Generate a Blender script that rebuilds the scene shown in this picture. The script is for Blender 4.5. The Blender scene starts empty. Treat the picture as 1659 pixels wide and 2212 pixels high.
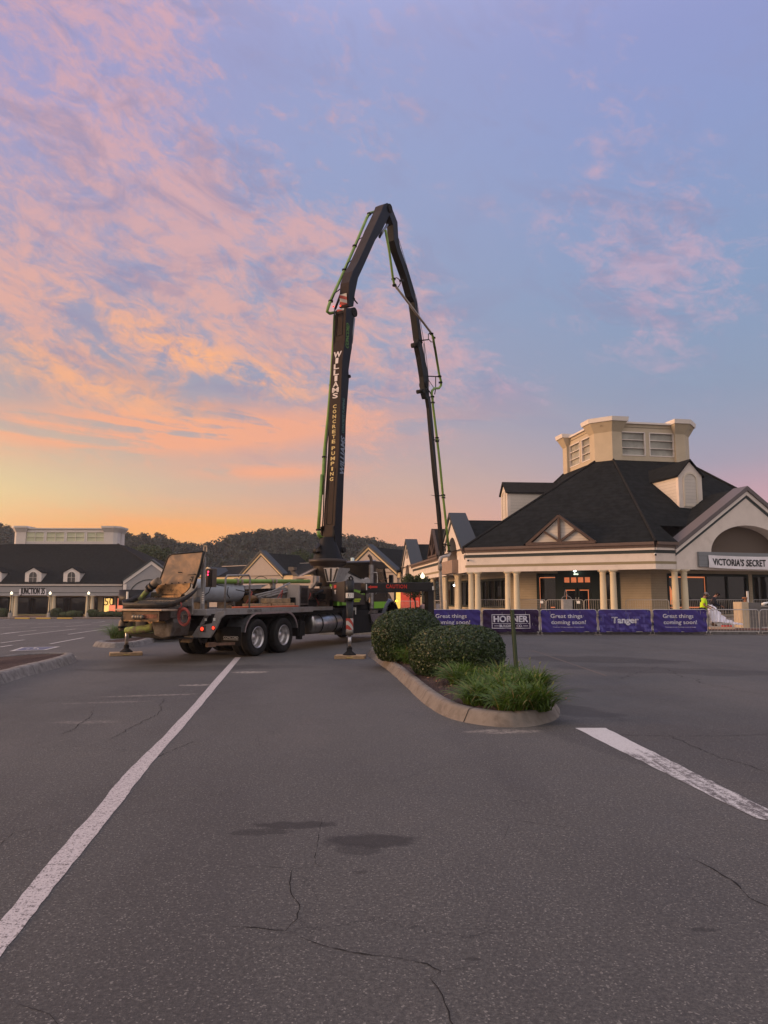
import bpy, bmesh, math, random
import numpy as np
from mathutils import Vector, Matrix
R = math.radians
S = bpy.context.scene
COL = S.collection
# ---------------------------------------------------------------- camera
F0, CX0, CY0, CAMH = 1534.0, 829.5, 1106.0, 1.65
PITCH = math.atan(186 / 1534.0)
cam = bpy.data.cameras.new("camera"); camo = bpy.data.objects.new("camera", cam); COL.objects.link(camo)
cam.sensor_fit = 'VERTICAL'; cam.sensor_height = 24.0; cam.lens = 24.0 * F0 / 2212.0
cam.clip_start = 0.05; cam.clip_end = 3000
camo.location = (0, 0, CAMH); camo.rotation_euler = (R(90) + PITCH, 0, 0)
S.camera = camo
S.render.resolution_x, S.render.resolution_y = 768, 1024
S.view_settings.view_transform = 'Standard'; S.view_settings.look = 'None'
S.view_settings.exposure = 0.0; S.view_settings.gamma = 1.0
S.cycles.max_bounces = 5; S.cycles.diffuse_bounces = 3; S.cycles.glossy_bounces = 3
S.cycles.transparent_max_bounces = 6; S.cycles.caustics_reflective = False; S.cycles.caustics_refractive = False
S.cycles.volume_bounces = 0
# ---------------------------------------------------------------- node expression helper
class NT:
    def __init__(s, tree): s.t = tree; s.n = tree.nodes; s.l = tree.links
    def node(s, typ, ins=None, **kw):
        n = s.n.new(typ)
        for k, v in kw.items(): setattr(n, k, v)
        if ins:
            for k, v in ins.items():
                sock = n.inputs[k]
                if isinstance(v, bpy.types.NodeSocket): s.l.new(v, sock)
                else: sock.default_value = v
        return n
    def m(s, op, a, b=0.0, c=0.0, clamp=False):
        n = s.node('ShaderNodeMath', {0: a, 1: b, 2: c}, operation=op, use_clamp=clamp); return n.outputs[0]
    def add(s, a, b): return s.m('ADD', a, b)
    def sub(s, a, b): return s.m('SUBTRACT', a, b)
    def mul(s, a, b): return s.m('MULTIPLY', a, b)
    def ramp(s, x, lo, hi):                       # smooth 0..1
        n = s.node('ShaderNodeMapRange', {'Value': x, 'From Min': lo, 'From Max': hi, 'To Min': 0.0, 'To Max': 1.0}, interpolation_type='SMOOTHSTEP'); return n.outputs[0]
    def mix(s, f, a, b, mode='MIX'):
        n = s.n.new('ShaderNodeMix'); n.data_type = 'RGBA'; n.blend_type = mode
        for i, v in ((0, f), (6, a), (7, b)):
            if isinstance(v, bpy.types.NodeSocket): s.l.new(v, n.inputs[i])
            else:
                n.inputs[i].default_value = v if i == 0 else (tuple(v) + (1,))[:4]
        return n.outputs[2]
    def noise(s, vec, scale, det=3.0, rough=0.5, dist=0.0, dim='3D'):
        n = s.node('ShaderNodeTexNoise', {'Scale': scale, 'Detail': det, 'Roughness': rough, 'Distortion': dist}, noise_dimensions=dim)
        if vec is not None: s.l.new(vec, n.inputs['Vector'])
        return n.outputs[0]
    def comb(s, x, y, z=0.0):
        return s.node('ShaderNodeCombineXYZ', {0: x, 1: y, 2: z}).outputs[0]
    def sep(s, v):
        n = s.node('ShaderNodeSeparateXYZ', {0: v}); return n.outputs
    def cramp(s, x, stops, interp='LINEAR'):
        n = s.n.new('ShaderNodeValToRGB'); n.color_ramp.interpolation = interp
        e = n.color_ramp.elements
        while len(e) < len(stops): e.new(0.5)
        for i, (p, c) in enumerate(stops): e[i].position = p; e[i].color = (tuple(c) + (1,))[:4]
        s.l.new(x, n.inputs[0]); return n.outputs[0]
def sl(c):                                         # sRGB 0-255 to linear
    return tuple(((v / 255 + 0.055) / 1.055) ** 2.4 if v > 10.3 else v / 255 / 12.92 for v in c)
# ---------------------------------------------------------------- world: sky at sunrise, procedural in world directions
SUN_AZ = R(-97); SUN_EL = R(10)                    # azimuth measured from +Y towards +X
W = bpy.data.worlds.new("World"); S.world = W; W.use_nodes = True
W.node_tree.nodes.clear()
w = NT(W.node_tree)
D = w.node('ShaderNodeTexCoord').outputs['Generated']
dx, dy, dz = w.sep(D)
az = w.m('ARCTAN2', dx, dy)                         # 0 ahead, negative left
el = w.m('ARCSINE', dz)
AD = w.mul(az, 57.29578); ED = w.mul(el, 57.29578)
e01 = w.m('DIVIDE', ED, 45.0, clamp=True)
colL = w.cramp(e01, [(0.0, sl((246,164,112))), (0.09, sl((240,186,130))), (0.17, sl((222,194,156))), (0.25, sl((204,178,160))), (0.33, sl((174,164,168))), (0.42, sl((158,156,178))), (0.75, sl((160,158,200))), (1.0, sl((160,156,200)))])
colC = w.cramp(e01, [(0.0, sl((226,146,128))), (0.10, sl((226,166,138))), (0.20, sl((206,172,158))), (0.28, sl((180,164,172))), (0.36, sl((156,158,182))), (0.50, sl((148,160,190))), (0.75, sl((150,162,202))), (1.0, sl((156,160,206)))])
colR = w.cramp(e01, [(0.0, sl((214,158,160))), (0.12, sl((206,160,168))), (0.22, sl((162,156,174))), (0.34, sl((142,156,182))), (0.50, sl((136,157,192))), (0.75, sl((142,156,202))), (1.0, sl((150,154,206)))])
base = w.mix(w.ramp(AD, -28.0, -2.0), colL, colC)
base = w.mix(w.ramp(AD, 0.0, 26.0), base, colR)
def blob(a, e, ra, re, rot=0.0, pw=1.0):            # soft patch of cloud cover around a direction
    ca, sa = math.cos(R(rot)), math.sin(R(rot))
    x = w.sub(AD, a); y = w.sub(ED, e)
    u = w.m('DIVIDE', w.add(w.mul(x, ca), w.mul(y, sa)), ra)
    v = w.m('DIVIDE', w.sub(w.mul(y, ca), w.mul(x, sa)), re)
    r2 = w.add(w.mul(u, u), w.mul(v, v))
    return w.m('EXPONENT', w.mul(r2, -pw))
# cloud texture: mottled high cloud, drawn out along a slight downward slope to the right
def field(rot, sx, sy, off=0.0):
    ca, sa = math.cos(R(rot)), math.sin(R(rot))
    return w.comb(w.mul(w.add(w.mul(AD, ca), w.mul(ED, sa)), sx), w.mul(w.sub(w.mul(ED, ca), w.mul(AD, sa)), sy), off)
n1 = w.noise(field(-16, .075, .15), 1.0, 7, 0.60, 0.5)
n2 = w.noise(field(-20, .19, .34, 5.0), 1.0, 7, 0.66, 0.8)
n3 = w.noise(field(-12, .50, .95, 9.0), 1.0, 7, 0.66, 0.7)
tex = w.add(w.add(w.mul(n1, 0.36), w.mul(n2, 0.34)), w.mul(n3, 0.30))
def cov(*L):
    o = None
    for (bb, k) in L: o = w.mul(bb, k) if o is None else w.add(o, w.mul(bb, k))
    return w.m('MINIMUM', o, 1.0)
cover = cov((blob(-20, 22, 14, 8, -16), .95), (blob(-27, 33, 13, 10, -5), .85), (blob(-24, 42, 10, 5, 0), .8), (blob(-6, 26, 10, 6, -20), .72), (blob(-3, 19.5, 9, 6, -25), .50), (blob(6, 19, 9, 4, -24), .55),
            (blob(18, 26, 7, 5.5, -30), .66), (blob(24, 24, 6, 7, -30), .6), (blob(0, 38, 16, 9, 0), .30), (blob(16, 38, 10, 6, 0), .28), (blob(-4, 12, 14, 3, 0), .3), (blob(60, 30, 26, 20, 0), .5), (blob(-75, 28, 36, 22, 0), .8))
cl = w.ramp(w.add(tex, w.mul(cover, 0.15)), 0.555, 0.715)
cl = w.mul(cl, w.m('MINIMUM', w.mul(cover, 2.0), 1.0))
ns = w.noise(field(-5, .045, .36, 3.0), 1.5, 7, 0.58, 0.7)
st = w.mul(w.ramp(w.add(ns, w.mul(n3, .16)), 0.46, 0.62), w.add(w.mul(blob(-17, 12.8, 16, 1.7, 4), 1.6), w.add(w.mul(blob(-9, 10.0, 6, .7, 2), 1.0), w.mul(blob(-20, 5.5, 17, 1.6, 0), 0.9))))
st = w.m('MINIMUM', st, 1.0)
edge = w.mul(w.ramp(w.add(w.mul(n2, .6), w.mul(n3, .4)), 0.40, 0.60), w.add(blob(-15, 18.6, 9.5, 1.5, -15), w.mul(blob(-24, 16.2, 10, 1.6, -12), .8)))
edge = w.m('MINIMUM', edge, 1.0)
warm = w.cramp(w.m('DIVIDE', ED, 45.0, clamp=True), [(0.0, sl((250,176,122))), (0.25, sl((250,176,138))), (0.42, sl((240,176,150))), (0.6, sl((224,172,166))), (1.0, sl((214,166,176)))])
cc = w.mix(w.ramp(AD, -6.0, 14.0), warm, sl((198,168,188)))
sky = w.mix(w.mul(cl, 0.76), base, cc)
dark = w.mul(w.mul(w.ramp(w.noise(field(-14, .12, .26, 21.0), 1.0, 6, .62, .7), 0.48, 0.66), cover), 0.50)
sky = w.mix(dark, sky, sl((146,138,170)))
dk2 = w.mul(w.mul(blob(-17, 16.0, 9, 1.3, -14), 0.5), w.ramp(n2, .4, .6)); sky = w.mix(dk2, sky, sl((150,140,160)))
sky = w.mix(w.mul(st, 0.80), sky, sl((252,172,132)))
sky = w.mix(w.mul(edge, 0.85), sky, sl((255,182,128)))
glow = blob(-33, 6.6, 9, 3.4, 0)
sky = w.mix(w.mul(glow, 0.7), sky, sl((238,214,150)))
sky = w.mix(w.mul(blob(-18, 4.8, 14, 1.8, 2), .85), sky, sl((255,176,98)))
sky = w.mix(w.mul(blob(-20, 1.0, 22, 2.6, 0), .55), sky, sl((252,178,112)))
pinkr = w.mul(blob(33, 6.5, 12, 3.0, 0), 0.35)
sky = w.mix(pinkr, sky, sl((218,158,164)))
bank = w.mul(blob(0.5, 2.75, 5.2, 0.55, -2, 1.0), w.ramp(w.noise(w.comb(w.mul(AD, 0.3), w.mul(ED, 1.3), 7.0), 1.3, 5, 0.55), 0.25, 0.55))
sky = w.mix(w.mul(bank, 1.2), sky, sl((146,132,150)))
# below the horizon: plain dim ground tone
sky = w.mix(w.ramp(ED, -3.0, 0.0), sl((90,82,80)), sky)
# the part of the sky behind and overhead is brighter (gain added out of view, to light the ground), as is the east-west glow
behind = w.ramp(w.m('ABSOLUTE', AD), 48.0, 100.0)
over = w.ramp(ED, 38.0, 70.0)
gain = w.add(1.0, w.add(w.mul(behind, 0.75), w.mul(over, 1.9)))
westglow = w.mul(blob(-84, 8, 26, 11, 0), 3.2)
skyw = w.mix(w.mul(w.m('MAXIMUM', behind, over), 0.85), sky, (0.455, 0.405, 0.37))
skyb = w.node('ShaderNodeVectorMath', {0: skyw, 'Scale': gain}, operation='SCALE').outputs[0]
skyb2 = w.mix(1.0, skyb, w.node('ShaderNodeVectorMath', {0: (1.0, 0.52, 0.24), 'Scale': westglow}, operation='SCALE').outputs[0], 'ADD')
nish = w.node('ShaderNodeTexSky', sky_type='NISHITA', sun_disc=False, sun_elevation=SUN_EL, sun_rotation=SUN_AZ)
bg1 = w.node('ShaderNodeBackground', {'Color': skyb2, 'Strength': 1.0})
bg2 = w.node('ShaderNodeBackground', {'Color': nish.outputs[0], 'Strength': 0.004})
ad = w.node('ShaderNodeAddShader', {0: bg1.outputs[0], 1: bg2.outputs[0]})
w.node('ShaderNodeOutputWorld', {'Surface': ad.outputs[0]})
W.cycles.sampling_method = 'MANUAL'; W.cycles.sample_map_resolution = 512
# ---------------------------------------------------------------- sun
sun = bpy.data.lights.new("sun", 'SUN'); suno = bpy.data.objects.new("sun", sun); COL.objects.link(suno)
sun.energy = 2.4; sun.angle = R(18); sun.color = (1.0, 0.58, 0.30)
sd = Vector((math.sin(SUN_AZ) * math.cos(SUN_EL), math.cos(SUN_AZ) * math.cos(SUN_EL), math.sin(SUN_EL)))
suno.rotation_euler = sd.to_track_quat('Z', 'Y').to_euler(); suno.location = (-30, 5, 20)

# ---------------------------------------------------------------- measuring helpers: a point of the photograph to a point of the place
CP, SP = math.cos(PITCH), math.sin(PITCH)
def ray(u, v):
    a = (u - CX0) / F0; b = (CY0 - v) / F0
    return (a, CP - b * SP, SP + b * CP)
def atz(u, v, z=0.0):
    d = ray(u, v); t = (z - CAMH) / d[2]; return (d[0] * t, d[1] * t)
def aty(u, v, y):
    d = ray(u, v); t = y / d[1]; return Vector((d[0] * t, y, CAMH + d[2] * t))
def smooth(t):
    t = min(1.0, max(0.0, t)); return t * t * (3 - 2 * t)
def gh(x, y):                                       # height of the ground: the far left of the lot lies lower
    return -1.35 * smooth((y - 27) / 82.0) * smooth((-x + 1) / 32.0)
def atg(u, v):
    z = 0.0
    for i in range(60):
        x, y = atz(u, v, z); z = 0.6 * z + 0.4 * gh(x, y)
    return (x, y, gh(x, y))
def zm(x0, y0, sc):                                  # a reading taken on an enlarged crop
    return lambda x, y: ((x0 + x / sc) * .54, (y0 + y / sc) * .54)
z1 = zm(400, 2140, 2.37); z2 = zm(1000, 2140, 2.074); z3 = zm(0, 2060, 2.37); z4 = zm(1550, 2000, 2.074)
z5 = zm(2000, 1620, 1.5476); z6 = zm(2200, 2150, 1.9025); zr = zm(2650, 2300, 3.931); zq = zm(1850, 2250, 2.765)
zt = zm(1200, 780, 2.765); zu = zm(1200, 1350, 2.552); zv = zm(1200, 1900, 2.552); zw = zm(2572, 1900, 3.318)
zk = zm(1150, 2250, 4.1475); zx = zm(1500, 2050, 4.1475)

# ---------------------------------------------------------------- materials
MATS = {}
def mat(name, col, rough=0.6, metal=0.0, var=0.0, vs=6.0, bump=0.0, bs=40.0, dirt=None, dirt_amt=0.0, dirt_s=2.0, emit=None, es=1.0, spec=0.5, coat=0.0, lines=None):
    if name in MATS: return MATS[name]
    m = bpy.data.materials.new(name); m.use_nodes = True; MATS[name] = m
    t = m.node_tree; t.nodes.clear(); k = NT(t)
    b = k.node('ShaderNodeBsdfPrincipled', {'Roughness': rough, 'Metallic': metal, 'Specular IOR Level': spec * (0.6 if metal < .1 else 1), 'Coat Weight': coat})
    k.node('ShaderNodeOutputMaterial', {'Surface': b.outputs[0]})
    tc = k.node('ShaderNodeTexCoord').outputs['Object']
    c = (tuple(col) + (1,))[:4]
    col_s = None
    if var > 0:
        n = k.noise(tc, vs, 5, 0.6)
        f = k.ramp(n, 0.3, 0.7)
        col_s = k.mix(f, tuple(x * (1 - var) for x in col), tuple(min(1, x * (1 + var)) for x in col))
    if dirt:
        n = k.noise(tc, dirt_s, 6, 0.65, 0.4)
        f = k.mul(k.ramp(n, 0.60 - 0.35 * dirt_amt, 0.78 - 0.2 * dirt_amt), min(1.0, dirt_amt * 1.4))
        col_s = k.mix(f, col_s if col_s is not None else c[:3], dirt)
        k.l.new(k.add(rough, k.mul(f, 0.25)), b.inputs['Roughness'])
    if lines:                                     # lap siding / shingle courses: (axis, pitch, depth)
        ax, pitch, dep = lines
        s3 = k.sep(tc)
        fr = k.m('FRACT', k.m('DIVIDE', s3[ax], pitch))
        g = k.ramp(fr, 0.0, 0.16)
        col_s = k.mix(k.mul(k.sub(1.0, g), dep), col_s if col_s is not None else c[:3], tuple(x * 0.35 for x in col))
        bp = k.node('ShaderNodeBump', {'Height': fr, 'Strength': 0.6, 'Distance': 0.02})
        k.l.new(bp.outputs[0], b.inputs['Normal'])
    if bump > 0 and not lines:
        n = k.noise(tc, bs, 4, 0.6)
        bp = k.node('ShaderNodeBump', {'Height': n, 'Strength': bump, 'Distance': 0.02})
        k.l.new(bp.outputs[0], b.inputs['Normal'])
    if col_s is not None: k.l.new(col_s, b.inputs['Base Color'])
    else: b.inputs['Base Color'].default_value = c
    if emit:
        b.inputs['Emission Color'].default_value = (tuple(emit) + (1,))[:4]; b.inputs['Emission Strength'].default_value = es
    return m

# ---------------------------------------------------------------- mesh builder
class MB:
    def __init__(s): s.v = []; s.f = []; s.sm = []
    def add(s, vs, fs, smooth=False):
        o = len(s.v); s.v.extend([tuple(p) for p in vs]); s.f.extend([tuple(i + o for i in f) for f in fs]); s.sm.extend([smooth] * len(fs)); return s
    def box(s, x0, x1, y0, y1, z0, z1):
        return s.hexa([(x0, y0, z0), (x1, y0, z0), (x1, y1, z0), (x0, y1, z0), (x0, y0, z1), (x1, y0, z1), (x1, y1, z1), (x0, y1, z1)])
    def hexa(s, p):
        return s.add(p, [(3, 2, 1, 0), (4, 5, 6, 7), (0, 1, 5, 4), (1, 2, 6, 5), (2, 3, 7, 6), (3, 0, 4, 7)])
    def bar(s, a, b, w_, h_=None, up=(0, 0, 1)):          # rectangular bar from a to b
        a, b = Vector(a), Vector(b); h_ = h_ or w_
        d = (b - a).normalized(); up = Vector(up)
        if abs(d.dot(up)) > 0.99: up = Vector((1, 0, 0))
        x = d.cross(up).normalized(); y = x.cross(d)
        c = [(-1, -1), (1, -1), (1, 1), (-1, 1)]
        return s.hexa([a + x * (i * w_ / 2) + y * (j * h_ / 2) for i, j in c] + [b + x * (i * w_ / 2) + y * (j * h_ / 2) for i, j in c])
    def tube(s, pts, r, n=10, caps=True, smooth=True):
        pts = [Vector(p) for p in pts]; N = len(pts)
        rs = r if isinstance(r, (list, tuple)) else [r] * N
        vs, fs = [], []
        prev = None
        for i in range(N):
            t = (pts[min(i + 1, N - 1)] - pts[max(i - 1, 0)])
            t = t.normalized() if t.length > 1e-9 else Vector((0, 0, 1))
            if prev is None:
                up = Vector((0, 0, 1)) if abs(t.z) < 0.95 else Vector((1, 0, 0))
                x = t.cross(up).normalized()
            else:
                x = (prev - t * prev.dot(t))
                x = x.normalized() if x.length > 1e-6 else t.orthogonal().normalized()
            prev = x; y = t.cross(x)
            for k in range(n):
                a = 2 * math.pi * k / n
                vs.append(pts[i] + (x * math.cos(a) + y * math.sin(a)) * rs[i])
        for i in range(N - 1):
            for k in range(n):
                k2 = (k + 1) % n
                fs.append((i * n + k, i * n + k2, (i + 1) * n + k2, (i + 1) * n + k))
        s.add(vs, fs, smooth)
        if caps:
            s.add(vs[:n], [tuple(range(n - 1, -1, -1))]); s.add(vs[-n:], [tuple(range(n))])
        return s
    def lathe(s, prof, c=(0, 0, 0), axis=(0, 0, 1), n=24, smooth=True):   # prof: (radius, height)
        c = Vector(c); ax = Vector(axis).normalized(); x = ax.orthogonal().normalized(); y = ax.cross(x)
        vs, fs = [], []
        for r, h in prof:
            for k in range(n):
                a = 2 * math.pi * k / n
                vs.append(c + ax * h + (x * math.cos(a) + y * math.sin(a)) * max(r, 1e-4))
        for i in range(len(prof) - 1):
            for k in range(n):
                k2 = (k + 1) % n
                fs.append((i * n + k, i * n + k2, (i + 1) * n + k2, (i + 1) * n + k))
        return s.add(vs, fs, smooth)
    def prism(s, poly, to3, a, b):                        # poly 2D list, to3(p, q, depth) -> 3D
        n = len(poly)
        vs = [to3(p[0], p[1], a) for p in poly] + [to3(p[0], p[1], b) for p in poly]
        fs = [tuple(range(n)), tuple(range(2 * n - 1, n - 1, -1))] + [(i, (i + 1) % n, n + (i + 1) % n, n + i) for i in range(n)]
        return s.add(vs, fs)
    def quad(s, a, b, c, d): return s.add([a, b, c, d], [(0, 1, 2, 3)])
    def sphere(s, c, r, n=16, m=10, sc=(1, 1, 1)):
        vs, fs = [], []
        for i in range(m + 1):
            ph = math.pi * i / m
            for k in range(n):
                a = 2 * math.pi * k / n
                vs.append((c[0] + r * sc[0] * math.sin(ph) * math.cos(a), c[1] + r * sc[1] * math.sin(ph) * math.sin(a), c[2] + r * sc[2] * math.cos(ph)))
        for i in range(m):
            for k in range(n):
                k2 = (k + 1) % n
                fs.append((i * n + k, (i + 1) * n + k, (i + 1) * n + k2, i * n + k2))
        return s.add(vs, fs, True)
    def build(s, name, material, parent=None, origin=None, bevel=0.0, label=None, kind=None):
        me = bpy.data.meshes.new(name)
        org = Vector((0, 0, 0))
        if parent is not None and origin is None and parent.get('_world'): origin = ORG[parent.name]
        if origin is not None: org = Vector(origin)
        me.from_pydata([tuple(Vector(p) - org) for p in s.v], [], s.f)
        me.polygons.foreach_set('use_smooth', s.sm)
        bm = bmesh.new(); bm.from_mesh(me)
        bmesh.ops.remove_doubles(bm, verts=bm.verts, dist=0.00005)
        bmesh.ops.recalc_face_normals(bm, faces=bm.faces)
        bm.to_mesh(me); bm.free()
        me.materials.append(material)
        o = bpy.data.objects.new(name, me); COL.objects.link(o)
        if parent is not None:
            o.parent = parent
            if parent.get('_world'): o['_world'] = 1; ORG[o.name] = ORG[parent.name]
        elif origin is not None: o.location = org
        if parent is not None and parent.type == 'MESH' and origin is not None and parent.get('_world'):
            pass
        if bevel > 0:
            md = o.modifiers.new('bevel', 'BEVEL'); md.width = bevel; md.segments = 2; md.limit_method = 'ANGLE'; md.angle_limit = R(40)
        if label: o['label'] = label
        if kind: o['kind'] = kind
        return o
ORG = {}
def thing(name, label, cat, loc=(0, 0, 0), rz=0.0, group=None, world=False):
    o = bpy.data.objects.new(name, None); COL.objects.link(o); o.empty_display_size = 0.3
    o.location = loc; o.rotation_euler = (0, 0, rz); o['label'] = label; o['category'] = cat
    if group: o['group'] = group
    if world: o['_world'] = 1; ORG[o.name] = Vector(loc)
    return o
def wpart(parent_root, parent_part, o):                  # sub-part of a part that carries world-minus-origin coordinates
    o.parent = parent_part; return o
def tag(o, label=None, cat=None, group=None, kind=None):
    if label: o['label'] = label
    if cat: o['category'] = cat
    if group: o['group'] = group
    if kind: o['kind'] = kind
    return o
def copy_tree(o, parent=None):
    c = o.copy(); COL.objects.link(c)
    c.parent = parent
    for ch in list(o.children): copy_tree(ch, c)
    return c
def np_mesh(name, verts, quads, material, parent=None, loc=(0, 0, 0), smooth=False, nper=4):
    me = bpy.data.meshes.new(name)
    nv, nf = len(verts), len(quads)
    me.vertices.add(nv); me.vertices.foreach_set('co', np.asarray(verts, dtype=np.float32).ravel())
    me.loops.add(nf * nper); me.loops.foreach_set('vertex_index', np.asarray(quads, dtype=np.int32).ravel())
    me.polygons.add(nf); me.polygons.foreach_set('loop_start', np.arange(0, nf * nper, nper, dtype=np.int32))
    me.polygons.foreach_set('loop_total', np.full(nf, nper, dtype=np.int32))
    me.polygons.foreach_set('use_smooth', np.full(nf, smooth, dtype=bool))
    me.update(calc_edges=True); me.validate()
    me.materials.append(material)
    o = bpy.data.objects.new(name, me); COL.objects.link(o); o.location = loc
    if parent: o.parent = parent
    return o
def text_mesh(body, size, bold=0.0, depth=0.0, spacing=1.0, align='CENTER', sx=1.0, line=1.0, shear=0.0):
    cu = bpy.data.curves.new('lettering_curve', 'FONT'); cu.body = body; cu.size = size; cu.offset = bold; cu.extrude = depth
    cu.align_x = align; cu.align_y = 'CENTER'; cu.space_character = spacing; cu.space_line = line; cu.resolution_u = 3; cu.shear = shear
    o = bpy.data.objects.new('tmp_text', cu); COL.objects.link(o)
    bpy.context.view_layer.update()
    me = bpy.data.meshes.new_from_object(o)
    bpy.data.objects.remove(o); bpy.data.curves.remove(cu)
    vs = [(v.co.x * sx, v.co.y, v.co.z) for v in me.vertices]; fs = [tuple(p.vertices) for p in me.polygons]
    bpy.data.meshes.remove(me)
    return vs, fs
def lettering(body, size, to3, material, parent, bold=0.0, spacing=1.0, align='CENTER', sx=1.0, fitw=None, fith=None, off=0.004, name='lettering', line=1.0, warp=None, shear=0.0):
    vs, fs = text_mesh(body, size, min(bold, .012), 0.0, spacing, align, sx, line, shear)
    if fitw or fith:
        xs = [v[0] for v in vs]; ys = [v[1] for v in vs]
        w_, h_ = max(xs) - min(xs), max(ys) - min(ys)
        kx = fitw / w_ if fitw else None; ky = fith / h_ if fith else None
        kx = kx or ky; ky = ky or kx
        cx_, cy_ = (max(xs) + min(xs)) / 2, (max(ys) + min(ys)) / 2
        if align == 'LEFT': cx_ = min(xs)
        vs = [((v[0] - cx_) * kx, (v[1] - cy_) * ky, v[2]) for v in vs]
    hh = max(v[1] for v in vs) - min(v[1] for v in vs); mb = MB()
    kk = bold * hh * 1.1
    for i, (ex, ey) in enumerate(((0, 0), (kk, 0), (-kk, 0), (0, kk * .6), (0, -kk * .6)) if bold >= .02 else ((0, 0),)):
        q = [Vector(to3(v[0] + ex, v[1] + ey, off)) for v in vs]
        if i:                                            # thickened strokes: further layers lifted a hair so that no faces coincide
            a_, b_, c_ = (Vector(to3(0, 0, 0)), Vector(to3(.1, 0, 0)), Vector(to3(0, .1, 0))); nn = (b_ - a_).cross(c_ - a_); nn.normalize()
            q = [p + nn * (.0006 * i) for p in q]
        mb.add(q, fs)
    return mb.build(name, material, parent)
class Fr:                                             # vertical wall frame: s along the wall, z up, o outwards (towards the viewer side)
    def __init__(s, p, q=None, ang=None):
        s.p = Vector((p[0], p[1], 0))
        if q is not None: s.u = (Vector((q[0], q[1], 0)) - s.p).normalized()
        else: s.u = Vector((math.cos(R(ang)), math.sin(R(ang)), 0))
        s.n = Vector((s.u.y, -s.u.x, 0))
    def pt(s, a, z, o=0.0): return s.p + s.u * a + s.n * o + Vector((0, 0, z))
    def shift(s, o):
        f = Fr(s.p + s.n * o, s.p + s.n * o + s.u); return f
    def hit(s, u, v):                                   # photo point -> (s, z) on this wall
        d = Vector(ray(u, v)); t = s.p.dot(s.n) / d.dot(s.n)
        w_ = d * t - s.p; return (w_.dot(s.u), CAMH + d.z * t)
    def box(s, mb, a0, a1, z0, z1_, o0, o1):
        return mb.hexa([s.pt(a0, z0, o1), s.pt(a1, z0, o1), s.pt(a1, z0, o0), s.pt(a0, z0, o0), s.pt(a0, z1_, o1), s.pt(a1, z1_, o1), s.pt(a1, z1_, o0), s.pt(a0, z1_, o0)])
    def prism(s, mb, poly, o0, o1): return mb.prism(poly, s.pt, o0, o1)
rng = random.Random(7)
def split_loose(o):
    """one object per separate piece"""
    me = o.data; n = len(me.vertices); par = list(range(n))
    def find(a):
        while par[a] != a: par[a] = par[par[a]]; a = par[a]
        return a
    for e in me.edges:
        a, b = find(e.vertices[0]), find(e.vertices[1])
        if a != b: par[a] = b
    gr = {}
    for f in me.polygons: gr.setdefault(find(f.vertices[0]), []).append(f)
    if len(gr) < 2: return
    base = o.name.split('.')[0]; first = True
    for fl in gr.values():
        ids = sorted({v for f in fl for v in f.vertices}); mp_ = {v: i for i, v in enumerate(ids)}
        m2 = bpy.data.meshes.new(base); m2.from_pydata([tuple(me.vertices[v].co) for v in ids], [], [tuple(mp_[v] for v in f.vertices) for f in fl])
        m2.polygons.foreach_set('use_smooth', [f.use_smooth for f in fl]); m2.materials.append(me.materials[0])
        if first: keep = m2; first = False; continue
        c = bpy.data.objects.new(base, m2); COL.objects.link(c); c.parent = o.parent
        if '_world' in o: c['_world'] = 1; ORG[c.name] = ORG.get(o.name)
    o.data = keep
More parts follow.
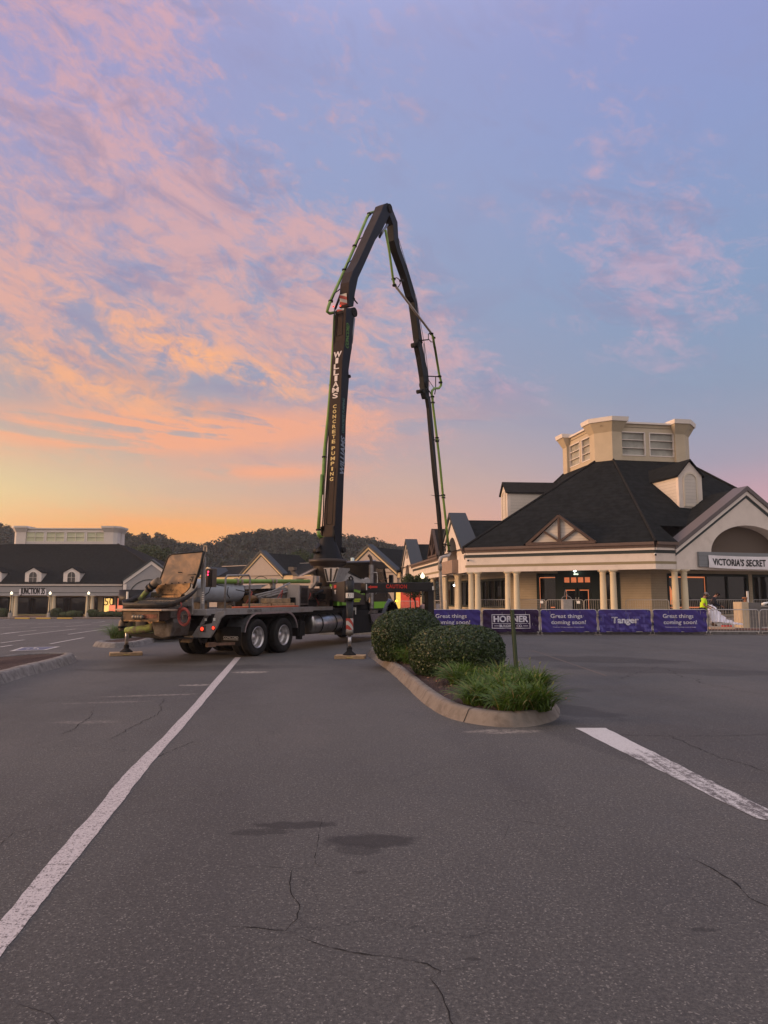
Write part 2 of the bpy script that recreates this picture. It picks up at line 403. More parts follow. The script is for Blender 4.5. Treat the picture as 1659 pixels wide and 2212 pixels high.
# ================================================================ GROUND
def asphalt_material():
    m = bpy.data.materials.new('worn_asphalt'); m.use_nodes = True; t = m.node_tree; t.nodes.clear(); k = NT(t)
    P = k.node('ShaderNodeNewGeometry').outputs['Position']; px, py, pz = k.sep(P)
    big = k.noise(P, 0.16, 4, 0.55)
    mid = k.noise(P, 1.3, 5, 0.6)
    fine = k.noise(P, 150.0, 3, 0.7)
    fine2 = k.noise(P, 70.0, 3, 0.6)
    v1 = k.node('ShaderNodeTexVoronoi', {'Scale': 120.0, 'Randomness': 1.0}); k.l.new(P, v1.inputs['Vector'])
    agg = k.sep(v1.outputs['Color'])[0]
    c = k.mix(k.ramp(big, 0.3, 0.7), (0.081, 0.077, 0.073), (0.111, 0.104, 0.097))
    c = k.mix(k.mul(k.ramp(mid, 0.35, 0.75), 0.35), c, (0.058, 0.055, 0.053))
    # newer, smoother strip of asphalt against the coarser old one (edge runs from the island out to the lower right)
    e = k.sub(k.add(k.mul(k.sub(px, 1.95), 0.955), k.mul(k.sub(py, 9.2), 0.297)), k.mul(k.sub(k.noise(P, 0.9, 4, 0.6), 0.5), 0.5))
    old = k.mul(k.ramp(e, -0.03, 0.05), k.ramp(py, 11.5, 9.0))
    c = k.mix(k.mul(old, 0.75), c, (0.056, 0.051, 0.049))
    sm = k.noise(k.node('ShaderNodeMapping', {'Vector': P, 'Rotation': (0, 0, R(20)), 'Scale': (1.0, .35, 1.0)}).outputs[0], 0.55, 5, 0.6)
    c = k.mix(k.mul(k.ramp(sm, 0.48, 0.64), 0.50), c, (0.050, 0.045, 0.045))
    c = k.mix(k.mul(k.ramp(sm, 0.47, 0.30), 0.40), c, (0.150, 0.130, 0.118))
    far_d = k.ramp(py, 14.0, 40.0)
    sm2 = k.noise(k.node('ShaderNodeMapping', {'Vector': P, 'Rotation': (0, 0, R(-12)), 'Scale': (.25, 1.2, 1.0)}).outputs[0], 0.5, 5, 0.65)
    c = k.mix(k.mul(k.mul(k.ramp(sm2, 0.50, 0.66), far_d), 0.60), c, (0.045, 0.040, 0.040))
    # hairline crazing
    wv = k.node('ShaderNodeVectorMath', {0: P, 1: k.node('ShaderNodeVectorMath', {0: k.node('ShaderNodeTexNoise', {'Vector': P, 'Scale': 1.1, 'Detail': 6, 'Roughness': .65}).outputs['Color'], 'Scale': 1.3}, operation='SCALE').outputs[0]}, operation='ADD').outputs[0]
    for sc_, thr, lo_, hi_, am_ in ((0.42, .0045, .46, .54, .8), (1.6, .007, .56, .62, .65)):
        vc = k.node('ShaderNodeTexVoronoi', {'Scale': sc_, 'Vector': wv}, feature='DISTANCE_TO_EDGE')
        ln = k.mul(k.ramp(vc.outputs['Distance'], thr, thr * .25), k.ramp(k.noise(P, .45 if sc_ < 1 else .6, 3, .6), lo_, hi_))
        c = k.mix(k.mul(ln, am_), c, (0.016, 0.015, 0.015))
    # aggregate
    grain = k.noise(P, 46.0, 4, 0.75)
    c = k.mix(k.mul(k.ramp(grain, 0.45, 0.57), 0.62), c, (0.030, 0.028, 0.028))
    c = k.mix(k.mul(k.ramp(grain, 0.45, 0.34), 0.45), c, (0.150, 0.140, 0.130))
    c = k.mix(k.mul(k.ramp(fine, 0.40, 0.62), 0.55), c, (0.024, 0.022, 0.023))
    c = k.mix(k.mul(k.ramp(fine2, 0.52, 0.74), 0.22), c, (0.165, 0.145, 0.135))
    c = k.mix(k.mul(k.ramp(agg, 0.92, 0.98), 0.45), c, (0.30, 0.275, 0.25))
    # oil and water stains (fixed to the ground)
    def stain(x, y, rx, ry, rot=0, s=3.0, amt=0.5, edge=(0.9, 0.35)):
        ca, sa = math.cos(R(rot)), math.sin(R(rot))
        a = k.sub(px, x); b_ = k.sub(py, y)
        u = k.m('DIVIDE', k.add(k.mul(a, ca), k.mul(b_, sa)), rx); v_ = k.m('DIVIDE', k.sub(k.mul(b_, ca), k.mul(a, sa)), ry)
        r = k.m('SQRT', k.add(k.mul(u, u), k.mul(v_, v_)))
        r = k.add(r, k.mul(k.sub(k.noise(P, s, 4, 0.6), 0.5), 1.5))
        return k.ramp(r, edge[0] + 0.10, edge[1] + .32)
    def G(u, v): return atz(u, v)
    st = None
    for (u, v, rx, ry, rot, s, am) in [(640, 1782, 0.36, 0.10, 4, 5.0, .72), (560, 1797, 0.24, 0.08, 4, 6.0, .6), (805, 1818, 0.36, 0.15, 0, 4.5, .72), (775, 1835, 0.20, 0.12, 0, 5, .5), (1520, 2008, 0.09, 0.03, 0, 9.0, .55), (1022, 2072, 0.05, 0.02, 0, 12.0, .6), (775, 1884, 0.06, 0.03, 0, 12, .5),
                                     (400, 1443, 2.6, 0.9, 10, 1.0, .45), (1290, 1425, 2.6, 1.2, -24, 0.8, .5), (1480, 1450, 3.0, 1.0, -20, 0.8, .42), (1200, 1490, 0.8, 0.5, 0, 1.6, .35), (1240, 1535, 0.5, 0.9, 30, 2.0, .5), (560, 1440, 1.6, 0.5, 0, 1.5, .3)]:
        x, y = G(u, v); f = k.mul(stain(x, y, rx, ry, rot, s), am)
        c = k.mix(f, c, (0.014, 0.012, 0.012))
    # pale concrete dust trails washed out by the truck
    for (u, v, rx, ry, rot, s, am) in [(420, 1480, 0.32, 0.14, 8, 6.0, .75), (540, 1452, 0.45, 0.22, 8, 5.0, .8), (330, 1502, 0.95, 0.10, 14, 3.0, .45), (240, 1517, 0.7, 0.12, 12, 3.0, .25), (180, 1560, 0.5, 0.14, 5, 4.0, .22), (1080, 1580, 0.55, 0.16, 0, 2.0, .45)]:
        x, y = G(u, v); f = k.mul(stain(x, y, rx, ry, rot, s), am)
        c = k.mix(k.mul(f, k.ramp(k.noise(P, 14, 4, 0.7), 0.38, 0.6)), c, (0.36, 0.31, 0.27))
    b = k.node('ShaderNodeBsdfPrincipled', {'Base Color': c, 'Specular IOR Level': 0.42})
    k.l.new(k.sub(0.80, k.mul(k.ramp(mid, 0.3, 0.8), 0.10)), b.inputs['Roughness'])
    hgt = k.add(k.mul(fine, 0.6), k.add(k.mul(agg, 0.25), k.mul(fine2, 0.5)))
    bp = k.node('ShaderNodeBump', {'Height': hgt, 'Strength': 0.75, 'Distance': 0.006})
    k.l.new(bp.outputs[0], b.inputs['Normal'])
    k.node('ShaderNodeOutputMaterial', {'Surface': b.outputs[0]})
    return m
M_asph = asphalt_material()
def axis(lo, hi, fine_lo, fine_hi, step):
    a = list(np.arange(fine_lo, fine_hi + 0.01, step)); l, s_ = fine_lo, step
    while l > lo: s_ *= 1.6; l -= s_; a.insert(0, l)
    h, s_ = fine_hi, step
    while h < hi: s_ *= 1.6; h += s_; a.append(h)
    return np.array(a)
gx_, gy_ = axis(-520, 520, -120, 44, 2.0), axis(-120, 700, -10, 130, 2.0)
V = np.array([(x, y, gh(x, y)) for y in gy_ for x in gx_]); nx = len(gx_)
Q = np.array([(j * nx + i, j * nx + i + 1, (j + 1) * nx + i + 1, (j + 1) * nx + i) for j in range(len(gy_) - 1) for i in range(nx - 1)])
tag(np_mesh('ground', V, Q, M_asph, smooth=True), kind='structure')

def paint_material(name, col, wear, scale=22.0, streak=False, lo=0.40, hi=0.56):
    m = bpy.data.materials.new(name); m.use_nodes = True; t = m.node_tree; t.nodes.clear(); k = NT(t)
    P = k.node('ShaderNodeNewGeometry').outputs['Position']
    n = k.noise(P, scale, 5, 0.7)
    n2 = k.noise(P, 90.0, 3, 0.6)
    x = k.add(k.mul(n, 0.55), k.mul(n2, 0.45))
    if streak:
        mp_ = k.node('ShaderNodeMapping', {'Vector': P, 'Rotation': (0, 0, R(-2)), 'Scale': (9.0, 0.9, 1.0)}).outputs[0]
        ns_ = k.noise(mp_, 2.2, 5, 0.6)
        px, py, pz = k.sep(P)
        x = k.add(k.mul(x, 0.62), k.mul(ns_, 0.38))
        far = k.ramp(py, 8.3, 7.6)
        x = k.add(x, k.mul(k.sub(far, 1.0), 0.12))
    f = k.mul(k.ramp(x, lo, hi), wear)
    c = k.mix(f, col, (0.085, 0.073, 0.073))
    c = k.mix(k.mul(k.ramp(n2, 0.45, 0.65), 0.30), c, (0.10, 0.09, 0.09))
    b = k.node('ShaderNodeBsdfPrincipled', {'Base Color': c, 'Roughness': 0.7, 'Specular IOR Level': 0.3})
    bp = k.node('ShaderNodeBump', {'Height': n2, 'Strength': 0.6, 'Distance': 0.005}); k.l.new(bp.outputs[0], b.inputs['Normal'])
    k.node('ShaderNodeOutputMaterial', {'Surface': b.outputs[0]}); return m
M_line = paint_material('worn_line_paint', (0.47, 0.42, 0.42), 0.85, 30, lo=0.50, hi=0.60)
M_line2 = paint_material('scuffed_white_paint', (0.50, 0.48, 0.485), 0.95, 14, True, lo=0.44, hi=0.56)
M_lotl = paint_material('lot_line_paint', (0.55, 0.52, 0.50), 0.3)
M_blue = paint_material('blue_stall_paint', (0.10, 0.12, 0.22), 0.5)
def strip(name, rows, material, dz=0.004):          # rows of (left, right) ground points
    mb = MB(); pts = []
    for a, b in rows: pts += [(a[0], a[1], gh(*a) + dz), (b[0], b[1], gh(*b) + dz)]
    mb.add(pts, [(2 * i, 2 * i + 1, 2 * i + 3, 2 * i + 2) for i in range(len(rows) - 1)])
    o = mb.build(name, material); tag(o, kind='structure'); return o
# long painted line on the left, slightly wandering
UL = [(508, 1420), (463, 1470), (420, 1520), (385, 1557), (350, 1595), (305, 1637), (262, 1680), (238, 1710), (200, 1757), (150, 1812), (100, 1872), (50, 1932), (0, 1992), (-90, 2100), (-200, 2230)]
LL = [(521, 1420), (478, 1472), (436, 1523), (404, 1562), (368, 1603), (327, 1650), (290, 1697), (268, 1728), (222, 1785), (170, 1850), (116, 1919), (62, 1988), (0, 2066), (-95, 2190), (-200, 2330)]
rows = []
for i in range(len(UL) - 1):
    for q in range(4):
        f = q / 4; a = atz(UL[i][0] + (UL[i + 1][0] - UL[i][0]) * f, UL[i][1] + (UL[i + 1][1] - UL[i][1]) * f)
        b = atz(LL[i][0] + (LL[i + 1][0] - LL[i][0]) * f, LL[i][1] + (LL[i + 1][1] - LL[i][1]) * f)
        j = 0.006
        rows.append(((a[0] + rng.uniform(-j, j), a[1]), (b[0] + rng.uniform(-j, j), b[1])))
strip('lane_line', rows, M_line)
a0, a1 = atz(1242, 1573), atz(1308, 1573); b0, b1 = atz(1632, 1768), atz(1740, 1790)
rows = []
for i in range(31):
    f = i / 30; j = 0.008
    rows.append(((a0[0] + (b0[0] - a0[0]) * f + rng.uniform(-j, j), a0[1] + (b0[1] - a0[1]) * f), (a1[0] + (b1[0] - a1[0]) * f + rng.uniform(-j, j), a1[1] + (b1[1] - a1[1]) * f)))
strip('stall_line', rows, M_line2)
# cracks
M_crack = mat('crack_dark', (0.012, 0.011, 0.012), 0.95)  # dark fill colour of cracks and kerb joints
mbc = MB()
def crack(pix, w0=0.008, seed=0, jit=0.035, seg=0.05):
    r_ = random.Random(seed); P_ = [Vector(atz(*p)) for p in pix]; L = []
    for i in range(len(P_) - 1):
        n = max(2, int((P_[i + 1] - P_[i]).length / seg)); 
        for q in range(n): L.append(P_[i].lerp(P_[i + 1], q / n))
    L.append(P_[-1]); off = 0; pts = []
    for i, p in enumerate(L):
        t = (L[min(i + 1, len(L) - 1)] - L[max(i - 1, 0)]); nrm = Vector((-t.y, t.x)).normalized() if t.length > 0 else Vector((1, 0))
        off = off * 0.80 + r_.uniform(-1, 1) * jit * 0.6
        w_ = .65 * w0 * r_.uniform(0.1, 1.2) * min(1, (i + 0.5) / 4, (len(L) - i) / 4)
        c_ = p + nrm * off
        pts += [(c_.x - nrm.x * w_, c_.y - nrm.y * w_, 0.0028 + gh(c_.x, c_.y)), (c_.x + nrm.x * w_, c_.y + nrm.y * w_, 0.0028 + gh(c_.x, c_.y))]
    mbc.add(pts, [(2 * i, 2 * i + 1, 2 * i + 3, 2 * i + 2) for i in range(len(L) - 1)])
for i, (p, w_) in enumerate([([(0, 1520), (130, 1515), (300, 1507), (430, 1500), (520, 1496)], .007), ([(355, 1508), (340, 1545), (300, 1560), (240, 1600)], .009),
        ([(0 + 720, 1548 + 0), (640, 1590), (600, 1600), (535, 1617), (500, 1680), (440, 1750), (415, 1775)], .0),
        ([(700, 1410 + 120), (650, 1545)], .0)]):
    if w_ > 0: crack(p, w_, i)
crack([(205, 1534), (190, 1550), (160, 1570), (128, 1590)], .010, 3)
crack([(420, 1600), (330, 1640), (290, 1680), (285, 1700), (255, 1712), (235, 1745), (205, 1775), (150, 1830)], .008, 5, 0.02)
crack([(632, 1870), (628, 1925), (645, 1955), (640, 1985), (618, 2010), (500, 2000)], .006, 6, 0.015)
crack([(618, 2010), (660, 2030), (760, 2052), (860, 2072), (925, 2082), (955, 2098), (935, 2115), (960, 2150), (975, 2205), (1000, 2240)], .006, 7, 0.018)
crack([(955, 2098), (1020, 2085), (1045, 2088)], .004, 8, 0.01)
crack([(700, 1700 + 60), (690, 1800), (682, 1865), (720, 1885)], .004, 9, 0.012)
crack([(490, 1880), (560, 1872), (640, 1878), (720, 1870)], .003, 10, 0.012)
crack([(1480, 1850), (1530, 1872), (1580, 1900), (1620, 1940), (1680, 1965)], .010, 11, 0.012)
crack([(1285, 1605 - 20), (1450, 1590), (1560, 1590), (1659, 1584)], .009, 12, 0.03)
crack([(1430, 1580), (1500, 1615), (1560, 1635), (1659, 1668)], .008, 13, 0.04)
crack([(1480, 1685), (1560, 1692), (1659, 1690)], .005, 14, 0.02)
crack([(1085, 1770), (1160, 1780), (1240, 1790), (1275, 1796)], .004, 15, 0.01)
crack([(1330, 1468), (1420, 1440), (1530, 1480), (1659, 1500)], .012, 16, 0.08)
crack([(0, 1830), (30, 1800), (80, 1790)], .007, 17, 0.02)
crack([(20, 2160), (60, 2175), (110, 2190), (135, 2230)], .004, 18, 0.01)
crack([(935, 1745), (1100, 1778), (1085, 1820)], .002, 19, 0.01)
tag(mbc.build('asphalt_cracks', M_crack), kind='structure')
# left car park: stall lines read off the photograph, laid on the lot
rows_px = [((40, 1150 - 25), (345, 1095)), ((175, 1147), (715, 1083)), ((645, 1134), (1045, 1077)), ((475, 1225), (795, 1165)), ((0, 1217), (230, 1186)), ((0, 1255), (115, 1237)), ((90, 1040), (340, 1025)), ((355, 1033), (600, 1018)), ((610, 1030), (790, 1015)), ((875, 1024), (995, 1007)), ((0, 1030), (300, 1022)), ((290, 1072), (560, 1055)), ((0, 1133), (180, 1112)), ((625, 1060), (860, 1040)), ((945, 1052), (1050, 1040)), ((0, 1000), (90, 990)), ((0, 1072), (250, 1060))]
for a, b in rows_px:
    A_ = Vector(atg(*z3(*a))); B_ = Vector(atg(*z3(*b))); d = (B_ - A_); n = Vector((-d.y, d.x, 0)).normalized() * 0.06
    N = max(2, int(d.length / 3)); rr = []
    for i in range(N + 1):
        c_ = A_.lerp(B_, i / N); rr.append(((c_.x - n.x, c_.y - n.y), (c_.x + n.x, c_.y + n.y)))
    strip('parking_line', rr, M_lotl, 0.012)
# blue access stall with its white border and the end of a painted arrow
c4 = [Vector(atg(*z3(*p))) for p in [(90, 1294), (435, 1283), (572, 1250), (205, 1258)]]
mb = MB(); mb.add([(p.x, p.y, gh(p.x, p.y) + 0.010) for p in c4], [(0, 1, 2, 3)]); tag(mb.build('stall_marking', M_lotl), kind='structure')
cen = sum(c4, Vector()) / 4
mb = MB(); mb.add([(cen.x + (p.x - cen.x) * .80, cen.y + (p.y - cen.y) * .80, gh(p.x, p.y) + 0.015) for p in c4], [(0, 1, 2, 3)]); tag(mb.build('stall_marking', M_blue), kind='structure')
uu = (c4[1] - c4[0]) * 0.8; vv_ = (c4[3] - c4[0]) * 0.8
def isym(p, q): b_ = cen + uu * p + vv_ * q; return (b_.x, b_.y, gh(b_.x, b_.y) + 0.020)
mb = MB()
for pp in ([(-.12, .30), (-.02, .30), (-.02, .40), (-.12, .40)], [(-.10, .28), (-.03, .28), (0.0, -.05), (-.07, -.05)], [(-.07, 0), (.16, 0), (.16, -.07), (-.07, -.07)], [(.10, -.05), (.16, -.05), (.24, -.35), (.18, -.35)], [(-.24, .05), (-.18, .07), (-.20, -.25), (-.26, -.22)], [(-.24, -.22), (-.2, -.26), (.02, -.36), (-.02, -.30)], [(-.02, -.30), (.02, -.36), (.14, -.22), (.09, -.2)]):
    mb.add([isym(*p) for p in pp], [(0, 1, 2, 3)])
tag(mb.build('access_symbol', M_lotl), kind='structure')
c4 = [Vector(atg(*z3(*p))) for p in [(430, 1366), (610, 1370), (728, 1345), (500, 1352)]]
mb = MB(); mb.add([(p.x, p.y, gh(p.x, p.y) + 0.010) for p in c4], [(0, 1, 2, 3)]); tag(mb.build('parking_arrow', M_lotl), kind='structure')
# faint old lines right of the island
for a, b in [((1150, 1405), (1310, 1460)), ((1130, 1405), (1240, 1420)), ((1290, 1405), (1659, 1404))]:
    A_ = Vector(atz(*a)); B_ = Vector(atz(*b)); n = Vector((-(B_ - A_).y, (B_ - A_).x)).normalized() * 0.03
    strip('faded_line', [(A_.lerp(B_, i / 8) - n, A_.lerp(B_, i / 8) + n) for i in range(9)], MATS.get('faded') or mat('faded', (0.125, 0.100, 0.088), 0.85), 0.003)

# ---------------------------------------------------------------- kerbs
M_kerb = mat('kerb_concrete', (0.175, 0.150, 0.130), 0.88, var=0.12, vs=6, bump=0.35, bs=90, dirt=(0.10, 0.082, 0.07), dirt_amt=0.5, dirt_s=3)
M_kerb_g = mat('grey_kerb_concrete', (0.19, 0.175, 0.17), 0.88, var=0.22, vs=7, bump=0.9, bs=55, dirt=(0.09, 0.08, 0.075), dirt_amt=0.45, dirt_s=5)
def mulch_mat(name, a, b_):
    m = bpy.data.materials.new(name); m.use_nodes = True; t = m.node_tree; t.nodes.clear(); k = NT(t)
    P = k.node('ShaderNodeNewGeometry').outputs['Position']
    v = k.node('ShaderNodeTexVoronoi', {'Scale': 34.0}); k.l.new(P, v.inputs['Vector'])
    n = k.noise(P, 60, 4, .7)
    c = k.mix(k.sep(v.outputs['Color'])[0], a, b_)
    c = k.mix(k.ramp(n, .4, .6), c, tuple(x * .3 for x in a))
    b = k.node('ShaderNodeBsdfPrincipled', {'Base Color': c, 'Roughness': .9})
    bp = k.node('ShaderNodeBump', {'Height': k.add(v.outputs['Distance'], n), 'Strength': 1.0, 'Distance': .03}); k.l.new(bp.outputs[0], b.inputs['Normal'])
    k.node('ShaderNodeOutputMaterial', {'Surface': b.outputs[0]}); return m
M_mulch = mulch_mat('red_brown_mulch', (0.055, 0.026, 0.020), (0.115, 0.058, 0.045))
def catmull(P_, n=8, closed=True):
    out = []; N = len(P_)
    for i in range(N if closed else N - 1):
        p0, p1, p2, p3 = [Vector(P_[(i + k) % N]) if closed else Vector(P_[min(max(i + k, 0), N - 1)]) for k in (-1, 0, 1, 2)]
        for q in range(n):
            t = q / n
            out.append(0.5 * ((2 * p1) + (p2 - p0) * t + (2 * p0 - 5 * p1 + 4 * p2 - p3) * t * t + (3 * p1 - p0 - 3 * p2 + p3) * t ** 3))
    if not closed: out.append(Vector(P_[-1]))
    return out
def island(outline, m_k, name='kerb', width=0.17, h=0.16, joints=1.6, fill=M_mulch, hollow=0.03, mound=0.05, seed=1, closed=True):
    """outline: outer edge at ground, counter-clockwise or clockwise 2D points; kerb with a sloping outer face"""
    P_ = catmull(outline, 8, True); N = len(P_)
    area = sum(P_[i].x * P_[(i + 1) % N].y - P_[(i + 1) % N].x * P_[i].y for i in range(N)); sg = 1 if area > 0 else -1
    nr = []
    for i in range(N):
        t = (P_[(i + 1) % N] - P_[i - 1]).normalized(); nr.append(Vector((-t.y, t.x)) * sg)   # inwards
    prof = [(-0.02, -0.03), (0.0, 0.0), (0.05, h * .45), (0.09, h * .86), (0.115, h * .97), (0.12 + width, h + .005), (0.14 + width, h - .02), (0.14 + width, h - 0.08)]
    vs, fs = [], []; r_ = random.Random(seed); L = 0; last = 0
    for i in range(N):
        L += (P_[i] - P_[i - 1]).length if i else 0
        dip = 0.0
        if L - last > joints: last = L; dip = 0.010
        for (o, z) in prof:
            p = P_[i] + nr[i] * (o + dip + r_.uniform(-.0015, .0015)); vs.append((p.x, p.y, gh(p.x, p.y) + z - dip * (z > 0) + r_.uniform(-.001, .001)))
    k = len(prof)
    for i in range(N):
        for q in range(k - 1): fs.append((i * k + q, ((i + 1) % N) * k + q, ((i + 1) % N) * k + q + 1, i * k + q + 1))
    mb = MB(); mb.add(vs, fs, True); o = mb.build(name, m_k); tag(o, kind='structure')
    # planting bed
    cx_ = sum((p.x for p in P_)) / N; cy_ = sum((p.y for p in P_)) / N
    vs, fs = [], []
    rings = [1.0, .85, .6, .3, 0.0]
    for ri, rr in enumerate(rings):
        for i in range(N):
            p = P_[i] + nr[i] * (0.11 + width); x = cx_ + (p.x - cx_) * rr; y = cy_ + (p.y - cy_) * rr
            vs.append((x, y, gh(x, y) + h - hollow + mound * (1 - rr) + r_.uniform(-.01, .01)))
    for ri in range(len(rings) - 1):
        for i in range(N): fs.append((ri * N + i, ri * N + (i + 1) % N, (ri + 1) * N + (i + 1) % N, (ri + 1) * N + i))
    mb = MB(); mb.add(vs, fs, True); o2 = mb.build('planting_bed', fill); tag(o2, kind='structure')
    # kerb joints
    L = 0; last = -joints * .5; mj = MB()
    for i in range(N):
        L += (P_[i] - P_[i - 1]).length if i else 0
        if L - last > joints:
            last = L; n_ = nr[i]; t_ = Vector((n_.y, -n_.x)) * 0.006
            pr = [(P_[i] + n_ * o, gh(P_[i].x, P_[i].y) + z + 0.004) for o, z in prof[1:-1]]
            for q in range(len(pr) - 1):
                a, b_ = pr[q], pr[q + 1]; e_ = n_ * -.004
                mj.quad((a[0].x + e_.x - t_.x, a[0].y + e_.y - t_.y, a[1]), (a[0].x + e_.x + t_.x, a[0].y + e_.y + t_.y, a[1]), (b_[0].x + e_.x + t_.x, b_[0].y + e_.y + t_.y, b_[1]), (b_[0].x + e_.x - t_.x, b_[0].y + e_.y - t_.y, b_[1]))
    if mj.v: tag(mj.build('kerb_joint', M_crack), kind='structure')
    return P_, nr
isl = [atz(793, 1413), atz(810, 1428), atz(840, 1450), atz(873, 1480), atz(905, 1511), atz(940, 1537), atz(985, 1556), atz(1060, 1569), atz(1130, 1571), atz(1178, 1563), atz(1206, 1550)]
isl += [(2.66, 11.1), (2.72, 12.3), (2.62, 14.5), (2.3, 17.0), (1.7, 20.0), (1.05, 22.5), (0.4, 23.6), (-0.25, 23.3)]
island(isl, M_kerb, seed=3, joints=2.0, h=0.17, width=.09)
isl2 = [(-6.9, 11.5), (-7.33, 13.86), (-7.6, 15.67), (-7.71, 16.99), (-7.85, 18.0), (-8.2, 19.3), (-8.75, 19.6), (-9.6, 19.2), (-10.3, 17), (-10.6, 14), (-10.4, 10.5), (-8.6, 9.8)]
island(isl2, M_kerb_g, seed=4, h=0.20)
pL = [atg(*z3(*p)) for p in [(885, 1240), (930, 1254), (1060, 1262), (1180, 1258), (1320, 1245), (1430, 1220), (1530, 1180)]]
c0, c1 = pL[0], pL[-1]
isl3 = [(p[0], p[1]) for p in pL]; print('isl3', isl3)
isl3 += [(c1[0] + .6, c1[1] + 1.6), (c1[0] - .2, c1[1] + 2.8), (c0[0] + 2.0, max(c0[1], c1[1]) + 2.6), (c0[0] + .2, c0[1] + 1.4)]
island(isl3, M_kerb_g, seed=5, h=0.17)
# ================================================================ BUILDINGS
M_stucco = mat('pale_stucco', (0.67, 0.585, 0.52), 0.85, var=0.04, vs=1.2, bump=0.25, bs=60, dirt=(.50, .43, .37), dirt_amt=.35, dirt_s=.9)
M_stucco_w = mat('white_trim', (0.74, 0.66, 0.60), 0.7, var=0.03, vs=3)
M_tan = mat('tan_stucco', (0.52, 0.43, 0.31), 0.85, var=0.05, vs=1.5, bump=0.25, bs=60)
M_olive = mat('olive_band', (0.27, 0.22, 0.13), 0.8)
M_dark = mat('dark_green_band', (0.035, 0.045, 0.045), 0.6)
M_brown = mat('brown_gutter', (0.125, 0.085, 0.07), 0.55, var=0.08, vs=3)
M_roof = mat('charcoal_shingles', (0.0125, 0.014, 0.0145), 0.97, spec=.15, var=0.30, vs=2.2, lines=(2, 0.24, 0.75))
M_ridge = mat('shingle_ridge', (0.021, 0.020, 0.0195), 0.97, spec=.15, var=0.3, vs=8)
M_metalroof = mat('slate_metal_coping', (0.028, 0.034, 0.042), 0.6, metal=0.0)
M_cope = mat('taupe_coping', (0.115, 0.095, 0.095), 0.5)
M_siding = mat('lap_siding', (0.46, 0.38, 0.27), 0.75, var=0.04, vs=2, lines=(2, 0.16, 0.55))
M_siding_w = mat('pale_lap_siding', (0.60, 0.54, 0.48), 0.75, var=0.03, vs=2, lines=(2, 0.22, 0.5))
M_siding_g = mat('grey_lap_siding', (0.20, 0.21, 0.22), 0.75, lines=(2, 0.26, 0.5))
M_col = mat('cream_column', (0.62, 0.52, 0.36), 0.6, var=0.03, vs=3)
M_frame = mat('dark_green_frame', (0.014, 0.024, 0.020), 0.45)
M_ltframe = mat('cream_frame', (0.62, 0.54, 0.44), 0.6)
M_timber = mat('brown_timber', (0.085, 0.055, 0.045), 0.7, var=0.15, vs=6)
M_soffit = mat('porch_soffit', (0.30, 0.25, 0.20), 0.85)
M_floor = mat('porch_concrete', (0.26, 0.22, 0.20), 0.85, var=0.12, vs=3)
M_cmu = mat('grey_block', (0.16, 0.15, 0.145), 0.9, var=0.12, vs=4, lines=(2, 0.2, 0.35))
M_cream_block = mat('cream_masonry', (0.50, 0.40, 0.28), 0.85, var=0.08, vs=4)
M_concrete = mat('pale_concrete', (0.30, 0.275, 0.25), 0.9, var=0.15, vs=6, bump=0.3)
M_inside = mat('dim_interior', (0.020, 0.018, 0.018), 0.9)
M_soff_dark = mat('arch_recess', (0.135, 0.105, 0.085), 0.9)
M_brick = mat('brown_brick_edge', (0.17, 0.085, 0.065), 0.85, var=0.25, vs=14)
def glass_mat(name, tint=(0.02, 0.022, 0.024), rough=0.03, mixf=0.5):
    m = bpy.data.materials.new(name); m.use_nodes = True; t = m.node_tree; t.nodes.clear(); k = NT(t)
    P = k.node('ShaderNodeNewGeometry').outputs['Position']
    n = k.noise(P, 0.8, 3, .5)
    b = k.node('ShaderNodeBsdfPrincipled', {'Base Color': tint + (1,), 'Roughness': rough, 'Specular IOR Level': 0.55, 'IOR': 1.5})
    bp = k.node('ShaderNodeBump', {'Height': n, 'Strength': 0.12, 'Distance': .05}); k.l.new(bp.outputs[0], b.inputs['Normal'])
    g = k.node('ShaderNodeBsdfTransparent', {'Color': (0.75, 0.75, 0.75, 1)})
    mx = k.node('ShaderNodeMixShader', {0: mixf, 1: b.outputs[0], 2: g.outputs[0]})
    k.node('ShaderNodeOutputMaterial', {'Surface': mx.outputs[0]}); return m
M_glass = glass_mat('shop_glass', mixf=0.25)
M_mirror = glass_mat('reflecting_pane', (0.30, 0.11, 0.05), 0.05, 0.0)
M_frost = mat('frosted_pane', (0.34, 0.33, 0.29), 0.25, var=0.25, vs=0.8)
M_lamp = mat('lit_globe', (0.9, 0.9, 0.85), 0.4, emit=(1.0, 0.86, 0.55), es=1.5)
M_lamp_w = mat('lit_wall_lamp', (0.9, 0.9, 0.9), 0.4, emit=(0.86, 1.0, 0.93), es=16)
M_lampbig = mat('bright_flood', (0.9, 0.9, 0.9), 0.4, emit=(1.0, 0.86, 0.5), es=14.0)
M_post = mat('lamp_post_paint', (0.02, 0.03, 0.028), 0.45)
M_white = mat('white_plastic', (0.75, 0.74, 0.72), 0.5)
M_banner_w = mat('white_vinyl_banner', (0.72, 0.68, 0.70), 0.6, var=0.05, vs=3)
M_black = mat('black_lettering', (0.012, 0.012, 0.014), 0.6)

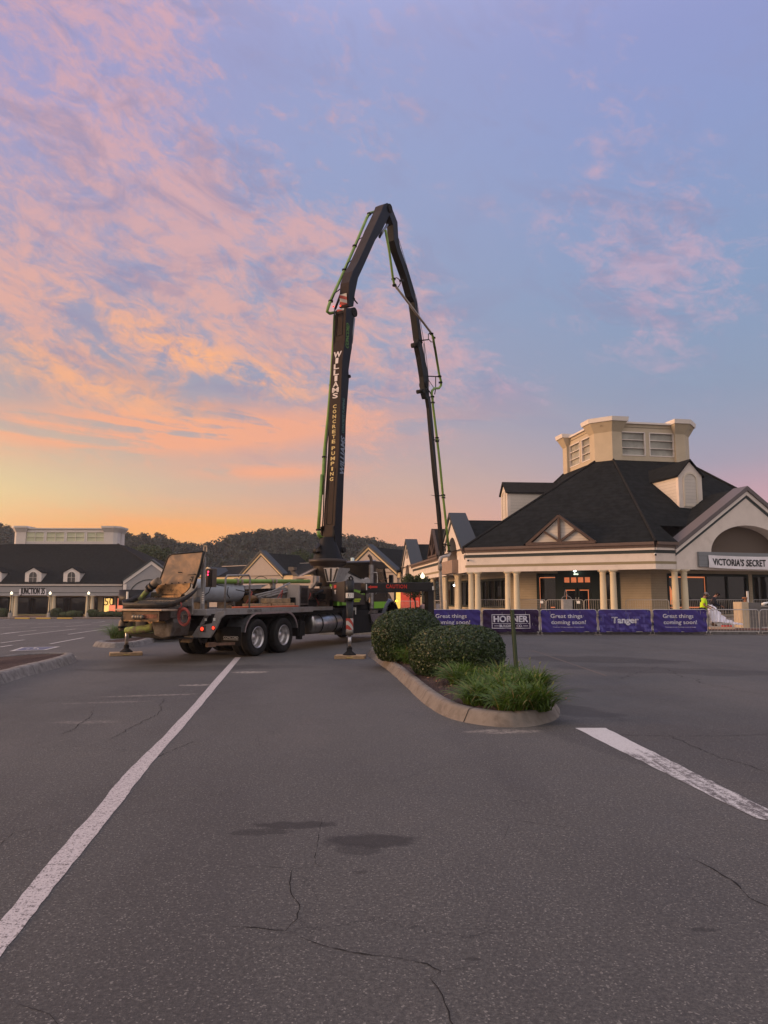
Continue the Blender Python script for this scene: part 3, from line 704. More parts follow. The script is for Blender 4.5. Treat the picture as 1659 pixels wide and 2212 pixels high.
def fascia(fr, root, s0, s1, base=None, ext0=0.0, ext1=0.0, zb=3.35, ze=4.95):
    """beam with the layered trim that runs round the eaves"""
    a, b = s0 - ext0, s1 + ext1
    mb = MB(); fr.box(mb, a, b, zb, 4.30, -0.45, 0.0); mb.build('beam', M_stucco, root)
    mb = MB(); fr.box(mb, a, b, 3.66, 3.82, 0.0, 0.012); mb.build('olive_band', M_olive, root)
    mb = MB(); fr.box(mb, a, b, 4.30, 4.48, -0.45, 0.03); mb.build('dark_band', M_dark, root)
    mb = MB(); fr.box(mb, a, b, 4.48, 4.63, -0.45, 0.12); mb.build('cornice', M_stucco_w, root, bevel=0.015)
    mb = MB(); fr.prism(mb, [(a, 4.63), (b, 4.63), (b, 4.78), (a, 4.78)], -0.45, 0.20); fr.prism(mb, [(a, 4.78), (b, 4.78), (b, ze), (a, ze)], -0.45, 0.32); mb.build('gutter', M_brown, root)
def column_thing(root_label, group, p, z0=0.45, z1_=3.35, r=0.20, root=None):
    h = z1_ - z0
    mb = MB(); mb.lathe([(r * 1.05, 0), (r, h * .25), (r * .95, h * .6), (r * .86, h - .26), (r * .86, h - .25)], (p.x, p.y, z0), n=22)
    mb.lathe([(r * 1.25, 0), (r * 1.25, .06), (r * 1.1, .10), (r * 1.05, .12)], (p.x, p.y, z0), n=22)
    mb.lathe([(r * .86, h - .26), (r * .95, h - .24), (r * .95, h - .21), (r * .88, h - .2), (r * .9, h - .14), (r * 1.18, h - .10), (r * 1.2, h - .07)], (p.x, p.y, z0), n=22)
    mb.box(p.x - r * 1.28, p.x + r * 1.28, p.y - r * 1.28, p.y + r * 1.28, z1_ - 0.07, z1_ - 0.002)
    o = mb.build('column', M_col, root)
    return o
def arc_pts(c, r, a0, a1, n, ry=None):
    return [(c[0] + r * math.cos(R(a0 + (a1 - a0) * i / n)), c[1] + (ry or r) * math.sin(R(a0 + (a1 - a0) * i / n))) for i in range(n + 1)]
def gable_front(fr, root, c, half, zfoot, zpeak, thick, archc=None, archr=None, zbot=3.35, depth_back=0.0, mat_wall=None, mat_cope=None, trims=True, sunk=None, cope_t=0.34, archy=None, cope_over=.25, mat_trim=None):
    """gable wall with raking coping; optional round arch cut through"""
    mw = mat_wall or M_stucco
    L, Rr = c - half, c + half
    rise = (zpeak - zfoot); sl_ = rise / half
    # wall as strips so an arch can be left open
    mb = MB()
    def top(s_): return zpeak - abs(s_ - c) * sl_
    if archc is not None:
        N = 28
        ss = [L] + [archc[0] - archr * math.cos(math.pi * i / N) for i in range(N + 1)] + [Rr]
        if not any(abs(x - c) < 1e-6 for x in ss): ss.append(c)
        ss = sorted(ss)
        def bot(s_):
            d = abs(s_ - archc[0])
            return archc[1] + (archy or archr) * math.sqrt(max(0, 1 - (d / archr) ** 2)) if d < archr - 1e-6 else None
        for i in range(len(ss) - 1):
            a, b = ss[i], ss[i + 1]; mid = (a + b) / 2
            if abs(mid - archc[0]) < archr:
                ba = bot(a) or archc[1]; bb = bot(b) or archc[1]
                fr.prism(mb, [(a, ba), (b, bb), (b, top(b)), (a, top(a))], -thick, 0.0)
            else:
                fr.prism(mb, [(a, zbot), (b, zbot), (b, top(b)), (a, top(a))], -thick, 0.0)
    else:
        fr.prism(mb, [(L, zbot), (Rr, zbot), (Rr, zfoot), (c, zpeak), (L, zfoot)], -thick, 0.0)
    wall = mb.build('gable_wall', mw, root)
    if archc is not None:
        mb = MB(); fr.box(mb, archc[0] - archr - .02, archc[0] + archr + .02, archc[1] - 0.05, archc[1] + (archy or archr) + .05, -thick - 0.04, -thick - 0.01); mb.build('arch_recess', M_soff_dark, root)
    def rake(name, m, d0, d1, o0, o1, ext=0.0):
        mb = MB(); k_ = math.sqrt(1 + sl_ * sl_)
        for sg in (-1, 1):
            pts = [(c, zpeak - d0 * k_), (c + sg * (half + ext), zfoot - ext * sl_ - d0 * k_), (c + sg * (half + ext), zfoot - ext * sl_ - d1 * k_), (c, zpeak - d1 * k_)]
            if sg > 0: pts = pts[::-1]
            fr.prism(mb, pts, o0, o1)
        return mb.build(name, m, root)
    if trims:
        rake('rake_trim', mat_trim or M_stucco_w, 0.08, 0.30, 0.0, 0.10); rake('dark_rake', M_dark, 0.30, 0.46, 0.0, 0.03)
    rake('coping', mat_cope or M_cope, -0.16, 0.08, -thick - 0.05, 0.22, ext=0.12)
    return wall
def ridge_roof(mb, fr, c, half, zfoot, zpeak, o0, o1):
    """pitched roof running back from a gable"""
    mb.quad(fr.pt(c - half, zfoot, o0), fr.pt(c, zpeak, o0), fr.pt(c, zpeak, o1), fr.pt(c - half, zfoot, o1))
    mb.quad(fr.pt(c, zpeak, o0), fr.pt(c + half, zfoot, o0), fr.pt(c + half, zfoot, o1), fr.pt(c, zpeak, o1))
    mb.add([fr.pt(c - half, zfoot, o1), fr.pt(c + half, zfoot, o1), fr.pt(c, zpeak, o1)], [(0, 1, 2)])
def arch_panel(fr, root, c, z0, zt_, hw, name, m, o, m_frame=None, fw=0.07, bars=False, muntin=None):
    P_ = [(c - hw, z0), (c + hw, z0)] + arc_pts((c, zt_ - hw), hw, 0, 180, 14)
    if m_frame:
        Q_ = [(c - hw - fw, z0 - fw), (c + hw + fw, z0 - fw)] + arc_pts((c, zt_ - hw), hw + fw, 0, 180, 14)
        mb = MB(); n = len(P_)
        for i in range(n):
            j = (i + 1) % n
            fr.prism(mb, [P_[i], P_[j], Q_[j], Q_[i]], o - 0.02, o + 0.05)
        w_ = mb.build(name, m_frame, root)
    mb = MB(); fr.prism(mb, P_, o - 0.02, o + 0.005); p_ = mb.build('pane' if m_frame else name, m, w_ if m_frame else root)
    if muntin:
        mb = MB(); fr.box(mb, c - .02, c + .02, z0, zt_, o, o + .03); fr.box(mb, c - hw, c + hw, (z0 + zt_) / 2 - .02, (z0 + zt_) / 2 + .02, o, o + .03); mb.build('muntin', muntin, w_)

def cupola(root, q, ang, wd, dp, zb, zt_, m, pier=2.0, nwin_front=2, wins=(2, 2), win_m=None, rows=3, cham=0.95, wall_drop=0.35):
    """lantern on top of the roof: four flared corner piers, window walls between"""
    f = Fr(q, ang=ang)                    # s along the front; o outwards (towards the viewer), so depth is negative o
    def pier_at(s, o, sx, so):
        # outer corner at (s,o); grows inwards by pier
        ch = cham
        base = [(0, ch), (ch, 0), (pier, 0), (pier, pier), (0, pier)]
        def ring(grow):
            g = grow
            pts = [(-g, ch - g * .4), (ch - g * .4, -g), (pier + (g if g > 0 else 0) * .6, -g), (pier + (g if g > 0 else 0) * .6, pier + .6 * g), (-g, pier + .6 * g)]
            return [(s + sx * a, o - so * b) for a, b in pts]
        levels = [(zb - 1.0, 0), (zt_ - 1.05, 0), (zt_ - .32, .42), (zt_ - .32, .50), (zt_, .55)]
        mb = MB(); vs = []
        for z, g in levels[:3]:
            vs += [f.pt(a, z, o_) for a, o_ in ring(g)]
        fs = []
        for i in range(2):
            for k in range(5): fs.append((i * 5 + k, i * 5 + (k + 1) % 5, (i + 1) * 5 + (k + 1) % 5, (i + 1) * 5 + k))
        mb.add(vs, fs); o1 = mb.build('pier', m, root)
        mb = MB(); vs = []
        for z, g in levels[3:]: vs += [f.pt(a, z, o_) for a, o_ in ring(g)]
        fs = [(k, (k + 1) % 5, 5 + (k + 1) % 5, 5 + k) for k in range(5)] + [(4, 3, 2, 1, 0), (5, 6, 7, 8, 9)]
        mb.add(vs, fs); mb.build('cap', M_stucco_w, o1)
    for s, o, sx, so in ((0, 0, 1, 1), (wd, 0, -1, 1), (0, -dp, 1, -1), (wd, -dp, -1, -1)): pier_at(s, o, sx, so)
    def wall(fr_, a0, a1, nw):
        zz0, zz1 = zb - 0.8, zt_ - wall_drop
        wz0, wz1 = zb + 0.42, zt_ - .95
        gap = 0.32; ww = (a1 - a0 - gap * (nw + 1)) / nw
        mb = MB(); fr_.box(mb, a0, a1, zz0, wz0, -.3, 0); fr_.box(mb, a0, a1, wz1, zz1, -.3, 0)
        for i in range(nw + 1): fr_.box(mb, a0 + i * (gap + ww), a0 + i * (gap + ww) + gap, wz0, wz1, -.3, 0)
        mb.build('wall', m, root)
        mb = MB(); fr_.box(mb, a0, a1, zz1, zz1 + .14, -.4, .16); mb.build('parapet_cap', M_stucco_w, root)
        for i in range(nw):
            x0 = a0 + gap + i * (gap + ww); x1 = x0 + ww
            mb = MB()
            for a, b, c, d in ((x0, x1, wz0, wz0 + .07), (x0, x1, wz1 - .07, wz1), (x0, x0 + .07, wz0, wz1), (x1 - .07, x1, wz0, wz1)): fr_.box(mb, a, b, c, d, -.14, .03)
            for r_ in range(1, rows):
                zc = wz0 + (wz1 - wz0) * r_ / rows; fr_.box(mb, x0, x1, zc - .022, zc + .022, -.14, .0)
            if rows == 2: fr_.box(mb, (x0 + x1) / 2 - .03, (x0 + x1) / 2 + .03, wz0, wz1, -.14, .0)
            w_ = mb.build('window', M_stucco_w, root)
            mb = MB(); fr_.box(mb, x0, x1, wz0, wz1, -.2, -.16); mb.build('pane', win_m or M_frost, w_)
    ff = Fr(f.pt(0, 0, -0.25), f.pt(1, 0, -0.25)); wall(ff, pier * .8, wd - pier * .8, wins[0])
    fl = Fr(f.pt(0.25, 0, -dp), f.pt(0.25, 0, 0)); wall(fl, pier * .8, dp - pier * .8, wins[1])
    fr2 = Fr(f.pt(wd - .25, 0, 0), f.pt(wd - .25, 0, -dp)); wall(fr2, pier * .8, dp - pier * .8, wins[1])
    mb = MB(); mb.add([f.pt(.2, zt_ - .6, -.2), f.pt(wd - .2, zt_ - .6, -.2), f.pt(wd - .2, zt_ - .6, -dp + .2), f.pt(.2, zt_ - .6, -dp + .2)], [(0, 1, 2, 3)]); mb.build('lantern_roof', M_ridge, root)
    return f
def hip_ridge(mb, a, b, r=0.09):
    mb.tube([Vector(a) + Vector((0, 0, .03)), Vector(b) + Vector((0, 0, .03))], r, 6, smooth=False)

# ---------------------------------------------------------------- main building on the right
A = Vector((5.47, 47.23)); B = Vector((15.99, 41.88))
fAB = Fr(A, B); LAB = (B - A).length
fBC = Fr(B, ang=18)
fW = Fr(Vector((5.47 - .106 * 33, 47.23 + .994 * 33)), A)          # s=33 at A
LW = 33 * math.hypot(.106, .994)
vs_b = thing('shopping_building', 'large pale outlet building with dark hip roof and square lantern on the right', 'building', (12, 46, 0), world=True)
fascia(fAB, vs_b, 0, LAB, ext0=.0, ext1=.0)
fascia(fBC, vs_b, 0, 1.5)
# corner fillets so the beams close at the bends
GC, GH = 7.0, 5.55                                   # front gable centre and half width on BC
zpk = fBC.hit(*z5(1440, 525))[1]
gable_front(fBC, vs_b, GC, GH, 4.70, 8.42, 0.9, archc=(GC + .05, 4.40), archr=2.95, archy=1.75)
mb = MB(); fBC.box(mb, GC - 5.3, GC + 5.3, 3.35, 4.30, -0.9, -0.02); mb.build('beam', M_stucco, vs_b)
# sign box across the arch
sa = fBC.hit(*z5(1222, 970))[0]; sb = GC + 3.5
mb = MB(); fBC.box(mb, sa, sb, 3.52, 4.42, 0.0, 0.16); mb.build('sign_panel', M_siding_g, vs_b, bevel=0.01)
# roof
q0 = Vector((16.15, 52.0)); CANG = 10
cf = Fr(q0, ang=CANG); CW, CD = 7.9, 7.6
ch = 1.0
K = [cf.pt(0, 0, -ch), cf.pt(ch, 0, 0), cf.pt(CW - ch, 0, 0), cf.pt(CW, 0, -ch), cf.pt(CW, 0, -CD + ch), cf.pt(CW - ch, 0, -CD), cf.pt(ch, 0, -CD), cf.pt(0, 0, -CD + ch)]
E_ = [fAB.pt(-.1, 0, .3), fAB.pt(LAB, 0, .3) + Vector((.1, 0, 0)), fBC.pt(15.0, 0, .3), Vector((34.5, 52, 0)), Vector((34.5, 62, 0)), Vector((28, 69, 0)), Vector((14, 70, 0)), Vector((7.6, 60.5, 0))]
ZK, ZE = 11.9, 4.95
mb = MB()
vs = [(p.x, p.y, ZE) for p in E_] + [(p.x, p.y, ZK) for p in K]
def plane_z(x, y):
    a, b_, c = Vector(vs[1]), Vector(vs[2]), Vector(vs[9]); n = (b_ - a).cross(c - a); return a.z - (n.x * (x - a.x) + n.y * (y - a.y)) / n.z
for s_, o_ in ((1.5, .3), (1.5, -1.35), (15.0, -1.35)): p = fBC.pt(s_, 0, o_); vs.append((p.x, p.y, plane_z(p.x, p.y)))
mb.add(vs, [(0, 1, 9, 8), (1, 16, 17, 9), (17, 18, 10, 9), (18, 3, 11, 10), (3, 4, 12, 11), (4, 5, 13, 12), (5, 6, 14, 13), (6, 7, 15, 14), (7, 0, 8, 15), (8, 9, 10, 11, 12, 13, 14, 15)])
roof = mb.build('roof', M_roof, vs_b)
mb = MB()
for i in (0, 1, 2, 7):
    hip_ridge(mb, vs[i], vs[i + 8])
mb.build('hip_cap', M_ridge, roof)
def roofz(x, y):                                    # height of the BC-side roof plane
    a, b_, c = Vector(vs[1]), Vector(vs[2]), Vector(vs[9]); n = (b_ - a).cross(c - a); return a.z - (n.x * (x - a.x) + n.y * (y - a.y)) / n.z
mb = MB(); ridge_roof(mb, fBC, GC, GH, 4.75, 8.5, -0.5, -9.0); mb.build('gable_roof', M_roof, vs_b)
cupola(vs_b, q0, CANG, CW, CD, 11.9, 15.12, M_tan, pier=1.75, wins=(2, 2), rows=3)
# louvred dormer on the front slope
def box_dormer(root, fr, c, hw, z0, z1_, zp, back, mats_side, louver=True, over=.12, m_front=None, lou=None, muntin=None, roof_m=None):
    mb = MB()
    fr.prism(mb, [(c - hw, z0), (c + hw, z0), (c + hw, z1_), (c, zp - .08), (c - hw, z1_)], -.25, 0); d = mb.build('dormer', m_front or M_stucco, root)
    mb = MB()
    for s_ in (c - hw, c + hw - .08): fr.box(mb, s_ + .003, s_ + .077, z0, z1_ + .02, -back, -.25)
    mb.build('side_wall', mats_side, d)
    mb = MB(); th = .10; sl_ = (zp - z1_) / hw
    for sg in (-1, 1):
        x1 = c + sg * (hw + over); zf = z1_ - over * sl_
        p = [(c, zp), (x1, zf), (x1, zf + th), (c, zp + th)]
        fr.prism(mb, p if sg < 0 else p[::-1], -back, .14)
    mb.build('dormer_roof', roof_m or M_roof, d)
    arch_panel(fr, d, c, z0 + (z1_ - z0) * .10, z1_ + (zp - z1_) * .10, hw * .48, 'louvre' if not muntin else 'window', lou or M_siding_w, .01, m_frame=m_front or M_ltframe, fw=.12, muntin=muntin)
    return d
p1 = aty(*z5(1185, 630), 46.6); fD = Fr((p1.x, p1.y), ang=14)
box_dormer(vs_b, fD, 0, 0.90, 7.55, 9.75, 10.75, 4.6, M_siding_w)
# dormer facing west on the left slope
p2 = aty(*z5(48, 715), 53.2); fD2 = Fr((p2.x - .15, p2.y + 1.9), (p2.x, p2.y))
box_dormer(vs_b, fD2, 0.95, 0.95, 7.2, 9.62, 10.45, 6.0, M_siding_w, roof_m=M_ridge)
# timber truss gable over the porch on AB
tA, tP, tB = 4.15, 6.25, 8.45
mb = MB(); fAB.prism(mb, [(tA + .25, 5.02), (tB - .25, 5.02), (tP, 6.68)], -.12, .10); mb.build('truss_infill', M_siding_w, vs_b)
mb = MB()
def fbar(fr, mb, a, b, w_, o0, o1):
    d = Vector((b[0] - a[0], b[1] - a[1])).normalized(); n = Vector((-d.y, d.x)) * w_ / 2
    fr.prism(mb, [(a[0] - n.x, a[1] - n.y), (b[0] - n.x, b[1] - n.y), (b[0] + n.x, b[1] + n.y), (a[0] + n.x, a[1] + n.y)], o0, o1)
fbar(fAB, mb, (tA, 5.0), (tP, 6.78), .16, .12, .34); fbar(fAB, mb, (tB, 5.0), (tP, 6.78), .16, .12, .341)
fbar(fAB, mb, (tA, 5.06), (tB, 5.06), .18, .12, .345); fbar(fAB, mb, (tP, 5.1), (tP, 6.7), .14, .12, .30)
fbar(fAB, mb, (tP, 5.15), (tP - 1.0, 5.85), .12, .12, .29); fbar(fAB, mb, (tP, 5.15), (tP + 1.0, 5.85), .12, .12, .291)
mb.build('truss', M_timber, vs_b)
mb = MB(); ridge_roof(mb, fAB, tP, 2.3, 4.98, 6.86, .36, -3.2); mb.build('truss_roof', M_roof, vs_b)
# porch ceiling and floor
FZ = 0.45
west = [fW.pt(0, 0, 0), fW.pt(LW, 0, 0)]
def slab(name, pts, z0, z1_, m, root, kind=None):
    mb = MB(); n = len(pts)
    mb.add([(p[0], p[1], z0) for p in pts] + [(p[0], p[1], z1_) for p in pts], [tuple(range(n)), tuple(range(2 * n - 1, n - 1, -1))] + [(i, (i + 1) % n, n + (i + 1) % n, n + i) for i in range(n)])
    o = mb.build(name, m, root); return o
pp = [fW.pt(0, 0, .5), fW.pt(LW, 0, .5) + Vector((0, -.3, 0)), fAB.pt(LAB, 0, .5) + Vector((.12, 0, 0)), fBC.pt(24, 0, .5), fBC.pt(24, 0, -12), Vector((14, 80, 0)), fW.pt(0, 0, -12)]
slab('porch_floor', pp, -0.6, FZ, M_floor, vs_b)
mb = MB()
for i in range(3): mb.quad((pp[i].x, pp[i].y, .0), (pp[i + 1].x, pp[i + 1].y, .0), (pp[i + 1].x, pp[i + 1].y, FZ), (pp[i].x, pp[i].y, FZ))
cp = [p for p in pp]
pc = [fW.pt(0, 0, -.4), fW.pt(LW, 0, -.4), fAB.pt(LAB, 0, -.4), fBC.pt(24, 0, -.4), fBC.pt(24, 0, -12), Vector((14, 80, 0)), fW.pt(0, 0, -12)]
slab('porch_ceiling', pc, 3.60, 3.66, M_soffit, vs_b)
# inner walls
IN = 3.3
iAB = fAB.shift(-IN); iBC = fBC.shift(-IN)
sL = iAB.hit(*zq(600, 300))[0]
cornerB = iAB.hit(*z6(770, 400))[0]
cb = iAB.pt(cornerB, 0, 0); iBC = Fr(cb, ang=18)
door0, door1 = iAB.hit(*zq(822, 300))[0], iAB.hit(*z6(535, 400))[0]
mb = MB(); iAB.box(mb, sL - .6, door0, FZ, 3.6, -.25, 0); iAB.box(mb, door1, cornerB, FZ, 3.6, -.25, 0); iAB.box(mb, door0, door1, 3.30, 3.6, -.25, 0); mb.build('inner_wall', M_siding, vs_b)
w0 = iBC.hit(*zw(318, 1400))[0]
mb = MB(); iBC.box(mb, 0, w0, FZ, 3.6, -.25, 0); iBC.box(mb, w0, 20, 3.22, 3.6, -.25, 0); iBC.box(mb, w0, 20, FZ, FZ + .16, -.25, 0)
pz0, pz1 = iBC.hit(*zw(1393, 1400))[0], iBC.hit(*zw(1440, 1400))[0]
iBC.box(mb, pz0, pz1, FZ + .16, 3.22, -.25, 0.06); mb.build('inner_wall', M_siding, vs_b)
def shopfront(root, fr, a0, a1, z0, z1_, mull, label=None, m_glass=None, orange=None, bw=0.16):
    mb = MB()
    fr.box(mb, a0, a1, z0, z0 + .14, -.16, .03); fr.box(mb, a0, a1, z1_ - bw, z1_, -.16, .03)
    xs = [a0] + list(mull) + [a1]
    for i, x in enumerate(xs):
        w_ = bw if i in (0, len(xs) - 1) else .09
        x0 = x if i == 0 else (x - w_ if i == len(xs) - 1 else x - w_ / 2)
        fr.box(mb, x0, x0 + w_, z0 + .14, z1_ - bw, -.16, .028)
    w_ = mb.build('window', M_frame, root)
    mb = MB(); fr.box(mb, a0 + .02, a1 - .02, z0 + .02, z1_ - .02, -.10, -.085); mb.build('pane', m_glass or M_glass, w_)
    return w_
wL, wR = door0, iAB.hit(*zq(1058, 300))[0]
dR = iAB.hit(*zq(1505, 300))[0]
shopfront(vs_b, iAB, wL, wR, FZ, 3.30, [])
M_refl = mat('painted_amber_reflection', (0.65, 0.16, 0.05), 0.4, emit=(1.0, 0.30, 0.12), es=0.55)  # sunset reflections painted as glowing strips on the glass
# entrance: two leaves below a transom of four lights
dz_t0, dz_t1 = iAB.hit(*zq(1200, 222))[1], iAB.hit(*zq(1200, 165))[1]
d0, d1 = iAB.hit(*zq(1118, 300))[0], iAB.hit(*zq(1425, 300))[0]
mb = MB(); iAB.box(mb, wR, d0, FZ, 3.5, -.2, .05); iAB.box(mb, d1, dR, FZ, 3.5, -.2, .05); iAB.box(mb, d0, d1, dz_t1, 3.5, -.2, .05); iAB.box(mb, d0, d1, dz_t0 - .32, dz_t0, -.2, .04)
for i in range(1, 4): x = d0 + (d1 - d0) * i / 4; iAB.box(mb, x - .04, x + .04, dz_t0, dz_t1, -.15, .04)
iAB.box(mb, d0, d0 + .06, dz_t0, dz_t1, -.15, .04); iAB.box(mb, d1 - .06, d1, dz_t0, dz_t1, -.15, .04)
mb.build('door_surround', M_frame, vs_b)
M_amber = mat('painted_sunset_pane', (0.5, 0.14, 0.06), 0.25, var=0.5, vs=3.0, emit=(1.0, 0.26, 0.10), es=0.5)  # reflected sunset painted into the transom panes, with some glow
for i in range(4):
    mb = MB(); x = d0 + (d1 - d0) * i / 4; iAB.box(mb, x + .05, x + (d1 - d0) / 4 - .05, dz_t0, dz_t1, -.08, -.06); mb.build('transom_pane', M_amber, vs_b)
for i in range(2):
    x0 = d0 + (d1 - d0) * i / 2 + .03; x1 = x0 + (d1 - d0) / 2 - .06; zt2 = dz_t0 - .34
    mb = MB(); iAB.box(mb, x0, x0 + .12, FZ, zt2, -.08, .02); iAB.box(mb, x1 - .12, x1, FZ, zt2, -.08, .02); iAB.box(mb, x0 + .12, x1 - .12, zt2 - .12, zt2, -.08, .02); iAB.box(mb, x0 + .12, x1 - .12, FZ, FZ + .24, -.08, .02)
    dd = mb.build('door', M_frame, vs_b)
    mb = MB(); iAB.box(mb, x0 + .12, x1 - .12, FZ + .24, zt2 - .12, -.05, -.035); mb.build('pane', M_glass, dd)
    mb = MB(); iAB.box(mb, x0 + .12, x1 - .12, zt2 - .19, zt2 - .14, -.03, -.01); iAB.box(mb, (x1 - .19) if i else (x0 + .13), (x1 - .15) if i else (x0 + .155), FZ + .3, zt2 - .2, -.03, -.01); mb.build('painted_reflection', M_refl, dd)  # thin glowing strips imitate the sunset mirrored in the door glass
    mb = MB(); xh = x1 - .06 if i == 0 else x0 + .06; mb.tube([iAB.pt(xh, FZ + .95, .02), iAB.pt(xh, FZ + .95, .08), iAB.pt(xh, FZ + 1.25, .08), iAB.pt(xh, FZ + 1.25, .02)], .014, 6); mb.build('handle', M_stucco_w, dd)
shopfront(vs_b, iAB, dR, door1, FZ, 3.30, [])
mb = MB(); iAB.box(mb, wL + .2, wR - .2, 3.00, 3.05, -.07, -.05); iAB.box(mb, wL + .19, wL + .22, 1.0, 3.0, -.07, -.05); iAB.box(mb, wL + .9, wR - .25, 1.0, 1.06, -.07, -.05); mb.build('painted_reflection', M_refl, vs_b)
wx = [iBC.hit(*zw(x, 1400))[0] for x in (318, 835, 1393, 1440)]
shopfront(vs_b, iBC, wx[0], wx[2], FZ + .16, 3.22, [wx[1], (wx[1] + wx[2]) / 2])
shopfront(vs_b, iBC, wx[3], 19, FZ + .16, 3.22, [wx[3] + 2.6, wx[3] + 5.2])
mb = MB(); zz_ = iBC.hit(*zw(600, 1357))[1]; iBC.box(mb, wx[0] + .15, wx[1] - .03, zz_ - .04, zz_ + .04, -.07, -.05); iBC.box(mb, wx[1] - .08, wx[1] - .045, 1.6, zz_, -.07, -.05); iBC.box(mb, wx[0] + .15, wx[1] - .1, 1.02, 1.09, -.07, -.05)
iBC.prism(mb, [(wx[0] + .10, 1.25), (wx[0] + .45, 1.25), (wx[0] + .45, 2.0), (wx[0] + .28, 2.35), (wx[0] + .10, 2.6)], -.07, -.05)
mb.build('painted_reflection', M_refl, vs_b)  # painted sunset reflection on the window glass
# dim interior behind the glass, with darker shelving seen through
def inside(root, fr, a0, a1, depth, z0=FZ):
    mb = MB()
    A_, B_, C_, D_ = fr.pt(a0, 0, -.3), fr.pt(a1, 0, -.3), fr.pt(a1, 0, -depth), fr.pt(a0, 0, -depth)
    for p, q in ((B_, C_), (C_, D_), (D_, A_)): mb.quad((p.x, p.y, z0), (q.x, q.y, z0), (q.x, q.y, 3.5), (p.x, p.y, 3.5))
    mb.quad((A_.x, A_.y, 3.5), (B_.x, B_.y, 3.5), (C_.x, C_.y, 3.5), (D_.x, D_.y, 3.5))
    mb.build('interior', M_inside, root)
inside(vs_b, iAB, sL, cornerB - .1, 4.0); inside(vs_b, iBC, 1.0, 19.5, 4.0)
# west inner glass wall
p0 = iAB.pt(sL - .6, 0, 0); far = Vector((2.6, 62.0, 0)) + Vector((2.4, 0, 0))
iW = Fr(far, p0); LI = (p0 - far).length
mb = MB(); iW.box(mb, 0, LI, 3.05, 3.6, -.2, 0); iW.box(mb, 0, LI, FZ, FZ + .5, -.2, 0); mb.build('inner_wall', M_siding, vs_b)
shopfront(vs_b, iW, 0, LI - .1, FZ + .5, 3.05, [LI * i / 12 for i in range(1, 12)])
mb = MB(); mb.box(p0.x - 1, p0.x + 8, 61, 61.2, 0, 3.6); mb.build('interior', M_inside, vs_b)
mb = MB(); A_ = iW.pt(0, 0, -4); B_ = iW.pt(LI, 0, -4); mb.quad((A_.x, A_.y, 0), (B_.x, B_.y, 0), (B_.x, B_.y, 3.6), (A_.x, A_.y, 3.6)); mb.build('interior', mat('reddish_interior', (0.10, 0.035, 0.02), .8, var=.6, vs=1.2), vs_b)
# west wing: beam, two gables, roofs, small timber gable
def Ws(t): return LW - t * math.hypot(.106, .994)
sg1, sg2 = Ws(4.7), Ws(28.3)
fascia(fW, vs_b, Ws(24.2), Ws(9.2)); fascia(fW, vs_b, LW - .32, LW)
for (c_, bx) in ((sg1, True), (sg2, False)):
    gable_front(fW, vs_b, c_, 4.35, 4.75, 7.70, 1.0, archc=(c_, 4.30 if bx else 3.4), archr=1.75, archy=1.75, mat_cope=M_metalroof)
    mb = MB(); fW.box(mb, c_ - 4.2, c_ + 4.2, 3.35, 4.28 if bx else 3.45, -1.0, -.02); mb.build('beam', M_stucco, vs_b)
mb = MB(); fW.box(mb, sg1 - 2.2, sg1 + 2.1, 3.40, 4.32, 0.0, .45); mb.build('sign_panel', mat('brown_sign_box', (0.30, 0.21, 0.16), .8, var=.1, vs=3), vs_b, bevel=.01)
mb = MB(); mb.lathe([(0.0, 0.0), (.38, 0.0), (.42, .03), (.42, .06), (.34, .06), (.34, .03), (0, .03)], fW.pt(sg2, 6.2, .005), fW.n, 24); mb.build('round_medallion', M_soffit, vs_b)
mb = MB()
ridge_roof(mb, fW, sg1, 4.3, 4.8, 7.35, -.9, -9.0); ridge_roof(mb, fW, sg2, 4.3, 4.8, 7.35, -.9, -14.0)
mb.quad(fW.pt(-1, 4.95, .25), fW.pt(LW - .5, 4.95, .25), fW.pt(LW - 4.5, 7.2, -8), fW.pt(-1, 7.2, -8))
mb.quad(fW.pt(-1, 7.2, -8), fW.pt(LW - 4.5, 7.2, -8), fW.pt(LW - 4.5, 4.9, -14), fW.pt(-1, 4.9, -14))
mb.build('wing_roof', M_roof, vs_b)
tc_ = fW.hit(*zx(1005, 600))[0]; tc_ = min(max(tc_, Ws(20)), Ws(11))
mb = MB(); fW.prism(mb, [(tc_ - 2.1, 5.0), (tc_ + 2.1, 5.0), (tc_, 7.1)], -.1, .1); mb.build('truss_infill', M_timber, vs_b)
mb = MB()
for a, b in (((tc_ - 2.2, 5.0), (tc_, 7.25)), ((tc_ + 2.2, 5.0), (tc_, 7.25)), ((tc_ - 2.2, 5.08), (tc_ + 2.2, 5.08)), ((tc_, 5.1), (tc_, 7.1)), ((tc_, 5.2), (tc_ - 1, 6.0)), ((tc_, 5.2), (tc_ + 1, 6.0))): fbar(fW, mb, a, b, .16, .1, .32)
mb.build('truss', M_timber, vs_b)
mb = MB(); ridge_roof(mb, fW, tc_, 2.3, 4.98, 7.35, .34, -6.5); mb.build('truss_roof', M_ridge, vs_b)
# columns in pairs
for s_ in (0.14, 0.14 + .55, 2.75, 3.32, 8.72, 9.32):
    if s_ > .2 or True: column_thing('', '', fAB.pt(s_ + (0.1 if s_ < .2 else 0), 0, -.22), root=vs_b)
for s_ in (fBC.hit(*zw(462, 1400))[0], fBC.hit(*zw(587, 1400))[0], 13.0, 13.7): column_thing('', '', fBC.pt(s_, 0, -.25), root=vs_b)
for u_, s_ in ((0, Ws(3.6)), (0, Ws(4.2)), (0, Ws(8.4)), (0, Ws(9.1)), (0, Ws(14)), (0, Ws(14.7)), (0, Ws(20)), (0, Ws(20.7)), (0, Ws(25)), (0, Ws(31))): column_thing('', '', fW.pt(s_, 0, -.25), root=vs_b)
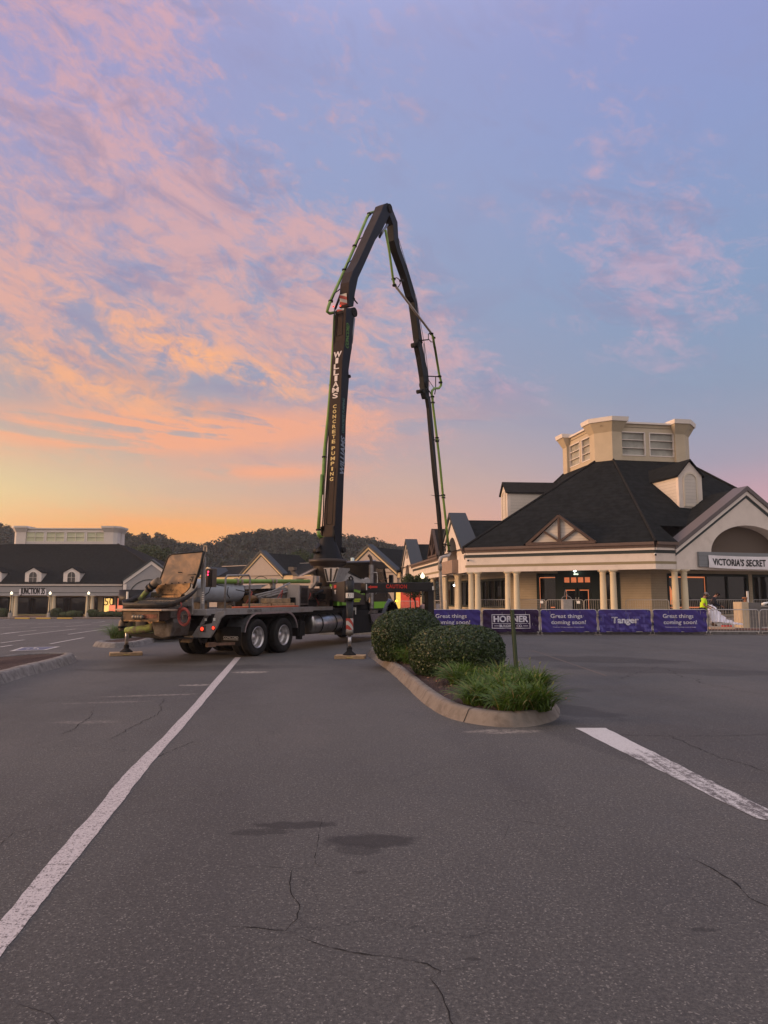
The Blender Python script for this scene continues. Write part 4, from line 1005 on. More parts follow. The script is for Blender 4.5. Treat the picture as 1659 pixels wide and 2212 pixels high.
# lettered banner on the sign panel
ban = thing('shop_banner', 'white vinyl banner with black capital letters hung under the round arch', 'banner', fBC.pt(GC, 4, .2), world=True)
c00 = [fBC.hit(*zw(*p)) for p in [(845, 1230), (1648, 1258), (1640, 1088), (835, 1065)]]
mb = MB(); nx_, nz_ = 26, 5; vs2 = []
def banpt(a, b, off=0.0):
    x = (c00[0][0] * (1 - a) + c00[1][0] * a) * (1 - b) + (c00[3][0] * (1 - a) + c00[2][0] * a) * b
    z = (c00[0][1] * (1 - a) + c00[1][1] * a) * (1 - b) + (c00[3][1] * (1 - a) + c00[2][1] * a) * b
    z -= 0.03 * math.sin(math.pi * a)
    return fBC.pt(x, z, .20 + .02 * math.sin(a * 19 + b * 2) + .015 * math.sin(a * 7 + b * 5) + off)
for j in range(nz_ + 1):
    for i in range(nx_ + 1): vs2.append(banpt(i / nx_, j / nz_))
mb.add(vs2, [(j * (nx_ + 1) + i, j * (nx_ + 1) + i + 1, (j + 1) * (nx_ + 1) + i + 1, (j + 1) * (nx_ + 1) + i) for j in range(nz_) for i in range(nx_)], True)
mb.build('banner_sheet', M_banner_w, ban)
bw_ = c00[1][0] - c00[0][0]
lettering("VICTORIA'S SECRET", 1, lambda x, y, o: banpt(.5 + x / bw_, .5 + y / .92 * 1.0, .012), M_black, ban, bold=.025, fitw=bw_ * .87, fith=.50, spacing=1.05)
# security cameras on the beam
for f_, s_, z_ in ((fAB, LAB - .0, 4.22), (fAB, .35, 4.22)):
    p = f_.pt(s_, z_, .10) if s_ > 1 else f_.pt(.15, 4.15, .10)
    c_ = thing('security_camera', 'small white dome camera on the beam at the corner nearest the front gable' if s_ > 1 else 'small white dome camera on the beam at the far left corner of the porch', 'security camera', p, group='security cameras on the porch beam')
    mb = MB(); mb.tube([(0, 0.1, 0), (0, -.08, 0.02)], .05, 10); mb.build('body', M_white, c_)
    mb = MB(); mb.sphere((0, -.10, -.04), .065, 12, 8); mb.build('dome', M_black, c_)
# lit porch lamps
def porch_lamp(p, label, m=None, r=.09):
    t_ = thing('porch_lamp', label, 'lamp', p, group='lit lamps under the porch')
    mb = MB(); mb.lathe([(r * 1.7, .05), (r * 1.9, .02), (r * 1.2, 0)], (0, 0, 0), n=14); mb.build('housing', M_post, t_)
    mb = MB(); mb.sphere((0, 0, -.03), r, 14, 9); mb.build('bulb', m or M_lamp_w, t_)
porch_lamp(Vector(iAB.pt(iAB.hit(*zq(1257, 95))[0], 3.48, .45)), 'bright lamp under the porch above the dark green double doors')
porch_lamp(aty(*zx(1320, 1198), 52.5), 'bright lamp on the wall between the left porch columns')
mb = MB(); ex = thing('exit_light', 'small pale oval emergency light right above the double door', 'light fitting', iAB.pt(iAB.hit(*zq(1260, 140))[0], 3.22, .1))
mb.sphere((-.08, 0, 0), .07, 10, 8, (1.3, .7, .8)); mb.sphere((.08, 0, 0), .07, 10, 8, (1.3, .7, .8)); mb.build('twin_heads', mat('pale_glow', (.7, .7, .6), .5, emit=(.9, 1, .8), es=.9), ex)

# ---------------------------------------------------------------- globe street lamps
def make_lamp(label, loc, h=3.4, group='globe lamp posts along the walk', pier=True, s=1.0):
    t_ = thing('street_lamp', label, 'street lamp', loc, group=group)
    base = .75 if pier else 0
    if pier:
        mb = MB(); mb.lathe([(.30, 0), (.30, .70), (.27, .75), (0, .75)], n=18); mb.build('base', M_concrete, t_)
    mb = MB(); mb.lathe([(.16, base), (.16, base + .1), (.09, base + .25), (.055, base + .4), (.045, h - .1), (.09, h - .06), (.09, h)], n=14); mb.build('post', M_post, t_)
    mb = MB(); mb.lathe([(a * s, h + b * s) for a, b in ((.09, 0), (.20, .10), (.24, .24), (.20, .40), (.10, .50), (.05, .56), (.03, .64), (.001, .66))], n=18); mb.build('globe', M_lamp, t_)
    return t_
g1 = aty(*zx(790, 1060), 47.0); make_lamp('lit globe street lamp standing nearest the left porch columns', (g1.x, g1.y, FZ * .4), h=g1.z - .15 - FZ * .4, pier=False, s=.62)
g2 = aty(*zx(585, 1140), 56.0); make_lamp('lit globe street lamp behind the black outrigger beam, farther back', (g2.x, g2.y, 0), h=g2.z - .15, pier=False, s=.62)
# ---------------------------------------------------------------- middle range of shops behind the truck
mid = thing('shop_range', 'low shop range with stucco gables and dark roof behind the pump truck', 'building', (-8, 88, -1), world=True)
mp0, mp1 = Vector((-15.9, 92.0)), Vector((-1.75, 81.4))
fM = Fr(mp0, mp1)
smin, smax = -14.0, 22.0
M_stM = mat('mushroom_stucco', (0.40, 0.335, 0.29), 0.85, var=0.04, vs=1.2, bump=0.2, bs=60)
M_ylw = mat('yellow_cream_trim', (0.66, 0.50, 0.29), 0.7)
mb = MB(); fM.box(mb, smin, smax, -1.4, 4.35, -.6, -.2); mb.build('wall', M_stM, mid)
mb = MB(); fM.box(mb, smin, smax, 3.9, 4.5, -.22, -.03); mb.build('cornice', M_ylw, mid)
zr_ = 6.25
mb = MB(); mb.quad(fM.pt(smin, 4.5, .1), fM.pt(smax, 4.5, .1), fM.pt(smax, zr_, -5.5), fM.pt(smin, zr_, -5.5)); mb.quad(fM.pt(smin, zr_, -5.5), fM.pt(smax, zr_, -5.5), fM.pt(smax, 4.5, -11), fM.pt(smin, 4.5, -11)); mb.build('roof', M_roof, mid)
mb = MB(); fM.box(mb, smin, smax, zr_ - .02, zr_ + .08, -5.6, -5.4); mb.build('ridge_cap', M_stM, mid)
for c_, u in ((fM.hit(*z2(95, 140))[0], 0), (fM.hit(*z2(985, 90))[0], 1)):
    zp_ = fM.hit(*(z2(95, 140) if not u else z2(985, 90)))[1]
    gable_front(fM, mid, c_, 4.0, zp_ - 3.0, zp_, .8, zbot=-1.4, mat_wall=M_stM, mat_cope=M_metalroof, mat_trim=M_ylw)
    mb = MB(); n = 16; a_ = arc_pts((c_, 2.6), 1.9, 20, 160, n); b_ = arc_pts((c_, 2.6), 1.8, 20, 160, n)
    for i in range(n): fM.prism(mb, [b_[i], b_[i + 1], a_[i + 1], a_[i]], 0.0, .03)
    mb.build('arch_moulding', M_dark, mid)
    mb = MB(); ridge_roof(mb, fM, c_, 4.0, zp_ - 3.0, zp_ - .1, -.7, -7.0); mb.build('gable_roof', M_metalroof if 0 else M_roof, mid)
cs, czp = fM.hit(*zm(700, 2050, 2.765)(375, 608))
mb = MB(); fM.prism(mb, [(cs - 1.5, 4.55), (cs + 1.5, 4.55), (cs, czp)], -.2, .12); mb.build('small_gable', M_stM, mid)
mb = MB(); fbar(fM, mb, (cs - 1.5, 4.6), (cs, czp), .16, .12, .3); fbar(fM, mb, (cs + 1.5, 4.6), (cs, czp), .16, .12, .301); fbar(fM, mb, (cs - 1.4, 4.6), (cs + 1.4, 4.6), .14, .12, .302); mb.build('gable_trim', M_ylw, mid)
mb = MB(); ridge_roof(mb, fM, cs, 1.6, 4.6, czp + .05, -.2, -3.0); mb.build('small_gable_roof', M_metalroof, mid)
# shop windows of the range, seen below the outrigger: a red hoarding and a lit amber window
fM2 = fM.shift(.02)
s0_, z0_ = fM.hit(*zx(0 + 0, 1244)); 
mb = MB(); a_, b_ = fM.hit(*zm(1450, 2200, 4.1475)(630, 850))[0], fM.hit(*zm(1450, 2200, 4.1475)(950, 850))[0]
rh = thing('red_hoarding', 'bright red panel across a shopfront below the black outrigger beam', 'hoarding', aty(*zm(1450, 2200, 4.1475)(790, 900), 64), world=True)
pA, pB = aty(*zm(1450, 2200, 4.1475)(632, 900), 66), aty(*zm(1450, 2200, 4.1475)(945, 900), 62)
fR = Fr((pA.x, pA.y), (pB.x, pB.y)); mb = MB(); fR.box(mb, 0, (pB - pA).length, -.2, 2.4, -.1, 0); mb.build('panel', mat('red_sheeting', (0.42, 0.045, 0.03), .6, var=.2, vs=1.5), rh)
lw_ = thing('lit_shop_window', 'glowing amber shop window seen under the black outrigger beam', 'window', aty(*zm(1450, 2200, 4.1475)(565, 760), 68), world=True)
pA = aty(*zm(1450, 2200, 4.1475)(540, 760), 68); mb = MB(); mb.box(pA.x - .1, pA.x + 2.3, pA.y, pA.y + .1, .2, 3.1); mb.build('frame', M_frame, lw_)
mb = MB(); mb.box(pA.x + .1, pA.x + 2.1, pA.y - .03, pA.y, .3, 2.9); mb.build('pane', mat('amber_window', (.6, .4, .1), .5, var=.4, vs=2, emit=(1.0, .62, .12), es=.9), lw_)

# ---------------------------------------------------------------- left building
JB = thing('shopping_building', 'long grey outlet building with dark roof and wide lantern at far left', 'building', (-50, 110, -1.35), world=True)
ZG = -1.35
fJ = Fr((-90, 110), (-30, 110))
def J(px, py): return fJ.hit(*z3(px, py))
M_stJ = mat('grey_blue_stucco', (0.31, 0.30, 0.305), 0.85, var=0.03, vs=1.0)
eR = J(1165, 600)[0]
mb = MB(); fJ.box(mb, 0, eR, 2.0, 3.55, -.5, 0); mb.build('beam', M_stJ, JB)
mb = MB(); fJ.box(mb, 0, eR, 3.55, 3.82, -.5, .15); mb.build('cornice', M_stucco_w, JB)
mb = MB(); fJ.box(mb, 0, eR, 2.45, 2.52, 0, .02); fJ.box(mb, 0, eR, 3.42, 3.55, 0, .03); mb.build('band', M_dark, JB)
cpq = Vector((-62.6, 119.5)); cfJ = Fr(cpq, ang=1.0); cwJ = 17.3
mb = MB(); Ej = [fJ.pt(-6, 3.84, .3), fJ.pt(eR + 8.5, 3.84, .3), fJ.pt(eR + 8.5, 3.84, -30), fJ.pt(-6, 3.84, -30)]; Kj = [Vector((-63.5, 119.2, 10.7)), Vector((-44.9, 119.6, 10.7)), Vector((-44.9, 124, 10.7)), Vector((-63.5, 124, 10.7))]
mb.add([tuple(p) for p in Ej + Kj], [(0, 1, 5, 4), (1, 2, 6, 5), (2, 3, 7, 6), (3, 0, 4, 7), (4, 5, 6, 7)]); rj = mb.build('roof', M_roof, JB)
mb = MB(); hip_ridge(mb, Ej[1], Kj[1], .12); mb.build('hip_cap', M_ridge, rj)
M_paleJ = mat('pale_grey_stucco', (0.64, 0.57, 0.52), .85, var=.03, vs=1)
M_frostJ = mat('pale_green_pane', (0.50, 0.48, 0.33), .3, var=.12, vs=.4, emit=(.9, .8, .4), es=.05)
cupola(JB, cpq, 1.0, cwJ, 4.6, 10.7, 13.75, M_paleJ, pier=2.1, wins=(4, 2), rows=2, win_m=M_frostJ, cham=.5, wall_drop=.45)
for px in (-65, 313, 677):
    c_ = J(px, 600)[0] * 1.0
    fd = fJ.shift(-.15); c_ = fd.hit(*z3(px, 600))[0]
    z0_ = fd.hit(*z3(px, 655))[1]; z1_2 = fd.hit(*z3(px, 545))[1]; zp_ = fd.hit(*z3(px, 497))[1]
    box_dormer(JB, fd, c_, 1.25, z0_, z1_2, zp_, 4.6, M_siding_w, m_front=M_stucco_w, lou=M_glass, muntin=M_stucco_w)
# right hand gable wing of the left building
fJ2 = fJ.shift(1.5)
cw_, zw_ = fJ2.hit(*z3(1440, 430)); ft = fJ2.hit(*z3(1172, 620))
sgap = cw_ - ft[0]
gable_front(fJ2, JB, cw_, sgap, ft[1], zw_, 1.0, zbot=ZG, mat_wall=M_stJ, mat_cope=M_dark, trims=False)
mb = MB(); k_ = math.sqrt(1 + ((zw_ - ft[1]) / sgap) ** 2)
for sg in (-1, 1):
    p_ = [(cw_, zw_), (cw_ + sg * sgap, ft[1]), (cw_ + sg * sgap, ft[1] - .5 * k_), (cw_, zw_ - .5 * k_)]; fJ2.prism(mb, p_ if sg < 0 else p_[::-1], 0, .12)
fJ2.box(mb, cw_ - sgap, cw_ - sgap + .5, ft[1] - 1.6, ft[1] - .6, 0, .12)
mb.build('rake_trim', M_stucco_w, JB)
mb = MB(); n = 16; a_ = arc_pts((cw_ - .3, 1.3), 3.2, 15, 165, n); b_ = arc_pts((cw_ - .3, 1.3), 3.05, 15, 165, n)
for i in range(n): fJ2.prism(mb, [b_[i], b_[i + 1], a_[i + 1], a_[i]], 0.0, .04)
mb.build('arch_moulding', M_dark, JB)
mb = MB(); ridge_roof(mb, fJ2, cw_, sgap, ft[1], zw_ - .1, -.8, -10); mb.build('gable_roof', M_roof, JB)
# shop walls
fJi = fJ.shift(-3.0)
M_sidJ = mat('yellow_lit_siding', (0.55, 0.45, 0.25), .8, lines=(2, .2, .4))  # yellow light on the wall is put into this base colour
mb = MB(); fJi.box(mb, 0, eR + 6, ZG, ZG + .55, -.2, 0); fJi.box(mb, 0, eR + 6, 1.75, 2.2, -.2, 0)
a_, b_ = fJi.hit(*z3(928, 800))[0], fJi.hit(*z3(980, 800))[0]; c_, d_ = fJi.hit(*z3(1075, 800))[0], fJi.hit(*z3(1105, 800))[0]
fJi.box(mb, a_, b_, ZG + .55, 1.75, -.2, 0); fJi.box(mb, c_, d_, ZG + .55, 1.75, -.2, 0); fJi.box(mb, d_ + 1.9, eR + 6, ZG + .55, 1.75, -.2, 0)
mb.build('shop_wall', M_sidJ, JB)
def win(frx, x0, x1, mull=(), m=None):
    a, b = frx.hit(*z3(x0, 800))[0], frx.hit(*z3(x1, 800))[0]
    return shopfront(JB, frx, a, b, ZG + .5, 1.8, [a + (b - a) * q for q in mull], m_glass=m, bw=.18)
win(fJi, -400, 85, (.25, .5, .75)); win(fJi, 90, 525, (.5,)); win(fJi, 525, 930, (.2, .32, .72))
M_warmwin = mat('lit_sale_window', (.9, .7, .3), .6, var=.25, vs=1.2, emit=(1.0, .58, .16), es=1.15)
M_redwin = mat('lit_pink_window', (.9, .4, .3), .6, var=.3, vs=1.2, emit=(1.0, .22, .10), es=.9)
w1_ = win(fJi, 978, 1078, (), M_warmwin); w2_ = win(fJi, 1103, 1200, (), M_redwin)
sc_, zc_ = fJi.hit(*z3(1035, 820))
lettering('50', 1, lambda x, y, o: fJi.pt(sc_ + x, zc_ + y, .03), M_black, JB, fitw=1.5, fith=1.25)
mb = MB(); fJi.box(mb, sc_ + .0, sc_ + 1.0, ZG + .7, ZG + 1.9, .0, .03); mb.build('poster', M_redwin, JB)
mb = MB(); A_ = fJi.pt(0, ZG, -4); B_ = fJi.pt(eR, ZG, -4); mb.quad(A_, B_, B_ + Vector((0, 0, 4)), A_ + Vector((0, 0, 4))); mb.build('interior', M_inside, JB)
mb = MB(); fJ.box(mb, 0, eR + 7, 2.02, 2.06, -3.2, -.4); mb.build('porch_ceiling', M_soffit, JB)
mb = MB()
for px, py, w_, h_ in ((305, 880, 1.2, 1.1), (790, 860, 1.3, 1.3), (575, 800, .5, .3)):
    c_, zc_ = fJi.hit(*z3(px, py)); fJi.box(mb, c_ - w_ / 2, c_ + w_ / 2, zc_ - h_ / 2, zc_ + h_ / 2, -.6, -.5)
mb.build('display_poster', mat('dull_poster', (.22, .16, .11), .8, var=.5, vs=2.5), JB)
for px in (145, 108, 505, 470 + 3, 870, 835 - 8, -230, -195, -600):
    c_ = fJ.hit(*z3(px, 800))[0]; column_thing('', '', fJ.pt(c_, 0, -.25), z0=ZG + .25, z1_=2.0, r=.30, root=JB)
slab('porch_floor', [(-92, 109.2), (-30, 109.2), (-30, 114), (-92, 114)], ZG - .3, ZG + .25, M_brick, JB)
jb = thing('shop_banner', 'small white banner with black capitals and a number on the far left building', 'banner', fJ.pt(J(312, 730)[0], 2.8, .1), world=True)
c4 = [J(*p) for p in [(182, 755), (440, 757), (440, 706), (186, 703)]]
mb = MB(); fJ.prism(mb, c4, .06, .09); mb.build('banner_sheet', M_banner_w, jb)
jc = ((c4[0][0] + c4[1][0]) / 2, (c4[0][1] + c4[2][1]) / 2)
lettering('JUNCTION 35', 1, lambda x, y, o: fJ.pt(jc[0] + x, jc[1] + y, .10), M_black, jb, bold=.03, fitw=(c4[1][0] - c4[0][0]) * .88, fith=1.25, spacing=1.1)
# kerb and planting strip of the left building, with painted yellow kerb runs
mb = MB(); mb.box(-95, -28, 104.3, 109.2, ZG - .3, ZG + .18); tag(mb.build('pavement', mat('pebble_bed', (.22, .17, .14), .9, var=.5, vs=9), None), kind='structure')
M_yk = mat('yellow_kerb_paint', (.62, .38, .06), .7)
for a, b in ((150, 280), (350, 480), (550, 685)):
    p, q = aty(*z3(a, 985), 104.2), aty(*z3(b, 985), 104.2)
    mb = MB(); mb.box(p.x, q.x, 103.9, 104.35, ZG - .2, ZG + .20); tag(mb.build('yellow_kerb', M_yk), kind='structure')
for i, (px, lab) in enumerate(((100, 'lit globe street lamp on a pale round base left of the small banner'), (467, 'lit globe street lamp on a pale round base right of the small banner'), (833, 'lit globe street lamp on a pale round base left of the glowing sale window'))):
    p = aty(*z3(px, 900), 106.5); make_lamp(lab, (p.x, p.y, ZG + .1), h=3.4, group='globe lamp posts before the far left building', s=.8)
# ================================================================ CONCRETE PUMP TRUCK
TH = R(66); hX, hY = math.cos(TH), math.sin(TH); rX, rY = hY, -hX
TO = Vector((-4.46, 21.86, 0))
def LWt(X, Rr, Z=0.0): return Vector((TO.x + hX * X + rX * Rr, TO.y + hY * X + rY * Rr, Z))
def fS(Rr=0.0): return Fr(LWt(0, Rr), LWt(1, Rr))                # side frames: s = distance forward, z, o = outwards to the right
def fX(X=0.0): return Fr(LWt(X, 0), LWt(X, 1))                   # rear frames: s = to the right, z, o = backwards
S0 = fS(0)
def tb(mb, X0, X1, R0, R1, Z0, Z1): return S0.box(mb, X0, X1, Z0, Z1, R0, R1)
M_tblack = mat('truck_black_paint', (0.010, 0.010, 0.012), 0.30, var=0.2, vs=4, spec=0.5, dirt=(0.03, 0.025, 0.022), dirt_amt=0.25, dirt_s=5)
M_arm = mat('black_outrigger_paint', (0.012, 0.010, 0.010), 0.45, dirt=(0.03, 0.025, 0.02), dirt_amt=0.2, dirt_s=7)
M_tgrey = mat('truck_grey_paint', (0.25, 0.235, 0.23), 0.45, var=0.08, vs=4, dirt=(0.15, 0.115, 0.09), dirt_amt=0.45, dirt_s=4)
M_tgreyd = mat('dirty_grey_steel', (0.125, 0.11, 0.10), 0.6, var=0.15, vs=5, dirt=(0.07, 0.05, 0.04), dirt_amt=0.6, dirt_s=5)
M_pale = mat('pale_grey_pedestal', (0.36, 0.34, 0.335), 0.45, var=.08, vs=4, dirt=(0.17, 0.14, 0.12), dirt_amt=0.4, dirt_s=4)
M_tank = mat('pale_blue_grey_tank', (0.36, 0.385, 0.42), 0.45, var=.06, vs=3, dirt=(0.20, 0.18, 0.165), dirt_amt=0.35, dirt_s=3)
M_tsteel = mat('worn_steel', (0.20, 0.17, 0.14), 0.55, metal=0.5, var=0.3, vs=7)
M_under = mat('undercarriage', (0.007, 0.006, 0.006), 0.8, var=0.4, vs=5)
M_rubber = mat('tyre_rubber', (0.013, 0.012, 0.012), 0.75, var=0.3, vs=8, bump=0.4, bs=60)
M_rim = mat('bright_alloy', (0.52, 0.50, 0.50), 0.30, metal=0.85, var=0.10, vs=5, dirt=(0.10, 0.07, 0.05), dirt_amt=0.30, dirt_s=9)
M_chrome = mat('brushed_aluminium', (0.40, 0.385, 0.38), 0.28, metal=0.95, var=0.12, vs=4, dirt=(0.12, 0.10, 0.09), dirt_amt=0.35, dirt_s=3)
M_green = mat('lime_green_pipe', (0.17, 0.27, 0.055), 0.5, var=0.12, vs=4, dirt=(0.12, 0.12, 0.06), dirt_amt=0.28, dirt_s=6)
M_greend = mat('concrete_smeared_green_pipe', (0.20, 0.29, 0.05), 0.6, var=0.2, vs=5, dirt=(0.13, 0.10, 0.075), dirt_amt=0.75, dirt_s=6)
M_limep = mat('lime_paint', (0.20, 0.46, 0.035), 0.4)
M_boomb = mat('boom_brown_black', (0.026, 0.013, 0.009), 0.55, spec=.3, var=0.18, vs=2.5, dirt=(0.045, 0.028, 0.02), dirt_amt=0.3, dirt_s=3)
M_pipe_g = mat('pale_steel_pipe', (0.40, 0.34, 0.30), 0.5, var=0.12, vs=3)
M_hose = mat('grey_end_hose', (0.24, 0.21, 0.18), 0.75, var=0.2, vs=6)
M_redpaint = mat('red_marking', (0.55, 0.035, 0.02), 0.5)
M_whitep = mat('white_marking', (0.70, 0.66, 0.60), 0.55)
M_cream = mat('gold_lettering', (0.62, 0.47, 0.20), 0.5)
M_blackh = mat('black_rubber_hose', (0.014, 0.013, 0.013), 0.5)
M_wood = mat('timber_mat', (0.38, 0.25, 0.14), 0.8, var=0.25, vs=5, dirt=(0.14, 0.10, 0.07), dirt_amt=0.4, dirt_s=6)
M_redhose = mat('red_air_hose', (0.30, 0.06, 0.05), 0.55, var=.15, vs=6)
M_orange = mat('orange_hose', (0.55, 0.12, 0.05), 0.55)
M_redlamp = mat('lit_tail_lamp', (0.6, 0.02, 0.02), 0.3, emit=(1.0, 0.05, 0.02), es=2.0)
M_amber_l = mat('lit_amber_marker', (0.6, 0.3, 0.02), 0.3, emit=(1.0, 0.48, 0.03), es=5.0)
M_copper = mat('concrete_stained_lid', (0.22, 0.135, 0.085), 0.4, metal=0.25, var=0.25, vs=3.5, dirt=(0.15, 0.115, 0.095), dirt_amt=0.75, dirt_s=2.6)
M_lip = mat('sooty_bronze_steel', (0.26, 0.15, 0.07), 0.35, metal=0.6, dirt=(0.012, 0.010, 0.008), dirt_amt=0.65, dirt_s=3.2)
M_navy = mat('navy_fender_paint', (0.022, 0.028, 0.045), 0.25, coat=0.3)
M_haz = bpy.data.materials.new('red_white_hazard'); M_haz.use_nodes = True
_t = M_haz.node_tree; _t.nodes.clear(); _k = NT(_t)
_p = _k.sep(_k.node('ShaderNodeTexCoord').outputs['Object'])
_f = _k.m('GREATER_THAN', _k.m('FRACT', _k.mul(_k.add(_k.add(_p[0], _p[1]), _k.mul(_p[2], 1.1)), 4.0)), .5)
_b = _k.node('ShaderNodeBsdfPrincipled', {'Base Color': _k.mix(_f, (.50, .46, .42), (.40, .045, .03)), 'Roughness': .5})
_k.node('ShaderNodeOutputMaterial', {'Surface': _b.outputs[0]})

TK = thing('pump_truck', 'black and grey concrete pump truck with lettered boom raised high, parked across the lot', 'truck', LWt(3, 0), world=True)
# ---- chassis
mb = MB()
for r_ in (-.45, .37): tb(mb, -3.0, 10.6, r_, r_ + .09, .78, 1.08)
for x_ in (-2.6, -1.5, 0, 1.5, 3, 4.5, 6, 7.5, 9): tb(mb, x_, x_ + .12, -.36, .37, .82, 1.02)
mb.build('chassis_frame', M_under, TK)
mb = MB(); tb(mb, -2.9, 6.6, -1.1, 1.1, 1.10, 1.29); tb(mb, 2.2, 7.0, -.9, .85, .7, 1.1); tb(mb, 4.9, 7.0, -1.15, 1.1, .42, 1.5); tb(mb, 7.0, 10.2, -.5, .5, .6, 1.3); mb.build('underbody', M_under, TK)
mb = MB(); tb(mb, -3.1, 2.45, 1.10, 1.24, 1.20, 1.37); tb(mb, 2.45, 3.9, 1.05, 1.20, 1.24, 1.36); mb.build('deck_rail', M_tgrey, TK, bevel=.01)
mb = MB(); tb(mb, -3.1, 3.9, -1.24, -1.10, 1.20, 1.37); tb(mb, -3.08, -2.9, -1.1, 1.1, 1.2, 1.36); mb.build('deck_rail', M_tgrey, TK, bevel=.01)
mb = MB(); tb(mb, -2.9, 4.2, -1.10, 1.10, 1.292, 1.32); mb.build('deck_plate', M_tgreyd, TK)
f_ = fS(1.24)
lx0, lx1 = f_.hit(*z1(1398, 712))[0], f_.hit(*z1(1530, 712))[0]
lettering('CCP - XR4-170', 1, lambda x, y, o: f_.pt((lx0 + lx1) / 2 + x, 1.29 + y, .004), M_black, TK, fitw=(lx1 - lx0), fith=.075, bold=.01)
# ---- wheels
def wheel(X, Rr, side, w_=.27, dish=True, root=TK):
    """side=+1 outer face to the right; dish: deep outer dual rim"""
    c = LWt(X, Rr, .53); ax = Vector((rX, rY, 0)) * side
    mb = MB(); r = .53; h = w_ / 2
    prof = [(.30, -h * .8), (.36, -h), (.46, -h * 1.02), (.505, -h * .9), (.525, -h * .70), (.53, -h * .45)]
    for g in (-.45, -.15, .15, .45):
        prof += [(.53, h * (g - .08)), (.515, h * (g - .05)), (.515, h * (g + .05)), (.53, h * (g + .08))]
    prof += [(.525, h * .70), (.505, h * .9), (.46, h * 1.02), (.36, h), (.30, h * .8)]
    mb.lathe(prof, c, ax, 40); wr = mb.build('wheel', M_rubber, root)
    mb = MB()
    if dish:
        mb.lathe([(.30, h * .84), (.315, h * .92), (.295, h * .96), (.275, h * .80), (.262, h * .2), (.255, -h * .35), (.22, -h * .55), (.13, -h * .6), (.125, -h * .1), (.10, h * .05), (.0, h * .08)], c, ax, 32)
    else:
        mb.lathe([(.30, h * .84), (.315, h * .92), (.27, h * .9), (.22, h * .5), (.12, h * 1.0), (.10, h * 1.3), (0, h * 1.35)], c, ax, 32)
    mb.build('rim', M_rim, wr)
    mb = MB(); x_ = ax.orthogonal().normalized(); y_ = ax.cross(x_)
    for k in range(10):
        a = 2 * math.pi * k / 10; p = c + (x_ * math.cos(a) + y_ * math.sin(a)) * .165
        if dish: mb.tube([p + ax * (-h * .58), p + ax * (-h * .42)], .013, 6)
        else: mb.tube([p + ax * h * .7, p + ax * h * 1.05], .013, 6)
    mb.build('wheel_nuts', M_tsteel, wr)
    mb = MB()
    for k in range(5):
        a = 2 * math.pi * (k + .5) / 5; p = c + (x_ * math.cos(a) + y_ * math.sin(a)) * .215
        if dish: mb.lathe([(0, -h * .552), (.026, -h * .552)], p, ax, 10, smooth=False)
    if mb.v: mb.build('hand_holes', M_black, wr)
for X_ in (-.70, .70):
    wheel(X_, 1.10, 1); wheel(X_, .77, 1); wheel(X_, -1.10, -1); wheel(X_, -.77, -1)
wheel(9.0, 1.05, 1, dish=False); wheel(9.0, -1.05, -1, dish=False)
mb = MB()
for X_ in (-.70, .70): mb.tube([LWt(X_, -.9, .53), LWt(X_, .9, .53)], .08, 10); mb.sphere(LWt(X_, 0, .53), .24)
mb.tube([LWt(9, -.9, .5), LWt(9, .9, .5)], .06, 8); mb.build('axles', M_under, TK)
# ---- wheel arch over the tandem
def arch_line(r_in, off=0.0):
    P_ = []
    for i in range(9): a = R(180 - 90 * i / 8 - 8); P_.append((-.78 + (.66 + off) * math.cos(a), .62 + (.62 + off) * math.sin(a)))
    for i in range(9): a = R(90 - 80 * i / 8); P_.append((.78 + (.66 + off) * math.cos(a), .62 + (.62 + off) * math.sin(a)))
    return P_
o_, i_ = arch_line(0, 0), arch_line(0, -.03)
mb = MB()
for k in range(len(o_) - 1): S0.prism(mb, [i_[k], i_[k + 1], o_[k + 1], o_[k]], .62, 1.24)
mb.build('mudguard', mat('dull_grey_guard', (.085, .085, .09), .5, var=.2, vs=5), TK)
o2, i2 = arch_line(0, .012), arch_line(0, -.045); mb = MB()
for k in range(len(o_) - 1): S0.prism(mb, [i2[k], i2[k + 1], o2[k + 1], o2[k]], 1.24, 1.275)
mb.build('guard_edge', M_chrome, TK)
# mud flap with pressed lettering, bracket bar
mb = MB(); fq = fX(-1.58); fq.box(mb, .60, 1.26, .34, .86, -.012, .012); fl = mb.build('mud_flap', M_rubber, TK, bevel=.01)
lettering('CONCORD', 1, lambda x, y, o: fq.pt(.93 + x, .56 + y, .02), M_whitep, TK, fitw=.50, fith=.075, name='flap_lettering', bold=.01)
mb = MB(); fq.box(mb, .68, 1.18, .495, .505, .012, .018); mb.build('flap_line', M_whitep, TK)
mb = MB(); mb.bar(LWt(-2.35, .95, .42), LWt(-1.5, 1.05, .40), .07, .07); mb.bar(LWt(-2.35, .95, .42), LWt(-2.6, .9, .42), .12, .12); mb.build('step_bar', mat('rusty_bar', (.16, .09, .06), .7, var=.3, vs=8), TK)
